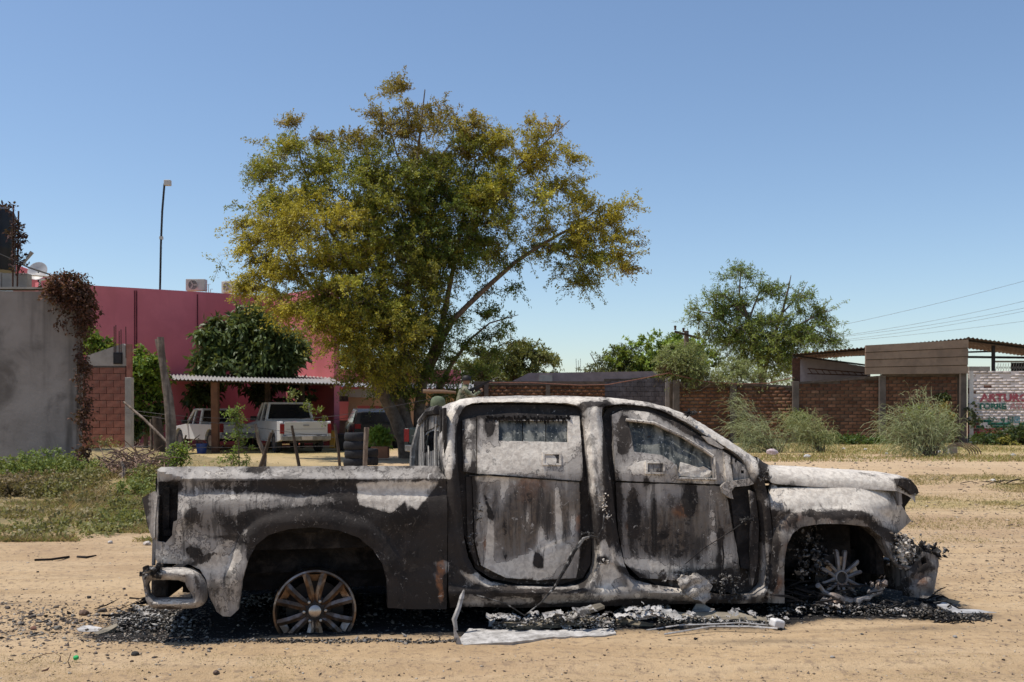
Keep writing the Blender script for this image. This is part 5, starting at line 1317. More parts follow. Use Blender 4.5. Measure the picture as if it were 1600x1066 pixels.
# centre: low brick wall, grey parapet, block building
YC = 46.
cw = empty('low_brick_wall', (xw(880, YC), YC, 0)); tag(cw, 'lower brick wall with dark coping directly behind the burnt cab roof', 'wall')
mb = MB(); mb.b2((xw(742,YC)-xw(880,YC), 0, -.2), (xw(945,YC)-xw(880,YC), .2, zw(600,YC))); mb.build('mortar_bed', M['mortar'], cw)
brickwork(cw, 742, 945, YC, zw(602,YC), zw(602,YC), colf=lambda u, v: tuple(x*.8 for x in redbrick(u, v*.8)), zbot=.6)
mb = MB(); mb.b2((xw(740,YC)-xw(880,YC), -.08, zw(602,YC)), (xw(945,YC)-xw(880,YC), .25, zw(596,YC))); mb.build('coping', M['copedark'], cw)
for x in (856, 760): MB().box((xw(x,YC)-xw(880,YC), -.06, zw(602,YC)/2), (.2, .2, zw(602,YC))).build('column', M['colconc'], cw)
gb = empty('grey_outbuilding', (xw(960, 48.), 48., 0)); tag(gb, 'low grey outbuilding with sloping pinkish grey parapet behind the lower brick wall', 'building')
def gl_(px, py, Y=48.): return at(px, py, Y)-gb.location
mb = MB(); A = [gl_(800,596), gl_(826,583), gl_(1036,580), gl_(1036,586), gl_(940,597)]
mb.add(A+[p+Vector((0, .3, 0)) for p in A], [(4,3,2,1,0),(5,6,7,8,9),(0,1,6,5),(1,2,7,6),(2,3,8,7)]); mb.build('parapet', mat('pinkish_render', (.30,.24,.235), (.24,.19,.185), 3), gb)
mb = MB(); mb.b2(tuple(gl_(842,586)-Vector((0,.1,0))), tuple(gl_(863,598)+Vector((0,.4,0)))); mb.build('roof_block', M['ltconcrete'], gb)
M['greyblock'] = mat('grey_block', (.155,.14,.145), (.10,.09,.095), 3, .95, bump=.5, c3=(.07,.06,.06), s3=1.)
k = 0
for row in range(6):
    for c_ in range(9):
        x0 = 945+c_*11.3-(row % 2)*5.6; x1 = x0+10.9; x0 = max(x0, 944); x1 = min(x1, 1042)
        if x1-x0 < 3: continue
        y0 = 590+row*7.4
        if row == 0: y0 = max(590, 597-(x0-944)*.09)
        mb = MB(); mb.b2(tuple(gl_(x0, 590+(row+1)*7.4-.5, 47.8)), tuple(gl_(x1, y0, 47.8)+Vector((0, .2, 0)))); mb.build('block', M['greyblock'], gb)
mb = MB(); mb.b2(tuple(gl_(944, 690, 47.95)), tuple(gl_(1043, 592, 47.95)+Vector((0, .2, 0)))); mb.build('mortar_bed', M['mortar'], gb)
mb = MB(); mb.b2(tuple(gl_(1040, 690, 47.7)), tuple(gl_(1049, 588, 47.7)+Vector((0, .2, 0)))); mb.build('column', M['concrete'], gb)
mb = MB()
for x in (901, 904, 907): mb.tube([gl_(x, 583, 47.9), gl_(x+rnd.uniform(-1, 1), 560+rnd.uniform(0, 5), 47.9)], .012, 4)
mb.build('rebar', M['rustbar'], gb)
# reddish cable draped along the walls
cb = MB(); pts = [(760,598),(830,598),(905,602),(950,601),(1000,592),(1045,583),(1060,587),(1100,596),(1150,600),(1200,599),(1240,590)]
cb.tube([at(x, y, YW-.3) for x, y in pts], .022, 5); o = cb.build('draped_cable', M['ropered']); tag(o, 'reddish cable sagging along the top of the brick walls', 'cable')
o = MB().tube([at(x, y, YW-.25) for x, y in [(1058,590),(1066,602),(1080,612),(1094,610),(1110,600)]], .018, 5).build('hanging_stem', M['oldwood']); tag(o, 'bare stem looping down below the creeper on the brick wall', 'stem')

# utility pole and wires
up = empty('utility_pole', at(1072, 650, 62)); tag(up, 'wooden utility pole with tilted crossarm beyond the green trees', 'utility pole')
def ul(px, py, d=0): return at(px, py, 62+d)-up.location
MB().tube([ul(1072, 660), ul(1072.5, 517)], [.2, .15], 8).build('pole', M['oldwood'], up, smooth=True)
MB().tube([ul(1054, 518, -.2), ul(1093, 529, -.2)], .09, 4).build('crossarm', M['darkwood'], up)
for x, y in ((1055, 516), (1068, 519.5), (1092, 527)):
    MB().lathe([(.0,.3),(.09,.26),(.06,.1),(.1,.02),(0,0)], 8, Matrix.Translation(ul(x, y, -.2))).build('insulator', M['darkwood'], up)
for (a, b, s), lab in zip((((1315,508),(1600,437),6),((1300,527),(1600,467),10),((1310,527),(1600,478),9),((1310,532),(1600,483),9),((1320,533),(1600,500),5)), ('topmost overhead wire, alone high in the sky at the right', 'second highest overhead wire at the right edge, top of the close bundle', 'middle overhead wire of the close bundle at the right edge', 'fourth overhead wire down at the right edge, lowest of the close bundle', 'lowest overhead wire at the right, just above the shed roof')):
    pts = []
    for i in range(14):
        t_ = i/13*1.25; pts.append(at(a[0]+(b[0]-a[0])*t_, a[1]+(b[1]-a[1])*t_+s*4*(t_/1.25)*(1-t_/1.25)*.6, 90-60*t_/1.25))
    o = MB().tube(pts, [.014-.009*i/13 for i in range(14)], 4).build('power_line', M['wire']); tag(o, lab, 'wire', 'overhead wires at the right')
for ya, yb, lab in ((527,531,'upper of two pale wires from the utility pole through the feathery tree'),(534,536,'lower of two pale wires from the utility pole through the feathery tree')):
    o = MB().tube([at(1090, 528, 61.8), at(1150, ya, 61), at(1240, yb, 60), at(1320, yb+1, 60)], .012, 4).build('power_line', M['wire']); tag(o, lab, 'wire', 'wires from the utility pole')

# ================================================================== LEFT: PINK HOUSE
ph = empty('pink_house', at(300, 700, 40)); tag(ph, 'pink rendered house with plain windowless walls behind the parked white trucks', 'house')
def hl(px, py, Y): return at(px, py, Y)-ph.location
Y0, Y1_, Y2_ = 36.0, 43.8, 45.
zT = (at(145, 443, 38)).z
def wallq(x0, Ya, x1, Yb, za, zb_, m, name, th=.25):
    a = at(x0, 640, Ya); b = at(x1, 640, Yb); l = ph.location
    n = Vector((b.y-a.y, -(b.x-a.x), 0)).normalized()*-th
    P = [Vector((a.x, a.y, -.2)), Vector((b.x, b.y, -.2)), Vector((b.x, b.y, zb_)), Vector((a.x, a.y, za))]
    MB().add([p-l for p in P]+[p+n-l for p in P], [(0,1,2,3),(7,6,5,4),(3,2,6,7),(1,5,6,2),(4,0,3,7)]).build(name, m, ph)
wallq(60, Y0, 425, Y1_, at(60,441,Y0).z, at(425,463,Y1_).z, M['pink'], 'wall')
wallq(425, Y1_, 522, 40., at(425,463,Y1_).z, at(425,463,Y1_).z, M['pink'], 'wall')
wallq(500, 47, 720, 47.5, at(500,576,47).z, at(720,578,47.5).z, M['pink'], 'wall')
def onwall(px): 
    t_ = (px-60)/365; a = at(60, 640, Y0); b = at(425, 640, Y1_)
    # intersect ray with the wall line
    dx = (px-CX)/FPX; 
    s = (a.x-dx*a.y)/((dx*(b.y-a.y))-(b.x-a.x)); return a.y+s*(b.y-a.y)
for px, w in ((210.5, .05), (213.5, .05), (308.5, .05)):
    Yp = onwall(px)-.012
    top = at(px, 447+(px-150)*.062, Yp); MB().b2((top.x-w/2-ph.location.x, Yp-ph.location.y-.01, -.1), (top.x+w/2-ph.location.x, Yp-ph.location.y, top.z)).build('drain_pipe' if px < 300 else 'wall_joint', M['pinkline'], ph)
# raised roof part seen beside the tank
mb = MB(); A = [hl(20,412,41), hl(75,432,41), hl(80,470,41), hl(20,470,41)]
mb.add(A+[p+Vector((0, .3, 0)) for p in A], [(3,2,1,0),(4,5,6,7),(0,1,5,4)]); mb.build('roof_gable', M['pink'], ph)
mb = MB(); mb.tube([hl(40,429,34), hl(92,433,34)], .04, 5); mb.tube([hl(62,452,34), hl(63,438,34), hl(92,432,34)], .04, 5); mb.build('white_pipe', M['whitepaint'], ph)
# satellite dish, air conditioners, mast
sd = empty('satellite_dish', at(60, 427, 40)); tag(sd, 'pale satellite dish peeking above the pink roof near the water tank', 'dish')
MB().lathe([(0,.0),(.2,.02),(.38,.09),(.4,.09),(.2,.0),(0,-.02)], 20, Matrix.Translation((0,0,.05)) @ Matrix.Rotation(R(70), 4, 'X')).build('dish', M['zinc'], sd, smooth=True)
MB().tube([(0,0,-.6),(0,0,.05)], .03, 6).build('mast', M['steel'], sd)
def ac(px0, py0, px1, py1, Y, label, rot):
    c = at((px0+px1)/2, py1, Y); r = empty('air_conditioner', c, rot); tag(r, label, 'air conditioner', 'air conditioners on the pink roof')
    w = (px1-px0)/FPX*Y; h = (py1-py0)/FPX*Y; dp = .35
    MB().b2((-w/2, 0, 0), (w/2, dp, h)).build('casing', M['acwhite'], r, bevel=.015)
    rr = h*.40; cx = -w*.12
    MB().lathe([(rr*1.08,.0),(rr*1.08,.02),(rr,.02),(rr,.0)], 24, Matrix.Translation((cx, -.002, h*.48)) @ Matrix.Rotation(R(90), 4, 'X')).build('fan_ring', M['acwhite'], r)
    MB().lathe([(0,0),(rr,0)], 24, Matrix.Translation((cx, -.006, h*.48)) @ Matrix.Rotation(R(90), 4, 'X')).build('fan_opening', M['steel'], r)
    mb = MB()
    for k in range(-4, 5):
        x = k*rr/4.6; hh = math.sqrt(max(rr*rr-x*x, 0)); mb.b2((cx+x-.006, -.02, h*.48-hh), (cx+x+.006, -.012, h*.48+hh))
    for k in range(3): a_ = k*2.09; mb.box((cx+.5*rr*math.cos(a_), -.009, h*.48+.5*rr*math.sin(a_)), (rr*.8, .004, rr*.25), Matrix.Rotation(-a_, 3, 'Y'))
    mb.build('grille', M['acwhite'], r)
ac(290, 436, 320, 454, onwall(300)+.4, 'left air conditioner on the pink roof, its round fan in full view', 0)
ac(342, 439, 372, 457, onwall(350)+.5, 'air conditioner right of the pair on the pink roof, partly behind the tree leaves', R(-28))
mb = MB(); Yp = onwall(330)+.4
for x, h_ in ((322,445),(326,444),(329,452)): mb.tube([at(x, 457, Yp), at(x, h_, Yp), at(x+3, h_, Yp)], .015, 4)
o = mb.build('pipe_stub', M['zinc']); tag(o, 'small metal pipe stubs between the two roof air conditioners', 'pipes')
ms = empty('antenna_mast', at(250, 452, onwall(250)+.3)); tag(ms, 'tall thin leaning mast with white box on top above the pink roof', 'antenna')
Ym = onwall(250)+.3
def mm(px, py): return at(px, py, Ym)-ms.location
MB().tube([mm(250, 455), mm(251.5, 380), mm(253.5, 330), mm(257, 287)], .045, 6).build('mast', M['steel'], ms)
MB().box(mm(262, 286), (.26, .2, .22)).build('antenna_box', M['whitepaint'], ms, bevel=.02); MB().box(mm(252, 372), (.13, .1, .12)).build('junction_box', M['acwhite'], ms)

# grey rendered wall in the left foreground
YG = 20.6
gw = empty('rendered_wall', (at(60, 700, YG).x, YG, 0)); tag(gw, 'tall stained grey rendered wall at the left edge of the photo', 'wall')
def gwl(px, py, Y=YG): return at(px, py, Y)-gw.location
A = [gwl(-420, 452), gwl(121, 455.5)]
mb = MB(); P = [Vector((A[0].x, 0, -.3)), Vector((gwl(119,740).x, 0, -.3)), A[1], A[0]]
mb.add(P+[p+Vector((0, .28, 0)) for p in P], [(0,1,2,3),(7,6,5,4),(3,2,6,7),(1,5,6,2),(4,0,3,7)]); mb.build('render', M['concwall'], gw)
mb = MB(); mb.b2((A[0].x, -.03, A[0].z+.002), (A[1].x+.0, .3, A[0].z+.04)); mb.build('top_edge', M['ltconcrete'], gw)
tk = empty('water_tank', at(-16, 424, 24)); tag(tk, 'black plastic water tank on concrete blocks, cut by the left edge of the photo', 'water tank')
r_ = 37/FPX*24
MB().lathe([(0,0),(r_*.98,0),(r_,.05),(r_,.5),(r_*1.01,.52),(r_,.56),(r_,1.35),(r_*.93,1.45),(r_*.4,1.6),(r_*.35,1.62),(0,1.63)], 36).build('tank_body', M['blackplastic'], tk, smooth=30)
MB().lathe([(0,1.72),(r_*.36,1.70),(r_*.38,1.62),(0,1.62)], 20).build('lid', M['blackplastic'], tk, smooth=30)
for a, b, lab in (((-60,426),(2,452),'pale concrete block carrying the water tank, cut by the left edge'), ((3,427),(42,452),'pale concrete block under the right side of the water tank')):
    o = MB().b2(tuple(at(a[0], b[1]-1, 23.6)), tuple(at(b[0], a[1], 23.6)+Vector((0, .25, 0)))).build('concrete_block', M['ltconcrete'], None, bevel=.01); tag(o, lab, 'block')
fr_ = MB(); fr_.tube([at(20,448,23.4), at(21,320,23.4), at(0,321,23.4)], .02, 5); fr_.tube([at(27,448,23.4), at(29,330,23.4)], .02, 5)
o = fr_.build('tank_frame', M['rustbar']); tag(o, 'thin rusty bar frame standing beside the water tank', 'frame')
o = MB().tube([at(-5,395,23.2), at(20,406,23.2), at(45,418,23.), at(78,429,22.8)], .02, 5).build('cable', M['steel']); tag(o, 'black cable running from the water tank down to the dry vine', 'cable')
o = MB().tube([at(36,413,23.4), at(50,394,23.4)], [.02,.05], 5).build('yagi_antenna', M['zinc']); tag(o, 'small slanting metal bracket right of the water tank', 'bracket')
DB1, DB2 = (.13,.055,.035), (.07,.03,.02)
def vine(name, label, blobs, loc, n, per, l, w, **kw):
    V, F_, C, A_, B_ = crown(blobs, n, per, l, w, **kw); L = np.array(loc)
    root = empty(name, loc); tag(root, label, 'vine'); np_mesh('foliage', V-L, F_, M['deadleaf'], C, root)
    TV, TF = ribbons(A_-L, B_-L, .005, .003); np_mesh('stems', TV, TF, M['bark'], None, root); return root
def vb(px, py, rx, ry, Y, w=1., ca=DB1, cb=DB2): 
    b = bl(px, py, rx, ry, Y, w, ca, cb); return (b[0], (b[1][0], .22, b[1][2]), b[2], ca, cb)
vine('dry_vine', 'dry reddish brown vine spilling over the corner of the grey rendered wall', [vb(100,445,28,18,20.4,1.,(.22,.09,.05)), vb(122,462,24,22,20.4,1.), vb(129,500,8,34,20.5,.7), vb(129,570,5,46,20.5,.55), vb(130,640,6,40,20.5,.55), vb(132,710,9,30,20.4,.4,(.18,.09,.05)), vb(84,462,12,8,20.3,.5), vb(97,490,5,18,20.35,.25), vb(140,480,8,25,20.5,.4), vb(118,432,20,6,20.4,.4)], tuple(at(130, 600, 20.5)), 620, 12, .07, .022, twL=(.08, .22), droop=.7, shell=.6, spread=.03, flatlv=.8)
vine('dry_vine', 'dark dead vine climbing the bar frame beside the water tank', [vb(10,322,12,4,23.3,1.,(.05,.025,.03)), vb(24,345,4,12,23.3,1.,(.05,.025,.03)), vb(26,370,8,20,23.3,1.,(.06,.025,.03)), vb(28,405,6,20,23.3,1.,(.05,.02,.025)), vb(32,360,3,16,23.3,.6,(.05,.02,.025))], tuple(at(26, 380, 23.3)), 62, 7, .09, .03, twL=(.08, .2), droop=.7, shell=.7, spread=.03)
# reddish block wall
YR = 27.
rb = empty('block_wall', (at(160, 700, YR).x, YR, 0)); tag(rb, 'reddish concrete block wall between the dry vine and the pale column', 'wall')
bw, bh_ = .385, .183
x0 = at(112, 640, YR).x; x1 = at(196.5, 640, YR).x; ztp = at(0, 573, YR).z; meshes = {}
row = 0; z = -.12
while z < ztp-.1:
    x = x0-(row % 2)*bw/2
    while x < x1-.05:
        a = max(x, x0); b = min(x+bw-.014, x1)
        if b-a > .06:
            key = (round(b-a, 3), (row*3+int(x*7)) % 3)
            if key not in meshes:
                q = MB().b2((0, 0, 0), (b-a, .14, bh_-.013)); me = bpy.data.meshes.new('brick'); me.from_pydata(q.v, [], q.f); me.materials.append(M['blockbrick']); meshes[key] = me
            ob = bpy.data.objects.new('brick', meshes[key]); link(ob, rb)
            ob.location = (a-rb.location.x, -.02-rnd.uniform(0, .014), z+bh_*0+rnd.uniform(-.002, .002)); 
        x += bw
    z += bh_; row += 1
MB().b2((x0-rb.location.x, .0, -.2), (x1-rb.location.x, .10, ztp-.03)).build('mortar_bed', mat('red_mortar', (.14,.07,.055), (.10,.05,.04), 5, .95), rb)
MB().b2((x0-rb.location.x, -.05, ztp-.03), (x1-rb.location.x, .14, ztp+.02)).build('coping', M['copedark'], rb)
pcn = empty('concrete_column', at(202, 712, 27.)); tag(pcn, 'pale concrete column at the right end of the reddish block wall', 'column')
MB().b2((-.09, -.08, -.1), (.09, .1, at(0, 590, 27.).z-pcn.location.z)).build('shaft', M['ltconcrete'], pcn, bevel=.01)
MB().b2((-.06, -.05, at(0, 589.9, 27.).z-pcn.location.z), (.06, .08, at(0, 538, 27.).z-pcn.location.z)).build('unfinished_brick_top', M['blockbrick'], pcn)
gp_ = empty('grey_parapet', at(170, 573, 30)); tag(gp_, 'sloping grey rendered parapet with small dark window above the reddish block wall', 'parapet')
def gq(px, py, d=0): return at(px, py, 30+d)-gp_.location
A = [gq(135,556), gq(192,537), gq(196,541), gq(196,600), gq(135,600)]
MB().add(A+[p+Vector((0, .3, 0)) for p in A], [(4,3,2,1,0),(5,6,7,8,9),(0,1,6,5),(1,2,7,6),(2,3,8,7)]).build('render', M['concrete'], gp_)
MB().b2(tuple(gq(177,569,-.02)), tuple(gq(192,551,.02))).build('window_opening', M['steel'], gp_)
MB().b2(tuple(gq(178,568,-.05)), tuple(gq(190,553,-.03))).build('window_panel', M['steel'], gp_)
mb = MB()
for x in (178.5, 181, 186.5, 189.5, 197): mb.tube([gq(x, 560), gq(x+rnd.uniform(-.5, .5), 508+rnd.uniform(-2, 10))], .014, 4)
mb.build('rebar', M['rustbar'], gp_)

# ================================================================== CARPORT AND PORCH
YP = 33.6
cp = empty('carport', at(400, 712, YP)); tag(cp, 'carport with pale corrugated roof on a brown post shading the white trucks', 'carport')
def cl(px, py, Y=YP): return at(px, py, Y)-cp.location
mb = MB(); corr(mb, lambda s: cl(268, 593, 32.6).lerp(cl(538, 600, 34.), s), lambda s: cl(264, 584.5, 40.5).lerp(cl(512, 588, 42.5), s), 46, .035, 0); mb.build('corrugated_roof', M['zinc'], cp)
MB().tube([cl(270, 594.5, 32.7), cl(536, 601.5, 34.1)], .035, 4).build('front_rail', M['darkwood'], cp)
MB().tube([cl(337, 714), cl(336, 597, 33.2)], .16, 4).build('post', mat('brown_post', (.17,.085,.05), (.12,.06,.04), 5), cp)
MB().tube([cl(472, 700, 38), cl(472, 594, 37)], .1, 4).build('post', M['darkwood'], cp)
for s in (.2, .4, .6, .8):
    a = cl(268, 595.5, 32.6).lerp(cl(538, 602, 34.), s); b = cl(264, 588, 40.5).lerp(cl(512, 590, 42.5), s)
    MB().tube([a, b], .05, 4).build('rafter', M['darkwood'], cp)
MB().tube([cl(420, 700, 37), cl(418, 600, 37)], .12, 6).build('post', M['darkwood'], cp)
po = empty('porch', at(620, 700, 42)); tag(po, 'peach coloured porch with square columns behind the big tree', 'porch')
def ql(px, py, Y=42.): return at(px, py, Y)-po.location
MB().b2(tuple(ql(544, 690)), tuple(ql(556.5, 634)+Vector((0, .35, 0)))).build('column', M['peach'], po)
MB().b2(tuple(ql(640, 690)), tuple(ql(652, 634)+Vector((0, .35, 0)))).build('column', M['peach'], po)
MB().b2(tuple(ql(545, 634)), tuple(ql(740, 613.5)+Vector((0, .35, 0)))).build('lintel', M['peach'], po)
mb = MB(); A = [ql(520,610,41.8), ql(600,606,41.8), ql(600,622,41.8), ql(520,620,41.8)]
mb.add(A+[p+Vector((0, .12, 0)) for p in A], [(3,2,1,0),(4,5,6,7),(0,1,5,4),(0,4,7,3)]); mb.build('gable_panel', M['whitepaint'], po)
mb = MB(); corr(mb, lambda s: ql(480, 612, 40.5).lerp(ql(530, 603, 41.), s), lambda s: ql(480, 606, 46).lerp(ql(530, 598, 46), s), 8, .03, 0); corr(mb, lambda s: ql(530, 603.5, 41.).lerp(ql(740, 608, 41.), s), lambda s: ql(530, 597, 47).lerp(ql(740, 600, 47), s), 30, .035, 0); mb.build('corrugated_roof', M['zinc'], po)
MB().b2(tuple(ql(476, 627.5, 41)), tuple(ql(544, 619, 41)+Vector((0, .1, 0)))).build('fascia_board', M['darkwood'], po)
MB().b2(tuple(ql(500, 680, 43)), tuple(ql(545, 657, 43)+Vector((0, .1, 0)))).build('low_wall', M['concrete'], po)
mb = MB()
for k in range(5): mb.tube([ql(655+k*9, 655, 41.9), ql(655+k*9, 632, 41.9)], .02, 4)
mb.tube([ql(650,643,41.9), ql(695,643,41.9)], .02, 4); mb.build('window_bars', M['whitepaint'], po)
MB().b2(tuple(ql(653, 690, 42.2)), tuple(ql(740, 634, 42.2)+Vector((0, .1, 0)))).build('dark_opening', M['steel'], po)

# ================================================================== VEHICLES
def pickup(label, px, Y, yaw, paint, L=5.2, W=1.85, H=1.75, cabf=(.36, .70), tail=True, z0=.0, bull=False):
    base = at(px, 640, Y); base.z = float(gz(base.x, base.y))+z0
    r = empty('parked_pickup', base, yaw); tag(r, label, 'pickup truck')
    # local: x forward from the tail, y to the left, z up ; origin under the middle of the tail
    hb = .62*H; hw = W/2; x1, x2 = cabf[0]*L, cabf[1]*L
    def arcp(cx, n=9, rr=.40): return [(cx+rr*math.cos(math.pi*k/(n-1)), .36+rr*math.sin(math.pi*k/(n-1))) for k in range(n)]
    xw1, xw2 = .20*L, .81*L
    prof = [(0, .45), (0, hb-.04), (.03, hb), (x1, hb), (x2, hb), (x2+.15, hb-.02), (L-.2, hb-.13), (L, hb-.25), (L, .42)]+[(xw2+.42, .36)]+arcp(xw2)[0:]+[(xw1+.42, .36)]+arcp(xw1)+[(.1, .42)]
    mb = MB(); n = len(prof)
    mb.add([(x, -hw, z) for x, z in prof]+[(x, -hw+.10, z) for x, z in prof], [tuple(range(n)), tuple(range(2*n-1, n-1, -1))]+[(i, i+n, (i+1) % n+n, (i+1) % n) for i in range(n)])
    mb.add([(x, hw-.10, z) for x, z in prof]+[(x, hw, z) for x, z in prof], [tuple(range(n)), tuple(range(2*n-1, n-1, -1))]+[(i, i+n, (i+1) % n+n, (i+1) % n) for i in range(n)])
    mb.b2((x2-.1, -hw+.1, hb-.25), (L-.1, hw-.1, hb-.12)); mb.b2((x1+.02, -hw+.1, .4), (L-.05, hw-.1, hb-.26)); mb.b2((.1, -hw+.1, .5), (x1, hw-.1, .58)); mb.b2((x1-.05, -hw+.1, .5), (x1, hw-.1, hb-.03))
    mb.build('body', paint, r, bevel=.012)
    # cab: pillars and roof
    mb = MB(); ins = .14
    def ring(z, f): return [(x1+.02+.10*f, -hw+.03+ins*f), (x2-.02-.42*f, -hw+.03+ins*f), (x2-.02-.42*f, hw-.03-ins*f), (x1+.02+.10*f, hw-.03-ins*f)]
    lo, hi = ring(hb, 0), ring(H, 1)
    for i in range(4):
        mb.tube([(lo[i][0], lo[i][1], hb-.02), (hi[i][0], hi[i][1], H-.03)], .055, 6)
    xm = (x1+x2)/2+.1
    for sg in (-1, 1): mb.tube([(xm, sg*(hw-.04), hb-.02), (xm-.05, sg*(hw-.04-ins), H-.03)], .04, 6)
    top = [(x+.02*(1 if x < xm else -1), y*.99) for x, y in hi]
    mb.add([(x, y, H-.07) for x, y in hi]+[(x, y, H) for x, y in top], [(0,1,2,3),(7,6,5,4),(0,4,5,1),(1,5,6,2),(2,6,7,3),(3,7,4,0)])
    mb.add([(lo[0][0]-.01, lo[0][1], hb-.02),(lo[3][0]-.01, lo[3][1], hb-.02),(lo[3][0]-.01, lo[3][1], hb+.07),(lo[0][0]-.01, lo[0][1], hb+.07)], [(3,2,1,0)])
    mb.build('cab', paint, r, bevel=.01)
    mb = MB(); g_ = .03
    lo2 = [(x+(g_ if i in (0, 3) else -g_), y*(1-g_)) for i, (x, y) in enumerate(lo)]; hi2 = [(x+(g_ if i in (0, 3) else -g_), y*(1-g_)) for i, (x, y) in enumerate(hi)]
    for i in range(4):
        j = (i+1) % 4
        q = MB().add([(lo2[i][0], lo2[i][1], hb), (lo2[j][0], lo2[j][1], hb), (hi2[j][0], hi2[j][1], H-.05), (hi2[i][0], hi2[i][1], H-.05)], [(0,1,2,3)])
        q.build('window', M['carglass'], r)
    # tail
    tg = MB().b2((-.035, -hw+.13, .62), (.02, hw-.13, hb-.01)).build('tailgate', paint, r, bevel=.012)
    MB().b2((-.05, -.1, hb-.16), (-.036, .1, hb-.11)).build('handle', M['cargrey'], tg)
    MB().b2((-.042, -hw+.2, .80), (-.036, hw-.2, .815)).build('crease', M['cargrey'], tg)
    for sg in (-1, 1): MB().b2((-.03, sg*(hw-.125), .66), (.05, sg*(hw+.003), .98)).build('tail_light', M['redlamp'], r)
    MB().b2((-.16, -hw+.05, .43), (-.04, hw-.05, .58)).build('rear_bumper', M['chrome'], r, bevel=.01)
    MB().b2((-.172, -.18, .45), (-.162, .18, .57)).build('number_plate', M['whitepaint'], r)
    mb = MB(); mb.b2((.2, -.5, .33), (L-.4, .5, .45)); mb.build('chassis', M['steel'], r)
    for xw_ in (xw1, xw2):
        for sg in (-1, 1):
            we = empty('wheel', (xw_, sg*(hw-.14), .34)); we.parent = r
            RX = Matrix.Rotation(R(90), 4, 'X')
            MB().lathe([(.2,-.11),(.30,-.11),(.34,-.08),(.345,0),(.34,.08),(.30,.11),(.2,.11)], 20, RX, close=True).build('tyre', M['rubber'], we, smooth=35)
            MB().lathe([(0,.05),(.1,.04),(.19,.10),(.205,.10),(.205,-.10),(0,-.1)], 16, Matrix.Rotation(R(90*sg), 4, 'X')).build('rim', M['chrome'], we, smooth=35)
    mb = MB()
    for sg in (-1, 1): mb.box((x2-.15, sg*(hw+.12), hb+.08), (.1, .2, .16))
    mb.build('side_mirror', paint if paint != M['carwhite'] else M['blackplastic'], r)
    return r
pickup('white full size pickup parked tail first under the right half of the carport', 478, 33.3, R(90+27), M['carwhite'], L=5.3, W=1.72, H=1.72, cabf=(.40,.68))
pickup('white compact extended cab pickup parked behind the brown carport post', 376, 35.5, R(90+40), M['carwhite'], L=4.6, W=1.55, H=1.5, cabf=(.38,.66))
dk = pickup('dark green military pickup half hidden behind the burnt cab', 690, 24.8, R(90-8), M['cardark'], L=5.3, W=1.9, H=1.6, cabf=(.42,.72))
# dark hatchback behind the tyres
def suv(label, px, Y, yaw, paint):
    base = at(px, 640, Y); base.z = 0; r = empty('parked_car', base, yaw); tag(r, label, 'car')
    L, W, H = 4.3, 1.75, 1.5; hw = W/2
    prof = [(0,.4),(0,.9),(.12,1.35),(.4,1.47),(2.2,1.5),(3.0,1.05),(4.1,.88),(4.3,.7),(4.3,.35),(3.9,.35),(3.85,.55),(3.6,.7),(3.3,.68),(3.1,.5),(3.05,.32),(1.2,.32),(1.15,.55),(.9,.7),(.6,.68),(.4,.5),(.35,.35)]
    n = len(prof); mb = MB()
    def yy(z): return hw-(.16*max(0, z-.95)/.5)
    mb.add([(x, -yy(z), z) for x, z in prof]+[(x, yy(z), z) for x, z in prof], [tuple(range(n)), tuple(range(2*n-1, n-1, -1))]+[(i, i+n, (i+1) % n+n, (i+1) % n) for i in range(n)])
    mb.build('body', paint, r, bevel=.02)
    MB().add([(.02,-.65,.98),(.02,.65,.98),(.10,.58,1.36),(.10,-.58,1.36)], [(0,1,2,3)]).build('rear_window', M['carglass'], r).location = (-.02, 0, 0)
    for sg in (-1, 1):
        MB().add([(.5,sg*(hw+.004),.98),(2.7,sg*(hw+.004),.98),(2.1,sg*(hw-.13),1.42),(.6,sg*(hw-.13),1.42)], [(0,1,2,3)]).build('side_window', M['carglass'], r)
        MB().b2((-.02, sg*(hw-.25), .75), (.03, sg*(hw-.03), .92)).build('tail_light', M['redlamp'], r)
        for xw_ in (.78, 3.5):
            MB().lathe([(0,.1),(.2,.1),(.3,.1),(.32,.07),(.32,-.1),(0,-.1)], 18, Matrix.Translation((xw_, sg*(hw-.1), .32)) @ Matrix.Rotation(R(90*sg), 4, 'X')).build('wheel', M['rubber'], r, smooth=35)
    return r
suv('black car with round roofline standing in shade behind the tyre stack', 590, 37., R(90+14), M['carblack'])
yt = empty('yellow_machine', at(519, 705, 35)); tag(yt, 'small yellow machine between the white pickup and the tyre stack', 'machine')
MB().b2((-.1, 0, .1), (.1, .5, .72)).build('body', M['yellow'], yt, bevel=.03); MB().lathe([(0,.06),(.2,.06),(.25,.04),(.25,-.04),(0,-.06)], 16, Matrix.Translation((.35, .1, .25)) @ Matrix.Rotation(R(90), 4, 'X')).build('wheel', M['rubber'], yt); MB().b2((-.0, .2, .2), (1.2, .6, .6)).build('engine', M['steel'], yt, bevel=.03)

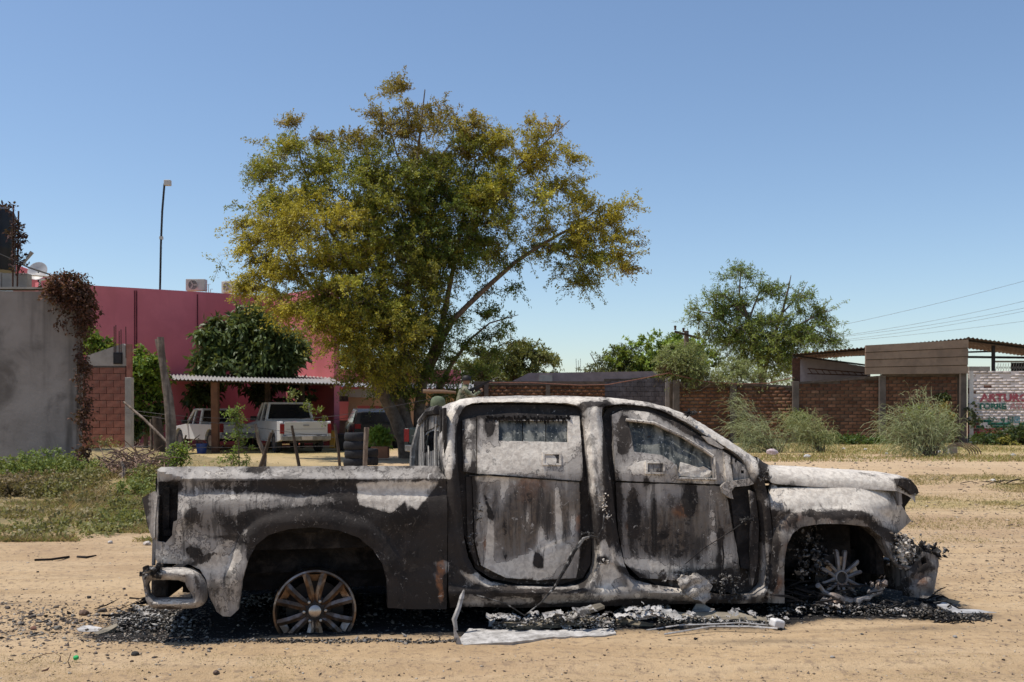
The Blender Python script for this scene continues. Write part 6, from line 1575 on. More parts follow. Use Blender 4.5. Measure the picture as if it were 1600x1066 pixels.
# tyres
def tyre(px, Y, z, s, lab, grp=None, dx=0):
    b = at(px, 640, Y); r = empty('tyre', (b.x+dx, b.y, z)); tag(r, lab, 'tyre', grp)
    MB().lathe([(.6*s,.0),(.9*s,.0),(.98*s,.03),(1.*s,.07),(1.*s,.14),(.98*s,.18),(.9*s,.21),(.6*s,.21),(.56*s,.17),(.56*s,.04)], 28, close=True).build('casing', M['rubber'], r, smooth=40)
    MB().lathe([(1.004*s,.075),(1.012*s,.085),(1.012*s,.125),(1.004*s,.135)], 28).build('tread', M['rubber'], r)
    return r
for k in range(4):
    tyre(554, 25.5, .0+k*.22, .27, ['bottom tyre of the tall stack by the fence post', 'second tyre from the bottom of the tall stack by the fence post', 'third tyre from the bottom of the tall stack by the fence post', 'topmost tyre of the tall stack by the fence post'][k], 'tyres stacked by the fence', (-.015, .012, -.008, .01)[k])
for k in range(2): tyre(578, 26.2, k*.22, .22, ['lower tyre of the short stack right of the tall tyre stack', 'upper tyre of the short stack right of the tall tyre stack'][k], 'tyres stacked by the fence')
bk = empty('bucket', at(315, 716, 33.)); bk.location.z = 0; tag(bk, 'blue plastic bucket on the ground beside the carport post', 'bucket')
MB().lathe([(0,0),(.14,0),(.19,.32),(.20,.33),(.18,.33),(.13,.03),(0,.03)], 18).build('pail', M['blueplastic'], bk, smooth=40)
MB().tube([(.19*math.cos(a), .0, .33+.12*math.sin(a)) for a in np.linspace(0, math.pi, 9)], .008, 4).build('handle', M['wire'], bk)
pt = empty('planter', at(594, 720, 29)); pt.location.z = 0.05; tag(pt, 'orange clay planter with bright green leafy plant under the big tree', 'planter')
MB().b2((-.25, -.2, 0), (.25, .2, .34)).build('pot', M['terracotta'], pt, bevel=.02)
V, F_, C, A_, B_ = crown([((0,0,.6),(.3,.2,.22),1,(.30,.42,.06),(.15,.25,.04))], 60, 9, .16, .035, twL=(.1,.2), shell=.6); np_mesh('foliage', V, F_, M['leaf'], C, pt)

# ================================================================== FENCE POSTS, WIRES
pst = empty('gate_post', at(267, 735, 21.5)); tag(pst, 'tall crooked grey wooden post standing behind the pickup bed', 'post')
def pl_(px, py, Y=21.5): return at(px, py, Y)-pst.location
MB().tube([pl_(268,745), pl_(268,705), pl_(267,660), pl_(263,620), pl_(256,580), pl_(252,550), pl_(251,527)], [.125,.11,.115,.10,.075,.08,.07], 9).build('trunk', M['oldwood'], pst, smooth=60)
MB().tube([pl_(264,640), pl_(267,622), pl_(263,610)], [.06,.06,.02], 7).build('branch_stub', M['oldwood'], pst, smooth=60); MB().tube([pl_(253,560), pl_(247,540), pl_(244,530)], [.05,.05,.03], 7).build('branch_stub', M['oldwood'], pst, smooth=60)
def stick(lab, pts, rr, m='darkwood', cat='post', grp=None, name='fence_post'):
    o = MB().tube([at(*p) for p in pts], rr, 7).build(name, M[m], None, smooth=60); tag(o, lab, cat, grp); return o
FG = 'rough posts of the wire fence behind the pickup bed'
stick('thin diagonal pole propped from the pale column to the tall post', [(193,628,22.5),(225,655,22.2),(262,692,21.8)], [.025,.03,.03], 'oldwood', 'pole', None, 'propped_pole')
stick('dark broken stump leaning just left of the tall grey post', [(252,745,24),(250,700,24),(245,650,24)], [.16,.14,.11], 'darkwood', 'stump', None, 'stump')
stick('thin straight upright stake left of the tall grey post', [(237,735,24),(236.5,655,24)], .035, 'oldwood', 'post', FG)
stick('leaning fence post nearest the blue bucket', [(279,740,24),(284,700,24),(291,680,24)], [.035,.035,.02], 'darkwood', 'post', FG)
stick('forked pale fence post just left of the white full size pickup', [(412,740,23),(414,712,23),(405,690,23),(399,662,23)], [.05,.05,.05,.035], 'oldwood', 'post', FG)
stick('dark slanting fence post crossing the forked pale one', [(403,740,22.8),(412,715,22.8),(424,676,22.8)], [.045,.045,.035], 'darkwood', 'post', FG)
stick('dark leaning fence post in front of the white tailgate', [(470,742,23),(464,710,23),(456,665,23)], [.04,.04,.03], 'darkwood', 'post', FG)
stick('thin dark fence post between the white tailgate and the tyre stack', [(532,742,23),(529,705,23),(523,662,23)], [.035,.035,.03], 'darkwood', 'post', FG)
stick('grey fence post standing against the tyre stack', [(570,742,23),(571,705,23),(573,668,23)], [.055,.055,.06], 'oldwood', 'post', FG)
for lab, pts, r_ in (('pale upper fence wire sagging across the carport shade', [(196,640,24),(268,649,23),(330,653,23),(400,655,23),(456,656,23),(523,650,23),(573,643,23),(700,618,24)], .008), ('second fence wire just below the pale upper one', [(196,645,24),(268,656,23),(320,659,23),(400,668,23),(456,676,23),(523,684,23)], .007),
                     ('lower rusty fence wire near the ground', [(205,697,25),(268,700,24),(330,699,24),(400,700,24),(456,698,24),(523,697,24)], .008), ('thin dark cable hanging from the porch to the tree trunks', [(430,668,38),(500,660,38),(560,650,38),(620,633,38)], .012), ('thin dark line sagging before the pink wall', [(556,652,38),(590,645,38),(610,636,32)], .01)):
    o = MB().tube([at(*p) for p in pts], r_, 4).build('fence_wire', M['wire']); tag(o, lab, 'wire')
ng = MB()
for k in range(60):
    x = rnd.uniform(205, 330); p = at(x, rnd.uniform(690, 712), 34.); ng.tube([p, p+Vector((rnd.uniform(-.4,.4), .2, rnd.uniform(.0,.25))), p+Vector((rnd.uniform(-.5,.5), .3, -.1))], .012, 3)
o = ng.build('brush_pile', M['oldwood']); tag(o, 'tangle of dead sticks on the ground in the shade left of the carport post', 'brush pile')
# leaves in front of the yard
def shrub(name, label, cat, loc, blobs, n, per, l, w, lm='leaf', stems=(), grp=None, **kw):
    V, F_, C, A_, B_ = crown(blobs, n, per, l, w, **kw); L = np.array(loc); root = empty(name, loc); tag(root, label, cat, grp)
    np_mesh('foliage', V-L, F_, M[lm], C, root); TV, TF = ribbons(A_-L, B_-L, .006, .003); np_mesh('twigs', TV, TF, M['bark'], None, root)
    for s in stems: MB().tube([Vector(p)-Vector(loc) for p in s[0]], s[1], 6).build('stem', M['bark'], root, smooth=60)
    return root
BR1, BR2 = (.28,.38,.06), (.14,.22,.035)
shrub('sapling', 'slender bright green sapling growing in front of the compact white pickup', 'sapling', tuple(at(374,735,21.)), [bl(368,645,11,8,21,1.,BR1,BR2,0,.12), bl(372,662,14,5,21,.6,BR1,BR2,0,.15), bl(372,682,15,5,21,.7,BR1,BR2,0,.15), bl(378,700,16,4,21,.7,BR1,BR2,0,.2), bl(358,716,18,4,21,.8,BR1,BR2,0,.2), bl(385,722,12,4,21,.7,BR1,BR2,0,.2)], 95, 12, .055, .014, stems=[([at(374,740,21),at(373,700,21),at(370,640,21)],[.02,.015,.006])], twL=(.1,.25), shell=.7, spread=.02)
shrub('leafy_bush', 'small bright bush at the foot of the tall grey post', 'bush', tuple(at(278,735,21.)), [bl(280,712,12,16,21,1.,BR1,BR2), bl(256,722,10,8,21,.8,BR1,BR2)], 80, 12, .06, .018, twL=(.08,.2), shell=.6)
shrub('leafy_bush', 'sprig of yellow green leaves hanging over the corner of the white tailgate', 'branch', tuple(at(495,640,31.)), [bl(483,634,9,7,31,.8,(.3,.34,.08),BR2), bl(497,642,8,4,31,.8,BR1,BR2), bl(504,654,6,5,31,.7,BR1,BR2), bl(458,615,14,9,31,.4,(.25,.25,.1),BR2)], 34, 9, .08, .025, twL=(.1,.25), shell=.6)
# pale feathery bushes at the brick wall
PF1, PF2, PF3 = (.40,.42,.24), (.24,.28,.12), (.44,.44,.2)
def feather(label, loc, heads, n, L, colA, colB):
    base = np.array(loc); P = []; D = []; 
    V = []; F_ = []; C = []; off = 0; TA = []; TB = []
    for (px, py, Y) in heads:
        h = np.array(at(px, py, Y)); m = n//len(heads)
        st = base+(h-base)*NR.uniform(.35, 1.05, (m, 1))**.8+NR.normal(0, .17, (m, 3))*np.array([1.2, .8, .7])
        out = (h-base)[None]+np.zeros((m, 3)); out[:, 2] *= .7; out += NR.normal(0, .75, (m, 3))
        out /= np.linalg.norm(out, axis=1, keepdims=True)
        seg = L*NR.uniform(.5, 1.2, (m, 1))
        a = st; b = a+out*seg*.5; c = b+out*seg*.4-np.array([0, 0, 1])*seg*.15; d_ = c+out*seg*.25-np.array([0, 0, 1])*seg*.28
        for u, v in ((a, b), (b, c), (c, d_)):
            w = np.cross(v-u, NR.normal(0, 1, (m, 3))); w /= np.linalg.norm(w, axis=1, keepdims=True); w *= .006
            V.append(np.stack([u-w, u+w, v+w*.7, v-w*.7], 1).reshape(-1, 3)); F_.append(np.arange(m*4).reshape(m, 4)+off); off += m*4
            C.append(np.repeat(np.array(colA)*(k_ := NR.uniform(0, 1, (m, 1)))+np.array(colB)*(1-k_), 4, 0)*NR.uniform(.8, 1.2, (m*4, 1)))
        TA.append(base[None]+NR.normal(0, .05, (4, 3))); TB.append(h[None]+NR.normal(0, .1, (4, 3)))
    root = empty('feathery_bush', loc); tag(root, label, 'bush', 'pale feathery bushes along the brick wall')
    np_mesh('foliage', np.concatenate(V)-base, np.concatenate(F_), M['grass'], np.concatenate(C), root)
    TV, TF = ribbons(np.concatenate(TA)-base, np.concatenate(TB)-base, .02, .006); np_mesh('stem', TV, TF, M['bark'], None, root)
Yf = gd(714)
feather('pale feathery bush standing in front of the brick wall, nearest the painted wall', tuple(at(1458, 717, Yf)), [(1400,655,Yf),(1420,645,Yf),(1430,665,Yf),(1405,680,Yf),(1445,650,Yf),(1470,640,Yf+.3),(1480,665,Yf),(1390,665,Yf),(1425,690,Yf),(1465,690,Yf),(1440,626,Yf)], 1900, .5, PF1, PF2)
Yf2 = gd(707)
feather('wide pale feathery bush left of the middle of the brick wall', tuple(at(1215, 708, Yf2)), [(1170,680,Yf2),(1155,665,Yf2),(1190,665,Yf2),(1210,690,Yf2),(1240,670,Yf2),(1165,695,Yf2),(1155,630,Yf2+1)], 1300, .5, PF1, PF2)
feather('pale feathery bush directly beside the dark weeds in the middle of the brick wall', tuple(at(1285, 707, Yf2)), [(1250,660,Yf2),(1270,655,Yf2),(1290,680,Yf2),(1260,685,Yf2),(1235,650,Yf2)], 1000, .45, PF3, PF2)
shrub('leafy_bush', 'orange tipped leafy bush behind the feathery bush near the painted wall', 'bush', tuple(at(1470,700,42)), [bl(1475,645,14,12,42,.6,(.35,.22,.06),BR2), bl(1460,660,16,16,42,.5,(.25,.28,.08),BR2), bl(1432,640,12,10,42,.6,(.35,.36,.06),BR2), bl(1485,670,12,18,42,.5,(.2,.22,.07),BR2)], 150, 12, .11, .03, twL=(.2,.5))
shrub('leafy_bush', 'green weeds growing at the foot of the brick wall between the feathery bushes', 'weeds', tuple(at(1330,695,42.5)), [bl(1325,690,34,8,42,1.,(.10,.17,.035),(.05,.09,.02)), bl(1372,694,26,8,42,1.,(.10,.17,.035),(.05,.09,.02)), bl(1290,690,20,10,42,1.,(.10,.17,.035),(.05,.09,.02)), bl(1245,655,14,12,42.5,.6,(.16,.2,.05),(.1,.14,.03))], 420, 12, .12, .045, twL=(.15,.35), shell=.6)
shrub('leafy_bush', 'dark green weeds covering the foot of the painted wall', 'weeds', tuple(at(1560,695,41)), [bl(1545,690,30,10,41,1.,(.07,.12,.03),(.03,.05,.015)), bl(1590,686,30,16,41,1.,(.07,.11,.03),(.03,.05,.015)), bl(1620,680,30,20,41,1.,(.06,.10,.03),(.03,.05,.015)), bl(1572,695,16,6,40.5,.9,(.34,.30,.06),(.2,.2,.04)), bl(1522,655,5,30,43.2,.5,(.08,.10,.04),(.05,.07,.03)), bl(1560,672,30,4,42,.4,(.05,.08,.03),(.03,.05,.02))], 520, 12, .12, .04, twL=(.15,.4), shell=.6)
shrub('leafy_bush', 'dark climbing plant high on the brick wall above the feathery bush', 'creeper', tuple(at(1474,625,43.4)), [bl(1474,622,8,6,43.4,1.,(.05,.08,.02),(.03,.05,.015))], 30, 12, .1, .04, twL=(.1,.2))
shrub('leafy_bush', 'thin creeper clinging to the brick wall left of the metal shed column', 'creeper', tuple(at(1158,650,43.3)), [bl(1153,630,6,14,43.3,1.,(.25,.24,.1),(.14,.14,.05)), bl(1160,655,8,14,43.3,1.,(.2,.22,.09),(.12,.13,.05))], 50, 10, .09, .025, twL=(.1,.25))
# ================================================================== PEOPLE
def figure(name, label, loc, rz, joints, radii, edges, root_i, mats, extra=None):
    r = empty(name, loc, rz); tag(r, label, 'person')
    me = bpy.data.meshes.new('body'); me.from_pydata(joints, edges, []); me.update()
    ob = bpy.data.objects.new('body', me); COL.objects.link(ob)
    sk = ob.modifiers.new('s', 'SKIN'); 
    for i, v in enumerate(me.skin_vertices[0].data):
        v.radius = radii[i]; v.use_root = (i == root_i)
    sb = ob.modifiers.new('b', 'SUBSURF'); sb.levels = 2; sb.render_levels = 2
    dg = bpy.context.evaluated_depsgraph_get(); m2 = bpy.data.meshes.new_from_object(ob.evaluated_get(dg))
    bpy.data.objects.remove(ob)
    m2.materials.clear()
    for m in mats: m2.materials.append(m)
    for p in m2.polygons:
        p.use_smooth = True; p.material_index = extra(p.center) if extra else 0
    link(bpy.data.objects.new('body', m2), r)
    return r
J = [(0,0,.93),(0,0,1.10),(0,0,1.28),(0,0,1.42),(0,-.01,1.50),(0,-.02,1.58),(0,-.02,1.68),
     (-.19,0,1.38),(-.25,-.05,1.12),(-.16,-.27,1.05),(-.10,-.34,1.08), (.19,0,1.38),(.25,-.03,1.12),(.20,-.24,.98),(.14,-.33,1.00),
     (-.10,0,.90),(-.11,-.02,.50),(-.11,.03,.10),(-.11,-.09,.04), (.10,0,.90),(.12,-.02,.50),(.12,.03,.10),(.12,-.09,.04)]
RD = [(.17,.13),(.155,.12),(.18,.13),(.13,.10),(.06,.06),(.085,.095),(.085,.095), (.075,.075),(.052,.052),(.042,.042),(.04,.04), (.075,.075),(.052,.052),(.042,.042),(.04,.04),
      (.10,.10),(.07,.07),(.055,.055),(.05,.05), (.10,.10),(.07,.07),(.055,.055),(.05,.05)]
ED = [(0,1),(1,2),(2,3),(3,4),(4,5),(5,6),(3,7),(7,8),(8,9),(9,10),(3,11),(11,12),(12,13),(13,14),(0,15),(15,16),(16,17),(17,18),(0,19),(19,20),(20,21),(21,22)]
p = at(684, 640, 20.); 
so = figure('person', 'soldier in camouflage and rounded helmet standing behind the burnt cab with back turned', (p.x, p.y, -.02), R(165), [(x, y, z*.95) for x, y, z in J], RD, ED, 0, [M['camo'], M['skin']], lambda c: 1 if (c.z > 1.42 or c.y < -.29) else 0)
MB().lathe([(.148,-.06),(.152,-.0),(.145,.06),(.115,.115),(.06,.145),(0,.152)], 24, Matrix.Translation((0,-.01,1.60)) @ Matrix.Scale(1.08, 4, (0,1,0))).build('helmet', M['helmet'] if 'helmet' in M else M.setdefault('helmet', mat('olive_helmet', (.13,.15,.09), (.09,.11,.065), 12, .85)), so, smooth=50)
MB().box((0, .0, 1.18), (.40, .31, .42), None, .92).build('vest', M['camo'], so, bevel=.04)
MB().box((0, .19, 1.15), (.30, .12, .36), None, .9).build('backpack', M['camo'], so, bevel=.04)
p = at(718, 640, 24.2)
J2 = [(0,0,.78),(0,-.05,.95),(0,-.10,1.12),(0,-.13,1.24),(0,-.15,1.32),(0,-.17,1.40),(0,-.17,1.49),
     (-.18,-.10,1.20),(-.22,-.30,1.05),(-.06,-.50,1.18),(.00,-.56,1.24), (.18,-.12,1.20),(.26,-.28,1.02),(.12,-.36,1.12),(.06,-.38,1.16),
     (-.10,0,.74),(-.12,-.30,.50),(-.12,.02,.16),(-.12,-.08,.12), (.10,0,.74),(.14,-.30,.50),(.14,.02,.16),(.14,-.08,.12)]
zb_ = at(720, 586, 24.2).z-1.58
s2 = figure('person', 'soldier in dark cap aiming a rifle up right, in the dark pickup bed', (p.x, p.y, zb_), R(100), J2, RD, ED, 0, [M['camo'], M['skin']], lambda c: 1 if (c.z > 1.35 or c.y < -.50) else 0)
MB().lathe([(.112,-.0),(.115,.05),(.10,.10),(.05,.13),(0,.135)], 20, Matrix.Translation((0,-.17,1.44))).build('cap', M['steel'], s2, smooth=50)
MB().box((0, -.28, 1.455), (.15, .12, .015)).build('cap_brim', M['steel'], s2)
MB().box((0, -.09, 1.04), (.38, .27, .36), Matrix.Rotation(R(14), 3, 'X')).build('vest', M['camo'], s2, bevel=.04)
rf = empty('rifle', at(742, 606, 24.2)); rf.rotation_euler = (0, R(-24), 0); tag(rf, 'dark rifle pointing up to the right held by the soldier in the cap', 'rifle')
MB().tube([(-.05,0,0),(.62,0,0)], .011, 6).build('barrel', M['steel'], rf); MB().box((.0,0,-.01), (.36,.05,.075)).build('receiver', M['steel'], rf, bevel=.006); MB().box((-.30,0,-.02), (.26,.04,.09), None, .8).build('stock', M['steel'], rf, bevel=.006)
MB().box((.07,0,-.12), (.06,.03,.18), Matrix.Rotation(R(-12), 3, 'Y')).build('magazine', M['steel'], rf); MB().box((.28,0,.0), (.24,.045,.05)).build('handguard', M['steel'], rf); MB().box((-.1,0,-.09), (.04,.03,.11), Matrix.Rotation(R(15), 3, 'Y')).build('grip', M['steel'], rf)
o = MB().tube([at(661,611.5,23.5), at(692,612,23.6), at(712,613.5,23.7)], [.045,.042,.03], 8).build('wooden_beam', mat('tan_beam', (.22,.14,.09), (.16,.10,.065), 6)); tag(o, 'short tan wooden beam lying level beside the soldier in the dark cap', 'beam')

# ================================================================== BURNT DEBRIS ROUND THE PICKUP
def gxy(px, py): q = gp(px, py); return q.x, q.y
def ppile(name, label, cat, px0, py0, px1, py1, n, size, cols, hfun=None, jit=None):
    u = NR.uniform(0, 1, n); v = NR.normal(.5, .22, n)
    px = px0+(px1-px0)*u; py = py0+(py1-py0)*v
    Y = CH*FPX/(py-HY); X = (px-CX)/FPX*Y
    z = gz(X, Y)
    if hfun is not None: z = z+hfun(u, v)*NR.uniform(0, 1, n)**.7
    cc = np.array(cols)[NR.randint(0, len(cols), n)]
    s = size[0]+(size[1]-size[0])*NR.uniform(0, 1, n)**3
    o = shards(name, np.stack([X, Y, z+s*.2], 1), s, cc, M['debris']); tag(o, label, cat, kind='stuff'); return o
ASH = [(.55,.52,.48),(.40,.37,.34),(.66,.63,.59),(.60,.57,.53),(.04,.037,.035),(.14,.125,.115),(.30,.26,.21)]
DRK = [(.02,.02,.02),(.04,.037,.035),(.06,.05,.043),(.12,.105,.09),(.30,.28,.26),(.016,.016,.016),(.19,.16,.13)]
hm = lambda c, w, h: (lambda u, v: h*np.exp(-((u-c)/w)**2))
ppile('ash_debris', 'heap of white and black ash flakes between the two sill boards', 'ash', 960, 970, 1065, 962, 2200, (.004, .024), ASH, hm(.45, .34, .21))
ppile('ash_debris', 'ash flakes spread on the ground under the sill', 'ash', 770, 986, 960, 976, 2400, (.003, .02), ASH, hm(.6, .5, .10))
ppile('ash_debris', 'white ash crumbs under the front door sill', 'ash', 1030, 977, 1215, 966, 2200, (.003, .018), ASH, hm(.2, .6, .05))
ppile('ash_debris', 'black and grey cinders round the front wheel', 'ash', 1200, 966, 1480, 950, 3600, (.003, .022), DRK+DRK+ASH[:2], hm(.35, .35, .08))
ppile('ash_debris', 'black cinders below the front bumper', 'ash', 1420, 975, 1550, 962, 600, (.005, .025), DRK, hm(.3, .3, .05))
ppile('ash_debris', 'black cinders along the edge of the rear shadow', 'ash', 150, 1006, 720, 998, 2600, (.004, .016), DRK+[(.35,.3,.25)])
ppile('ash_debris', 'ash and cinders behind the rear bumper', 'ash', 175, 992, 300, 958, 1500, (.006, .026), DRK+ASH, hm(.5, .5, .04))
ppile('ash_debris', 'pale ash under the bed behind the rear wheel', 'ash', 380, 950, 450, 930, 600, (.006, .03), ASH[:3]+DRK[:2], hm(.5, .5, .03))
ppile('ash_debris', 'black charred residue under the pickup', 'ash', 380, 985, 1230, 900, 3000, (.008, .035), DRK)
ppile('ash_debris', 'grey burnt chips scattered left of the pickup', 'ash', 20, 1000, 240, 950, 420, (.006, .028), [(.05,.045,.04),(.25,.22,.19),(.42,.36,.3),(.10,.08,.07)])
def slab(name, lab, cat, pts, d0, d1, m, thick=.02, yoff=0., bend=0., lift=0.):
    """thin sheet lying near the ground: pts outline in side view around depth d0 (bottom) d1 (top)"""
    ys = [p[1] for p in pts]; y0, y1 = max(ys), min(ys)
    outl = dens(pts, 9, 1.0); A = []
    for x, y in outl:
        t_ = (y0-y)/max(y0-y1, 1); A.append(at(x, y, d0+(d1-d0)*t_))
    c = sum(A, Vector())/len(A); n = len(A)
    off = Vector((0, .3, -1)).normalized()*thick
    o = MB().add([p-c for p in A]+[p+off-c for p in A], [tuple(range(n-1, -1, -1)), tuple(range(n, 2*n))]+[(i, (i+1) % n, (i+1) % n+n, i+n) for i in range(n)]).build(name, m)
    o.location = c; tag(o, lab, cat); return o
t = NT('ash_metal'); c = t.mix(t.ramp(t.noise(9, 7, .7), .35, .62), (.58,.55,.52), (.30,.28,.26)); c = t.mix(t.ramp(t.noise(30, 5, .7), .60, .66), c, (.05,.045,.04))
c = t.mix(t.ramp(t.noise(1., 5, .6, 0, t.mapping((3,3,40))), .55, .65, 0, .6), c, (.16,.14,.12)); t.set('Base Color', c); t.set('Roughness', .7); t.bump(t.noise(25, 6, .7), .7, .01); M['ashmetal'] = t.m
t = NT('scorched_board'); c = t.mix(t.ramp(t.noise(1., 5, .6, .2, t.mapping((2.5,2.5,30))), .4, .62), (.27,.225,.16), (.15,.125,.09)); c = t.mix(t.ramp(t.noise(8, 6, .7), .56, .68), c, (.03,.026,.022)); t.set('Base Color', c); t.set('Roughness', .8); t.bump(t.noise(30, 6, .7), .6, .006); M['board'] = t.m
t = NT('mixed_cinder'); c = t.mix(t.ramp(t.noise(7, 6, .7), .42, .56), (.03,.027,.025), (.40,.37,.34)); c = t.mix(t.ramp(t.noise(40, 5, .7), .55, .65), c, (.12,.09,.07)); t.set('Base Color', c); t.set('Roughness', .85); t.bump(t.noise(30, 6, .7), .7, .008); M['debmix'] = t.m
def D(py): return gd(py)
slab('running_board', 'long white ash coated running board lying in front of the rear door', 'running board', [(732,982),(800,985),(860,985),(930,982),(958,981),(962,990),(945,994),(900,994),(855,996),(800,1003),(765,1006),(724,1008),(716,1000)], D(1009), D(985), M['ashmetal'], .03)
slab('torn_plate', 'upright torn white corner of the running board at its left end', 'metal plate', [(708,980),(713,984),(718,998),(722,1008),(716,1007),(710,996)], D(1008), D(1008)-.01, M['ashmetal'], .02)
slab('scorched_board', 'narrow scorched brown board left of the ash heap', 'board', [(785,970),(830,968),(869,962),(925,961),(955,966),(958,971),(925,970),(872,974),(830,978),(800,979)], D(985), D(978), M['board'], .03)
slab('scorched_board', 'tilted scorched board end leaning on the sill above the running board', 'board', [(888,957),(920,946),(938,942),(945,946),(930,951),(900,962)], 6.68, 6.72, M['board'], .02)
slab('scorched_board', 'long flat scorched board right of the ash heap under the front door', 'board', [(1030,956),(1090,957),(1150,957),(1198,966),(1200,971),(1150,968),(1090,967),(1033,965)], D(974), D(970), M['board'], .03)
slab('scorched_board', 'short curled scorched board beneath the ash heap', 'board', [(962,966),(980,967),(1008,972),(1020,975),(1000,978),(965,972)], D(979), D(976), M['board'], .02)
slab('crumpled_sheet', 'small triangular crumpled grey sheet standing right of the ash heap', 'metal plate', [(1080,956),(1094,935),(1103,946),(1118,955)], 7.0, 7.05, M['ashmetal'], .015)
slab('torn_plate', 'white torn scrap standing upright behind the running board', 'metal plate', [(762,984),(764,962),(773,960),(775,985)], 6.72, 6.78, M['ashmetal'], .015)
slab('silver_strip', 'melted silver grey strip on the dirt ahead of the front bumper', 'metal strip', [(1466,940),(1480,943),(1498,952),(1530,953),(1556,957),(1560,962),(1530,964),(1500,962),(1480,954),(1464,946)], D(964), D(950), mat('silver_strip', (.50,.48,.46), (.30,.285,.27), 9, .55, .2, bump=.5), .012)
slab('pale_fragment', 'pale curved plastic fragment lying left of the rear bumper', 'fragment', [(119,983),(128,977),(148,978),(160,981),(152,987),(135,988),(122,986)], D(991), D(984), M['ashmetal'], .03)
slab('pale_fragment', 'pale forked fragment pointing up right beside the cinder patch', 'fragment', [(146,989),(160,982),(182,974),(184,978),(168,987),(152,991)], D(993), D(986), M['board'], .02)
o = MB().box((0,0,0), (.085,.07,.055)).build('foam_chunk', M['whiteplastic'], None, bevel=.012); o.location = at(1214, 974, D(982)); o.rotation_euler = (.1,.2,.4); tag(o, 'small white foam chunk on the ground below the front door hinge', 'foam')
def rod(lab, pts, r_, m='ashmetal', name='bent_rod', cat='rod'):
    o = MB().tube([at(*p) for p in pts], r_, 5).build(name, M[m], None, smooth=50); tag(o, lab, cat); return o
rod('upright curled grey strip rising at the rear edge of the cab', [(713,985,6.45),(710,968,6.45),(717,950,6.47),(722,932,6.5),(725,922,6.5)], [.012,.018,.016,.016,.006])
rod('long thin pale rod lowest on the ground under the front door', [(1038,991,6.45),(1075,985,6.5),(1110,979,6.55),(1170,979,6.55),(1215,982,6.5)], .007)
rod('thin pale rod lying just above the lowest rod', [(1010,985,6.6),(1060,977,6.65),(1120,975,6.7),(1160,973,6.7),(1200,977,6.7)], .006)
rod('short pale rod among the ash left of the white scrap', [(1155,972,6.8),(1178,975,6.75),(1196,983,6.65)], .006)
rod('white rod lying along the back of the running board', [(780,980,6.72),(820,983,6.7),(870,980,6.74),(930,979,6.76)], .009)
rod('thin dark stick on the dirt left of the pickup in the middle distance', [(54,875,D(875)),(80,874,D(874)),(108,870,D(870))], .012, 'char', 'burnt_stick', 'stick')
rod('short dark stick right of the thin dark stick', [(121,870,D(870)),(135,871,D(871)),(150,869,D(869))], .014, 'char', 'burnt_stick', 'stick')
z0 = .012
rod('rusty brown loop of wire on the dirt at the lower left', [(40,1037,D(1037)),(55,1028,D(1028)),(72,1022,D(1022)),(86,1021,D(1021)),(95,1026,D(1026)),(93,1034,D(1034)),(80,1043,D(1043)),(72,1048,D(1048)),(65,1049,D(1049))], [.004,.004,.004,.004,.004,.005,.008,.009,.004], 'rustbar', 'wire_loop', 'wire')
rod('thin dry twig standing up between the wire loop and the green cap', [(111,1021,D(1046)),(106,1034,D(1046)),(110,1042,D(1046)),(103,1045,D(1046)),(92,1047,D(1047))], [.002,.003,.004,.005,.003], 'oldwood', 'twig', 'twig')
rod('thin dry twig on the dirt right of the green cap', [(150,1052,D(1052)),(165,1048,D(1048)),(176,1044,D(1044))], .004, 'darkwood', 'twig', 'twig')
rod('long thin pale stalk on the dirt at the left edge', [(-4,945,D(945)),(25,943,D(943)),(52,939,D(939))], .005, 'oldwood', 'twig', 'twig')
o = MB().lathe([(0,0),(.0145,0),(.0155,.003),(.0155,.012),(.013,.016),(0,.0165)], 20).build('bottle_cap', M['greenplastic'], None, smooth=40); q = gp(119, 1036); o.location = (q.x, q.y, .02+float(gz(q.x, q.y))); o.rotation_euler = (.3,0,0); tag(o, 'bright green bottle cap on the dirt at the lower left', 'bottle cap')
def crumpled(lab, spots, cat='ash', name='crumpled_flakes', m='ashmetal'):
    V = []; F_ = []; off = 0
    for (px, py, Y, sz) in spots:
        c = np.array(at(px, py, Y)); k = 6
        u, v = np.meshgrid(np.linspace(-1, 1, k), np.linspace(-1, 1, k)); u, v = u.ravel(), v.ravel()
        a = NR.uniform(0, 6.28); tl = NR.uniform(-.3, .5); sz = sz*NR.uniform(.5, 1.3)
        x = u*sz*NR.uniform(.6, 1.2); y = v*sz*NR.uniform(.2, .5); z = NR.normal(0, sz*.07, k*k)+np.abs(np.sin(u*NR.uniform(1, 3)+1))*sz*.18+v*sz*NR.uniform(-.1, .3)
        x2 = x*math.cos(a*.25)-y*math.sin(a*.25); y2 = x*math.sin(a*.25)+y*math.cos(a*.25); z = z+y*tl
        P = np.stack([x2, y2, z-z.min()*.6], 1)+NR.normal(0, sz*.05, (k*k, 3))+c
        V.append(P); g_ = np.arange(k*k).reshape(k, k); keep = NR.uniform(0, 1, (k-1)*(k-1)) > .12
        F_.append(np.stack([g_[:-1, :-1].ravel(), g_[:-1, 1:].ravel(), g_[1:, 1:].ravel(), g_[1:, :-1].ravel()], 1)[keep]+off); off += k*k
    o = np_mesh(name, np.concatenate(V), np.concatenate(F_), M[m]); tag(o, lab, cat, kind='stuff'); return o
sp_ = []
for k in range(46):
    px = rnd.uniform(965, 1060); h_ = 26*math.exp(-((px-1008)/32)**2); sp_.append((px, 968-rnd.uniform(0, 1)*h_, 6.62+rnd.uniform(0, .12), rnd.uniform(.02, .07)))
crumpled('crumpled pale ash sheets heaped between the two sill boards', sp_)
sp_ = [(rnd.uniform(765, 965), rnd.uniform(958, 984), 6.5+rnd.uniform(0, .15), rnd.uniform(.02, .075)) for k in range(34)]
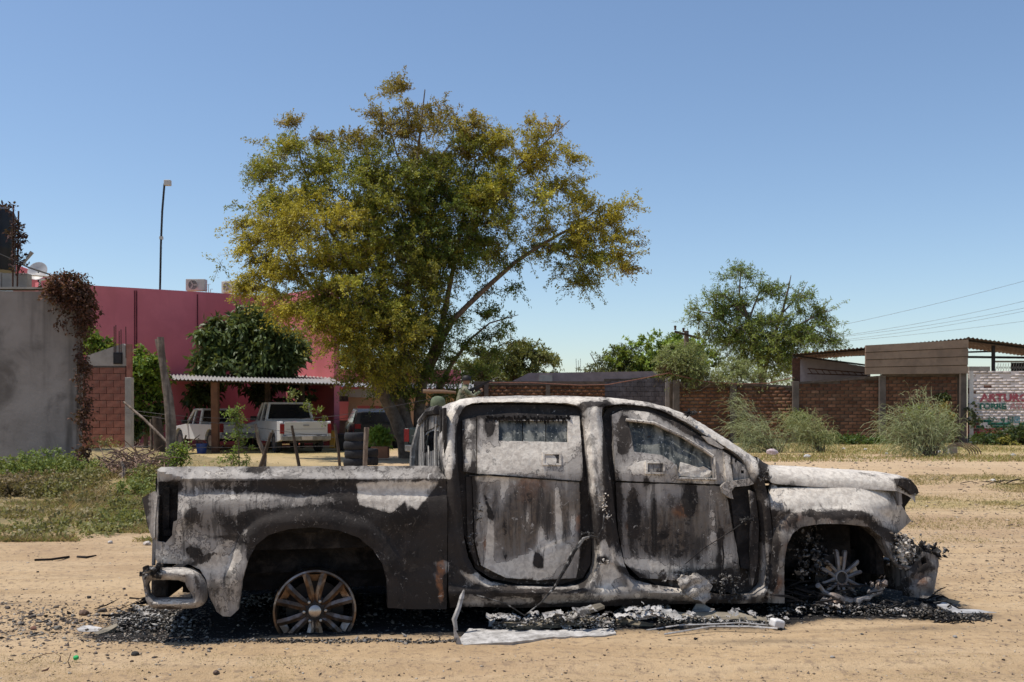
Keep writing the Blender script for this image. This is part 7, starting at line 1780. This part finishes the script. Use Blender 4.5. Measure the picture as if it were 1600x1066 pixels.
crumpled('crumpled pale ash sheets lying behind the running board', sp_[:16]); crumpled('grey charred sheets mixed with the pale ones behind the running board', sp_[16:], m='debmix')
sp_ = [(rnd.uniform(1050, 1240), rnd.uniform(953, 975), 6.75+rnd.uniform(0, .1), rnd.uniform(.015, .05)) for k in range(34)]
crumpled('crumpled pale ash sheets along the front door sill', sp_[:14]); crumpled('grey charred sheets along the front door sill', sp_[14:], m='debmix')
sp_ = [(rnd.uniform(1235, 1460), rnd.uniform(945, 968), 6.95+rnd.uniform(0, .2), rnd.uniform(.015, .06)) for k in range(40)]
crumpled('grey crumpled flakes and melted scraps round the front wheel', sp_, m='debmix')
sp_ = [(rnd.uniform(185, 240), rnd.uniform(945, 985), 6.5+rnd.uniform(0, .3), rnd.uniform(.01, .04)) for k in range(26)]
crumpled('grey crumpled flakes behind the rear bumper', sp_, m='debmix')
# dark splinters ahead of the bumper and behind it
def splinters(lab, px, py, n, sx, sy, L, m='char', cat='debris', up=.1):
    mb = MB(); c = gp(px, py)
    for k in range(n):
        p = c+Vector((rnd.gauss(0, sx), rnd.gauss(0, sy), rnd.uniform(.005, up))); a = rnd.gauss(0, .6); l = rnd.uniform(.4, 1)*L
        d = Vector((math.cos(a), math.sin(a)*.6, rnd.gauss(0, .25)))*l
        mb.tube([p-c, p+d*.5+Vector((0,0,rnd.uniform(-.01,.02)))-c, p+d-c], [rnd.uniform(.003,.01), rnd.uniform(.003,.012), .002], 4)
    o = mb.build('burnt_splinters', M[m]); o.location = c; tag(o, lab, cat, kind='stuff')
splinters('black burnt splinters on the dirt beside the front bumper', 1458, 946, 18, .05, .10, .13, up=.04)
splinters('black burnt splinters below the silver strip', 1490, 975, 22, .10, .02, .09, up=.01)
splinters('dark splinters standing behind the rear bumper', 205, 958, 34, .08, .15, .18, up=.1)
splinters('charred shreds beneath the front wheel arch', 1245, 955, 70, .16, .10, .26, up=.2)
splinters('scorched shreds right of the front wheel', 1400, 960, 40, .15, .08, .12, 'charash', up=.1)
splinters('dark bark litter at the right edge of the field', 1592, 757, 26, .5, .2, .7, up=.06)
splinters('dark bark strip at the right edge of the dirt', 1590, 795, 6, .3, .08, .5, up=.02)

# ================================================================== STONES, PEBBLES, LITTER
n = 24000
Yp = 5.0+NR.uniform(0, 1, n)**1.5*12; Xp = NR.uniform(-.56, .56, n)*Yp
s = .0025+.011*NR.uniform(0, 1, n)**5
cc = np.array([(.30,.22,.15),(.16,.12,.09),(.42,.34,.25),(.08,.06,.05),(.5,.43,.35)])[NR.randint(0, 5, n)]
o = shards('pebbles', np.stack([Xp, Yp, gz(Xp, Yp)+s*.1], 1), s, cc, M['stone']); tag(o, 'loose small pebbles scattered over the dirt', 'pebbles', kind='stuff')
n = 2600
px = NR.uniform(-20, 330, n); py = NR.normal(975, 22, n); py = np.clip(py, 915, 1060); Y = CH*FPX/(py-HY); X = (px-CX)/FPX*Y
s = .005+.016*NR.uniform(0, 1, n)**3
o = shards('pebbles', np.stack([X, Y, gz(X, Y)+s*.1], 1), s, np.array([(.30,.25,.2),(.14,.11,.09),(.36,.32,.27),(.09,.07,.06),(.25,.19,.15)])[NR.randint(0, 5, n)], M['stone']); tag(o, 'coarse gravel in the dirt at the lower left', 'gravel', kind='stuff')
n = 5000
px = NR.uniform(1200, 1640, n); py = NR.uniform(712, 940, n); Y = CH*FPX/(py-HY); X = (px-CX)/FPX*Y
s = (.010+.03*NR.uniform(0, 1, n)**4)*Y/14
o = shards('pebbles', np.stack([X, Y, gz(X, Y)], 1), s, np.array([(.30,.22,.15),(.16,.12,.09),(.48,.38,.27),(.20,.15,.10)])[NR.randint(0, 4, n)], M['stone']); tag(o, 'clods and pebbles over the field right of the pickup', 'pebbles', kind='stuff')
def stone(px, py, w, col, lab, m='stone', nm='stone', cat='stone', h=.6):
    q = gp(px, py); w = w/FPX*q.y
    bpy_m = bpy.data.meshes.new(nm); import bmesh
    bm = bmesh.new(); bmesh.ops.create_icosphere(bm, subdivisions=2, radius=.5)
    sd = rnd.uniform(0, 50)
    for v in bm.verts:
        f = .75+.5*float(vnoise(np.array([v.co.x*2.3+sd]), np.array([v.co.y*2.3+v.co.z*1.9+sd]), 4)[0]); v.co *= f
        v.co = Vector((v.co.x*w, v.co.y*w*.8, v.co.z*w*h))
    bm.to_mesh(bpy_m); bm.free(); bpy_m.materials.append(M[m])
    ca = bpy_m.color_attributes.new('col', 'FLOAT_COLOR', 'POINT'); ca.data.foreach_set('color', np.tile(np.array([*col, 1.], np.float32), len(bpy_m.vertices)))
    o = link(bpy.data.objects.new(nm, bpy_m)); o.location = (q.x, q.y, float(gz(q.x, q.y))+w*h*.25); o.rotation_euler = (0,0,rnd.uniform(0,6)); tag(o, lab, cat); return o
for px, py, w, c_, lab in ((88,952,9,(.16,.13,.10),'brown stone on the gravel at the left, left of the paler chips'),(12,952,9,(.10,.08,.07),'dark stone nearest the left edge of the gravel'),(48,963,10,(.08,.06,.05),'small black clod in the gravel at the left'),(131,962,18,(.17,.11,.08),'flat reddish brown clod just above the pale curved fragment'),(160,957,14,(.14,.12,.10),'angular brown grey stone near the rear bumper ash'),(91,984,13,(.22,.20,.17),'grey green stone left of the pale curved fragment'),
  (52,986,12,(.20,.10,.07),'reddish flat clod left of the grey green stone'),(139,936,9,(.05,.045,.04),'round black cinder on open dirt left of the rear bumper'),(59,897,5,(.04,.035,.03),'small black cinder in the middle of the left dirt track'),(194,921,7,(.06,.05,.05),'black cinder close to the rear bumper end'),(211,1024,14,(.05,.045,.04),'flat black chip on the dirt below the rear bumper'),(206,1036,7,(.10,.07,.05),'small dark brown pebble below the flat black chip'),
  (338,1050,12,(.13,.09,.07),'dark brown clod at the bottom of the dirt left of centre'),(328,1016,8,(.05,.04,.04),'small dark chip on the dirt below the rear wheel'),(1347,995,6,(.12,.12,.11),'grey pebble below the front bumper on the reddish dirt'),(1301,1032,8,(.40,.36,.32),'pale stone in the lower right dirt'),(1492,999,8,(.30,.28,.26),'small grey stone below the silver strip'),(1568,1035,6,(.07,.05,.04),'dark pebble near the lower right corner'),(1577,973,7,(.08,.06,.05),'dark cinder right of the silver strip'),
  (1552,752,9,(.62,.58,.52),'white stone block on the dry grass at the right'),(230,852,14,(.55,.48,.42),'pale stone at the edge of the weeds by the tailgate'),(237,747,16,(.36,.31,.27),'rounded pale boulder beside the brush heap left of the bed'),(1262,716,14,(.6,.58,.56),'white stone lying before the feathery bush in the middle'),(1582,713,10,(.40,.37,.33),'grey stone in the far dry grass at the right'),(1396,757,5,(.3,.25,.2),'small clod beyond the hood front')):
    stone(px, py, w, c_, lab)
for px, py, w, c_, lab in ((1466,708,9,(.68,.66,.64),'crumpled white plastic bag between the feathery bush and the small post'),(1208,712,22,(.62,.50,.50),'crumpled pinkish white bag just beyond the base of the windscreen'),(1385,710,6,(.6,.58,.55),'small white litter scrap left of the feathery bush near the painted wall'),(172,850,9,(.6,.55,.5),'small white scrap in the weeds left of the tailgate'),(217,808,6,(.6,.58,.58),'whitish scrap among weeds beside the tailgate'),(1318,703,6,(.6,.58,.55),'small white litter scrap under the middle of the brick wall'),(1352,704,6,(.62,.6,.58),'small white litter scrap at the weeds near the brick wall column')):
    stone(px, py, w, c_, lab, nm='litter', cat='litter', h=.7)
o = MB().b2((-.13,-.1,-.05), (.13,.1,.26)).build('concrete_stub', M['ltconcrete'], None, bevel=.01); q = gp(1488, 710); o.location = (q.x, q.y, 0); tag(o, 'small square concrete stub at the foot of the brick wall near the painted wall', 'stub')
ar = empty('basket', tuple(gp(1503, 711))); tag(ar, 'brown arched wicker frame lying by the foot of the painted wall', 'basket')
mb = MB()
for k in range(5):
    mb.tube([(math.cos(a)*(.62-.05*k), k*.09, math.sin(a)*(.40-.03*k)) for a in np.linspace(0, math.pi, 12)], .02, 4)
mb.build('frame', M['oldwood'], ar)
# concrete slabs at the left
for lab, x0, x1, y0, y1, Y in (('long grey concrete slab lying on the weeds below the brush heap', 137,192,760,768,18.6), ('second mossy slab just below the long grey concrete slab', 145,190,769,777,18.)):
    o = MB().b2((0,0,0), ((x1-x0)/FPX*Y, .5, (y1-y0)/FPX*Y)).build('concrete_slab', M['concrete'], None, bevel=.015); a = at(x0, y1, Y); o.location = a; o.rotation_euler = (R(4), R(-2), R(3)); tag(o, lab, 'slab')
for lab, pts, r_ in (('pale weathered plank lying in the weeds, the longer one', [(72,791,15.4),(130,791,15.2),(168,794,15.)], .035), ('pale weathered plank lying in the weeds, the shorter lower one', [(115,801,14.6),(150,797,14.6)], .04), ('thin reddish branch in the weeds near the left edge', [(5,797,14.8),(30,797,14.7)], .03), ('thin reddish branch just right of the leftmost one', [(28,801,14.4),(62,797,14.5)], .02), ('pale dead root branch standing in the brush heap', [(193,748,18.3),(194,733,18.4),(190,722,18.5)], .04), ('pale dead branch leaning right in the brush heap', [(180,748,18.5),(200,738,18.5),(214,733,18.6)], .05)):
    o = MB().tube([at(*p) for p in pts], [r_, r_*.9]+([r_*.6] if len(pts) > 2 else []), 7).build('dead_branch', M['oldwood'], None, smooth=60); tag(o, lab, 'branch')
mb = MB(); 
for k in range(420):
    px = rnd.gauss(205, 26); py = rnd.gauss(733, 12)
    if px > 262: continue
    p = at(px, py, rnd.uniform(18.5, 22)); a = rnd.uniform(0, 6.28); l = rnd.uniform(.1, .5)
    d = Vector((math.cos(a), math.sin(a), rnd.gauss(0, .4)))*l
    mb.tube([p, p+d*.5+Vector((0,0,rnd.uniform(-.05,.08))), p+d], [.016,.012,.005], 4)
o = mb.build('brush_pile', mat('dead_twig', (.30,.19,.13), (.16,.10,.07), 5)); tag(o, 'heap of dead reddish branches left of the pickup bed', 'brush pile')
mb = MB()
for k in range(150):
    px = rnd.gauss(160, 30); py = rnd.gauss(748, 7); p = at(px, py, 19.3); l = rnd.uniform(.05, .25); a = rnd.uniform(0, 6.28)
    mb.tube([p, p+Vector((math.cos(a), math.sin(a), rnd.gauss(0, .3)))*l], [.018, .01], 4)
o = mb.build('brush_pile', mat('pinkish_rubble', (.36,.22,.17), (.22,.13,.10), 5)); tag(o, 'low litter of pinkish twigs and rubble at the foot of the dry vine', 'brush pile')

# ================================================================== GRASS AND WEEDS
def blades(name, lab, px0, px1, py0, py1, n, h, w, cols, dens_=None, z0=0., lean=.5, cat='grass'):
    py = NR.uniform(py0, py1, n); px = NR.uniform(px0, px1, n)
    Y = CH*FPX/(py-HY); X = (px-CX)/FPX*Y
    if dens_ is not None:
        k = NR.uniform(0, 1, n) < dens_(X, Y, px, py); X, Y = X[k], Y[k]
    n = len(X); base = np.stack([X, Y, gz(X, Y)+z0], 1)
    hh = h*NR.uniform(.4, 1.3, (n, 1)); D_ = NR.normal(0, lean, (n, 3)); D_[:, 2] = 1; D_ /= np.linalg.norm(D_, axis=1, keepdims=True)
    S = rdir(n); S[:, 2] = 0; S /= np.linalg.norm(S, axis=1, keepdims=True); ww = w*NR.uniform(.6, 1.3, (n, 1))
    mid = base+D_*hh*.55; tip = base+D_*hh; tip[:, :2] += D_[:, :2]*hh*.6
    V = np.stack([base-S*ww, base+S*ww, mid+S*ww*.7, tip, mid-S*ww*.7], 1).reshape(-1, 3)
    F_ = np.arange(n*5).reshape(n, 5)
    C = np.array(cols)[NR.randint(0, len(cols), n)]*NR.uniform(.75, 1.2, (n, 1))
    o = np_mesh(name, V, F_, M['grass'], np.repeat(C, 5, 0)); tag(o, lab, cat, kind='stuff'); return o
DRY = [(.42,.31,.13),(.36,.27,.11),(.48,.38,.18),(.25,.22,.08)]
def nz(sc, th, seed): return lambda X, Y, px, py: np.clip((fbm(X*sc, Y*sc*1.3, 3, seed)-th)*6, 0, 1)
blades('grass', 'dry yellow grass over the field right of the pickup', 1180, 1900, 772, 850, 30000, .035, .003, DRY, nz(.6, .36, 31), lean=.8)
blades('grass', 'dry grass with green tufts across the field right of the pickup', 1420, 1660, 742, 790, 16000, .05, .005, DRY+[(.17,.18,.06)], nz(.5, .40, 33), lean=.8)
blades('grass', 'yellow green grass strip in front of the brick wall', 1100, 1900, 694, 722, 26000, .10, .012, DRY+[(.30,.30,.08),(.22,.25,.07)], nz(.35, .30, 35), lean=.7)
blades('grass', 'sparse dry stubble in the foreground at the lower left', -30, 700, 1022, 1085, 15000, .010, .0012, DRY+[(.5,.40,.22)], nz(2.2, .42, 37), lean=1.0)
blades('grass', 'sparse dry stubble in the foreground at the lower right', 700, 1640, 1025, 1085, 9000, .008, .0011, DRY+[(.5,.40,.22)], nz(2.2, .5, 39), lean=1.0)
blades('grass', 'short grass behind the pickup bed', 230, 700, 720, 760, 6000, .07, .006, DRY+[(.2,.25,.06)], nz(.6, .45, 41))
GW = [(.20,.24,.07),(.30,.29,.09),(.40,.31,.14),(.38,.28,.14),(.30,.20,.11)]
blades('weeds', 'low green and straw weeds left of the pickup', -300, 246, 786, 848, 56000, .075, .006, GW, nz(1.6, .36, 43), lean=.8, cat='weeds')
blades('weeds', 'straw coloured weeds between the slabs and the tailgate', 100, 250, 745, 800, 9000, .14, .008, GW[2:]+[(.4,.3,.15)], nz(1.0, .30, 45), lean=.7, cat='weeds')
def gblob(px, py, rx, hz_, Y, w=1., ca=(.27,.27,.09), cb=(.16,.15,.05)):
    b = bl(px, py, rx, 10, Y, w, ca, cb); c_ = b[0]; return ((c_[0], c_[1], float(gz(c_[0], c_[1]))+hz_*.45), (b[1][0], .7, hz_), w, ca, cb)
V, F_, C, A_, B_ = crown([gblob(20,772,46,.24,18.6,1.,(.24,.30,.08),(.12,.16,.04)), gblob(70,764,44,.32,18.8,1.2,(.24,.31,.08),(.12,.17,.04)), gblob(115,762,34,.22,18.8,1.,(.26,.31,.08),(.13,.17,.04)), gblob(140,772,30,.12,18.,.5), gblob(45,780,60,.15,17.3,.8,(.30,.22,.12),(.16,.11,.06)), gblob(110,778,50,.15,17.3,.8,(.28,.24,.10),(.15,.13,.05)), gblob(-80,772,70,.24,18.4,1.,(.24,.30,.08),(.12,.16,.04)), gblob(-5,790,40,.2,16.5,.7,(.30,.22,.12),(.16,.11,.06)), gblob(80,758,40,.25,19.8,1.,(.16,.2,.06)), gblob(20,760,40,.22,19.8,1.), gblob(10,785,40,.13,16.5,.8,(.20,.14,.07),(.12,.09,.04)), gblob(60,783,50,.12,16.6,.9,(.22,.18,.08),(.12,.10,.04)), gblob(100,780,40,.12,16.6,.8), gblob(215,775,26,.2,16.5,.7,(.24,.28,.08),(.14,.18,.04)), gblob(228,760,16,.2,18,.6), gblob(140,790,60,.06,15.5,.6,(.26,.22,.10),(.16,.14,.05)), gblob(200,800,40,.08,14.5,.6), gblob(30,812,60,.05,13.6,.3,(.36,.28,.14),(.2,.17,.07)), gblob(110,822,60,.05,13,.3,(.36,.28,.14),(.2,.17,.07)), gblob(200,826,50,.06,12.8,.5,(.24,.26,.08),(.16,.17,.05)), gblob(60,840,60,.04,11.9,.5), gblob(150,842,50,.04,11.8,.4)],
    3000, 9, .055, .018, twL=(.06,.2), shell=.6, spread=.02, droop=.1)
o = np_mesh('weeds', V, F_, M['leaf'], C); tag(o, 'leafy green weeds and creepers along the foot of the grey rendered wall', 'weeds', kind='stuff')
V, F_, C, A_, B_ = crown([gblob(170,722,14,.3,26,.7,(.3,.3,.1),(.2,.18,.06)), gblob(163,730,14,.2,24,.7,(.3,.28,.1),(.2,.18,.06)), gblob(66,843,8,.05,11.7,.5,(.25,.22,.12),(.18,.15,.08)), gblob(330,735,30,.1,20,.6,BR1,BR2), gblob(520,735,40,.08,20,.5,BR1,BR2), gblob(1560,745,30,.06,20,.5,(.25,.22,.08),(.2,.16,.05))], 150, 9, .05, .015, twL=(.08,.25), shell=.6, spread=.02)
o = np_mesh('weeds', V, F_, M['leaf'], C); tag(o, 'scattered yellow green weed tufts around the yard', 'weeds', kind='stuff')

for o in bpy.data.objects:
    if o.name.split('.')[0] in ('ash_clump','charred_clump','melted_headlamp','melted_plastic','burnt_wiring','door_latch','melted_trim','brush_pile','twigs','stems','hanging_wire','rebar','scroll_bar','grille','pipe_stub','melted_rim','tank_frame','back_wall_rib'): o['kind'] = 'stuff'
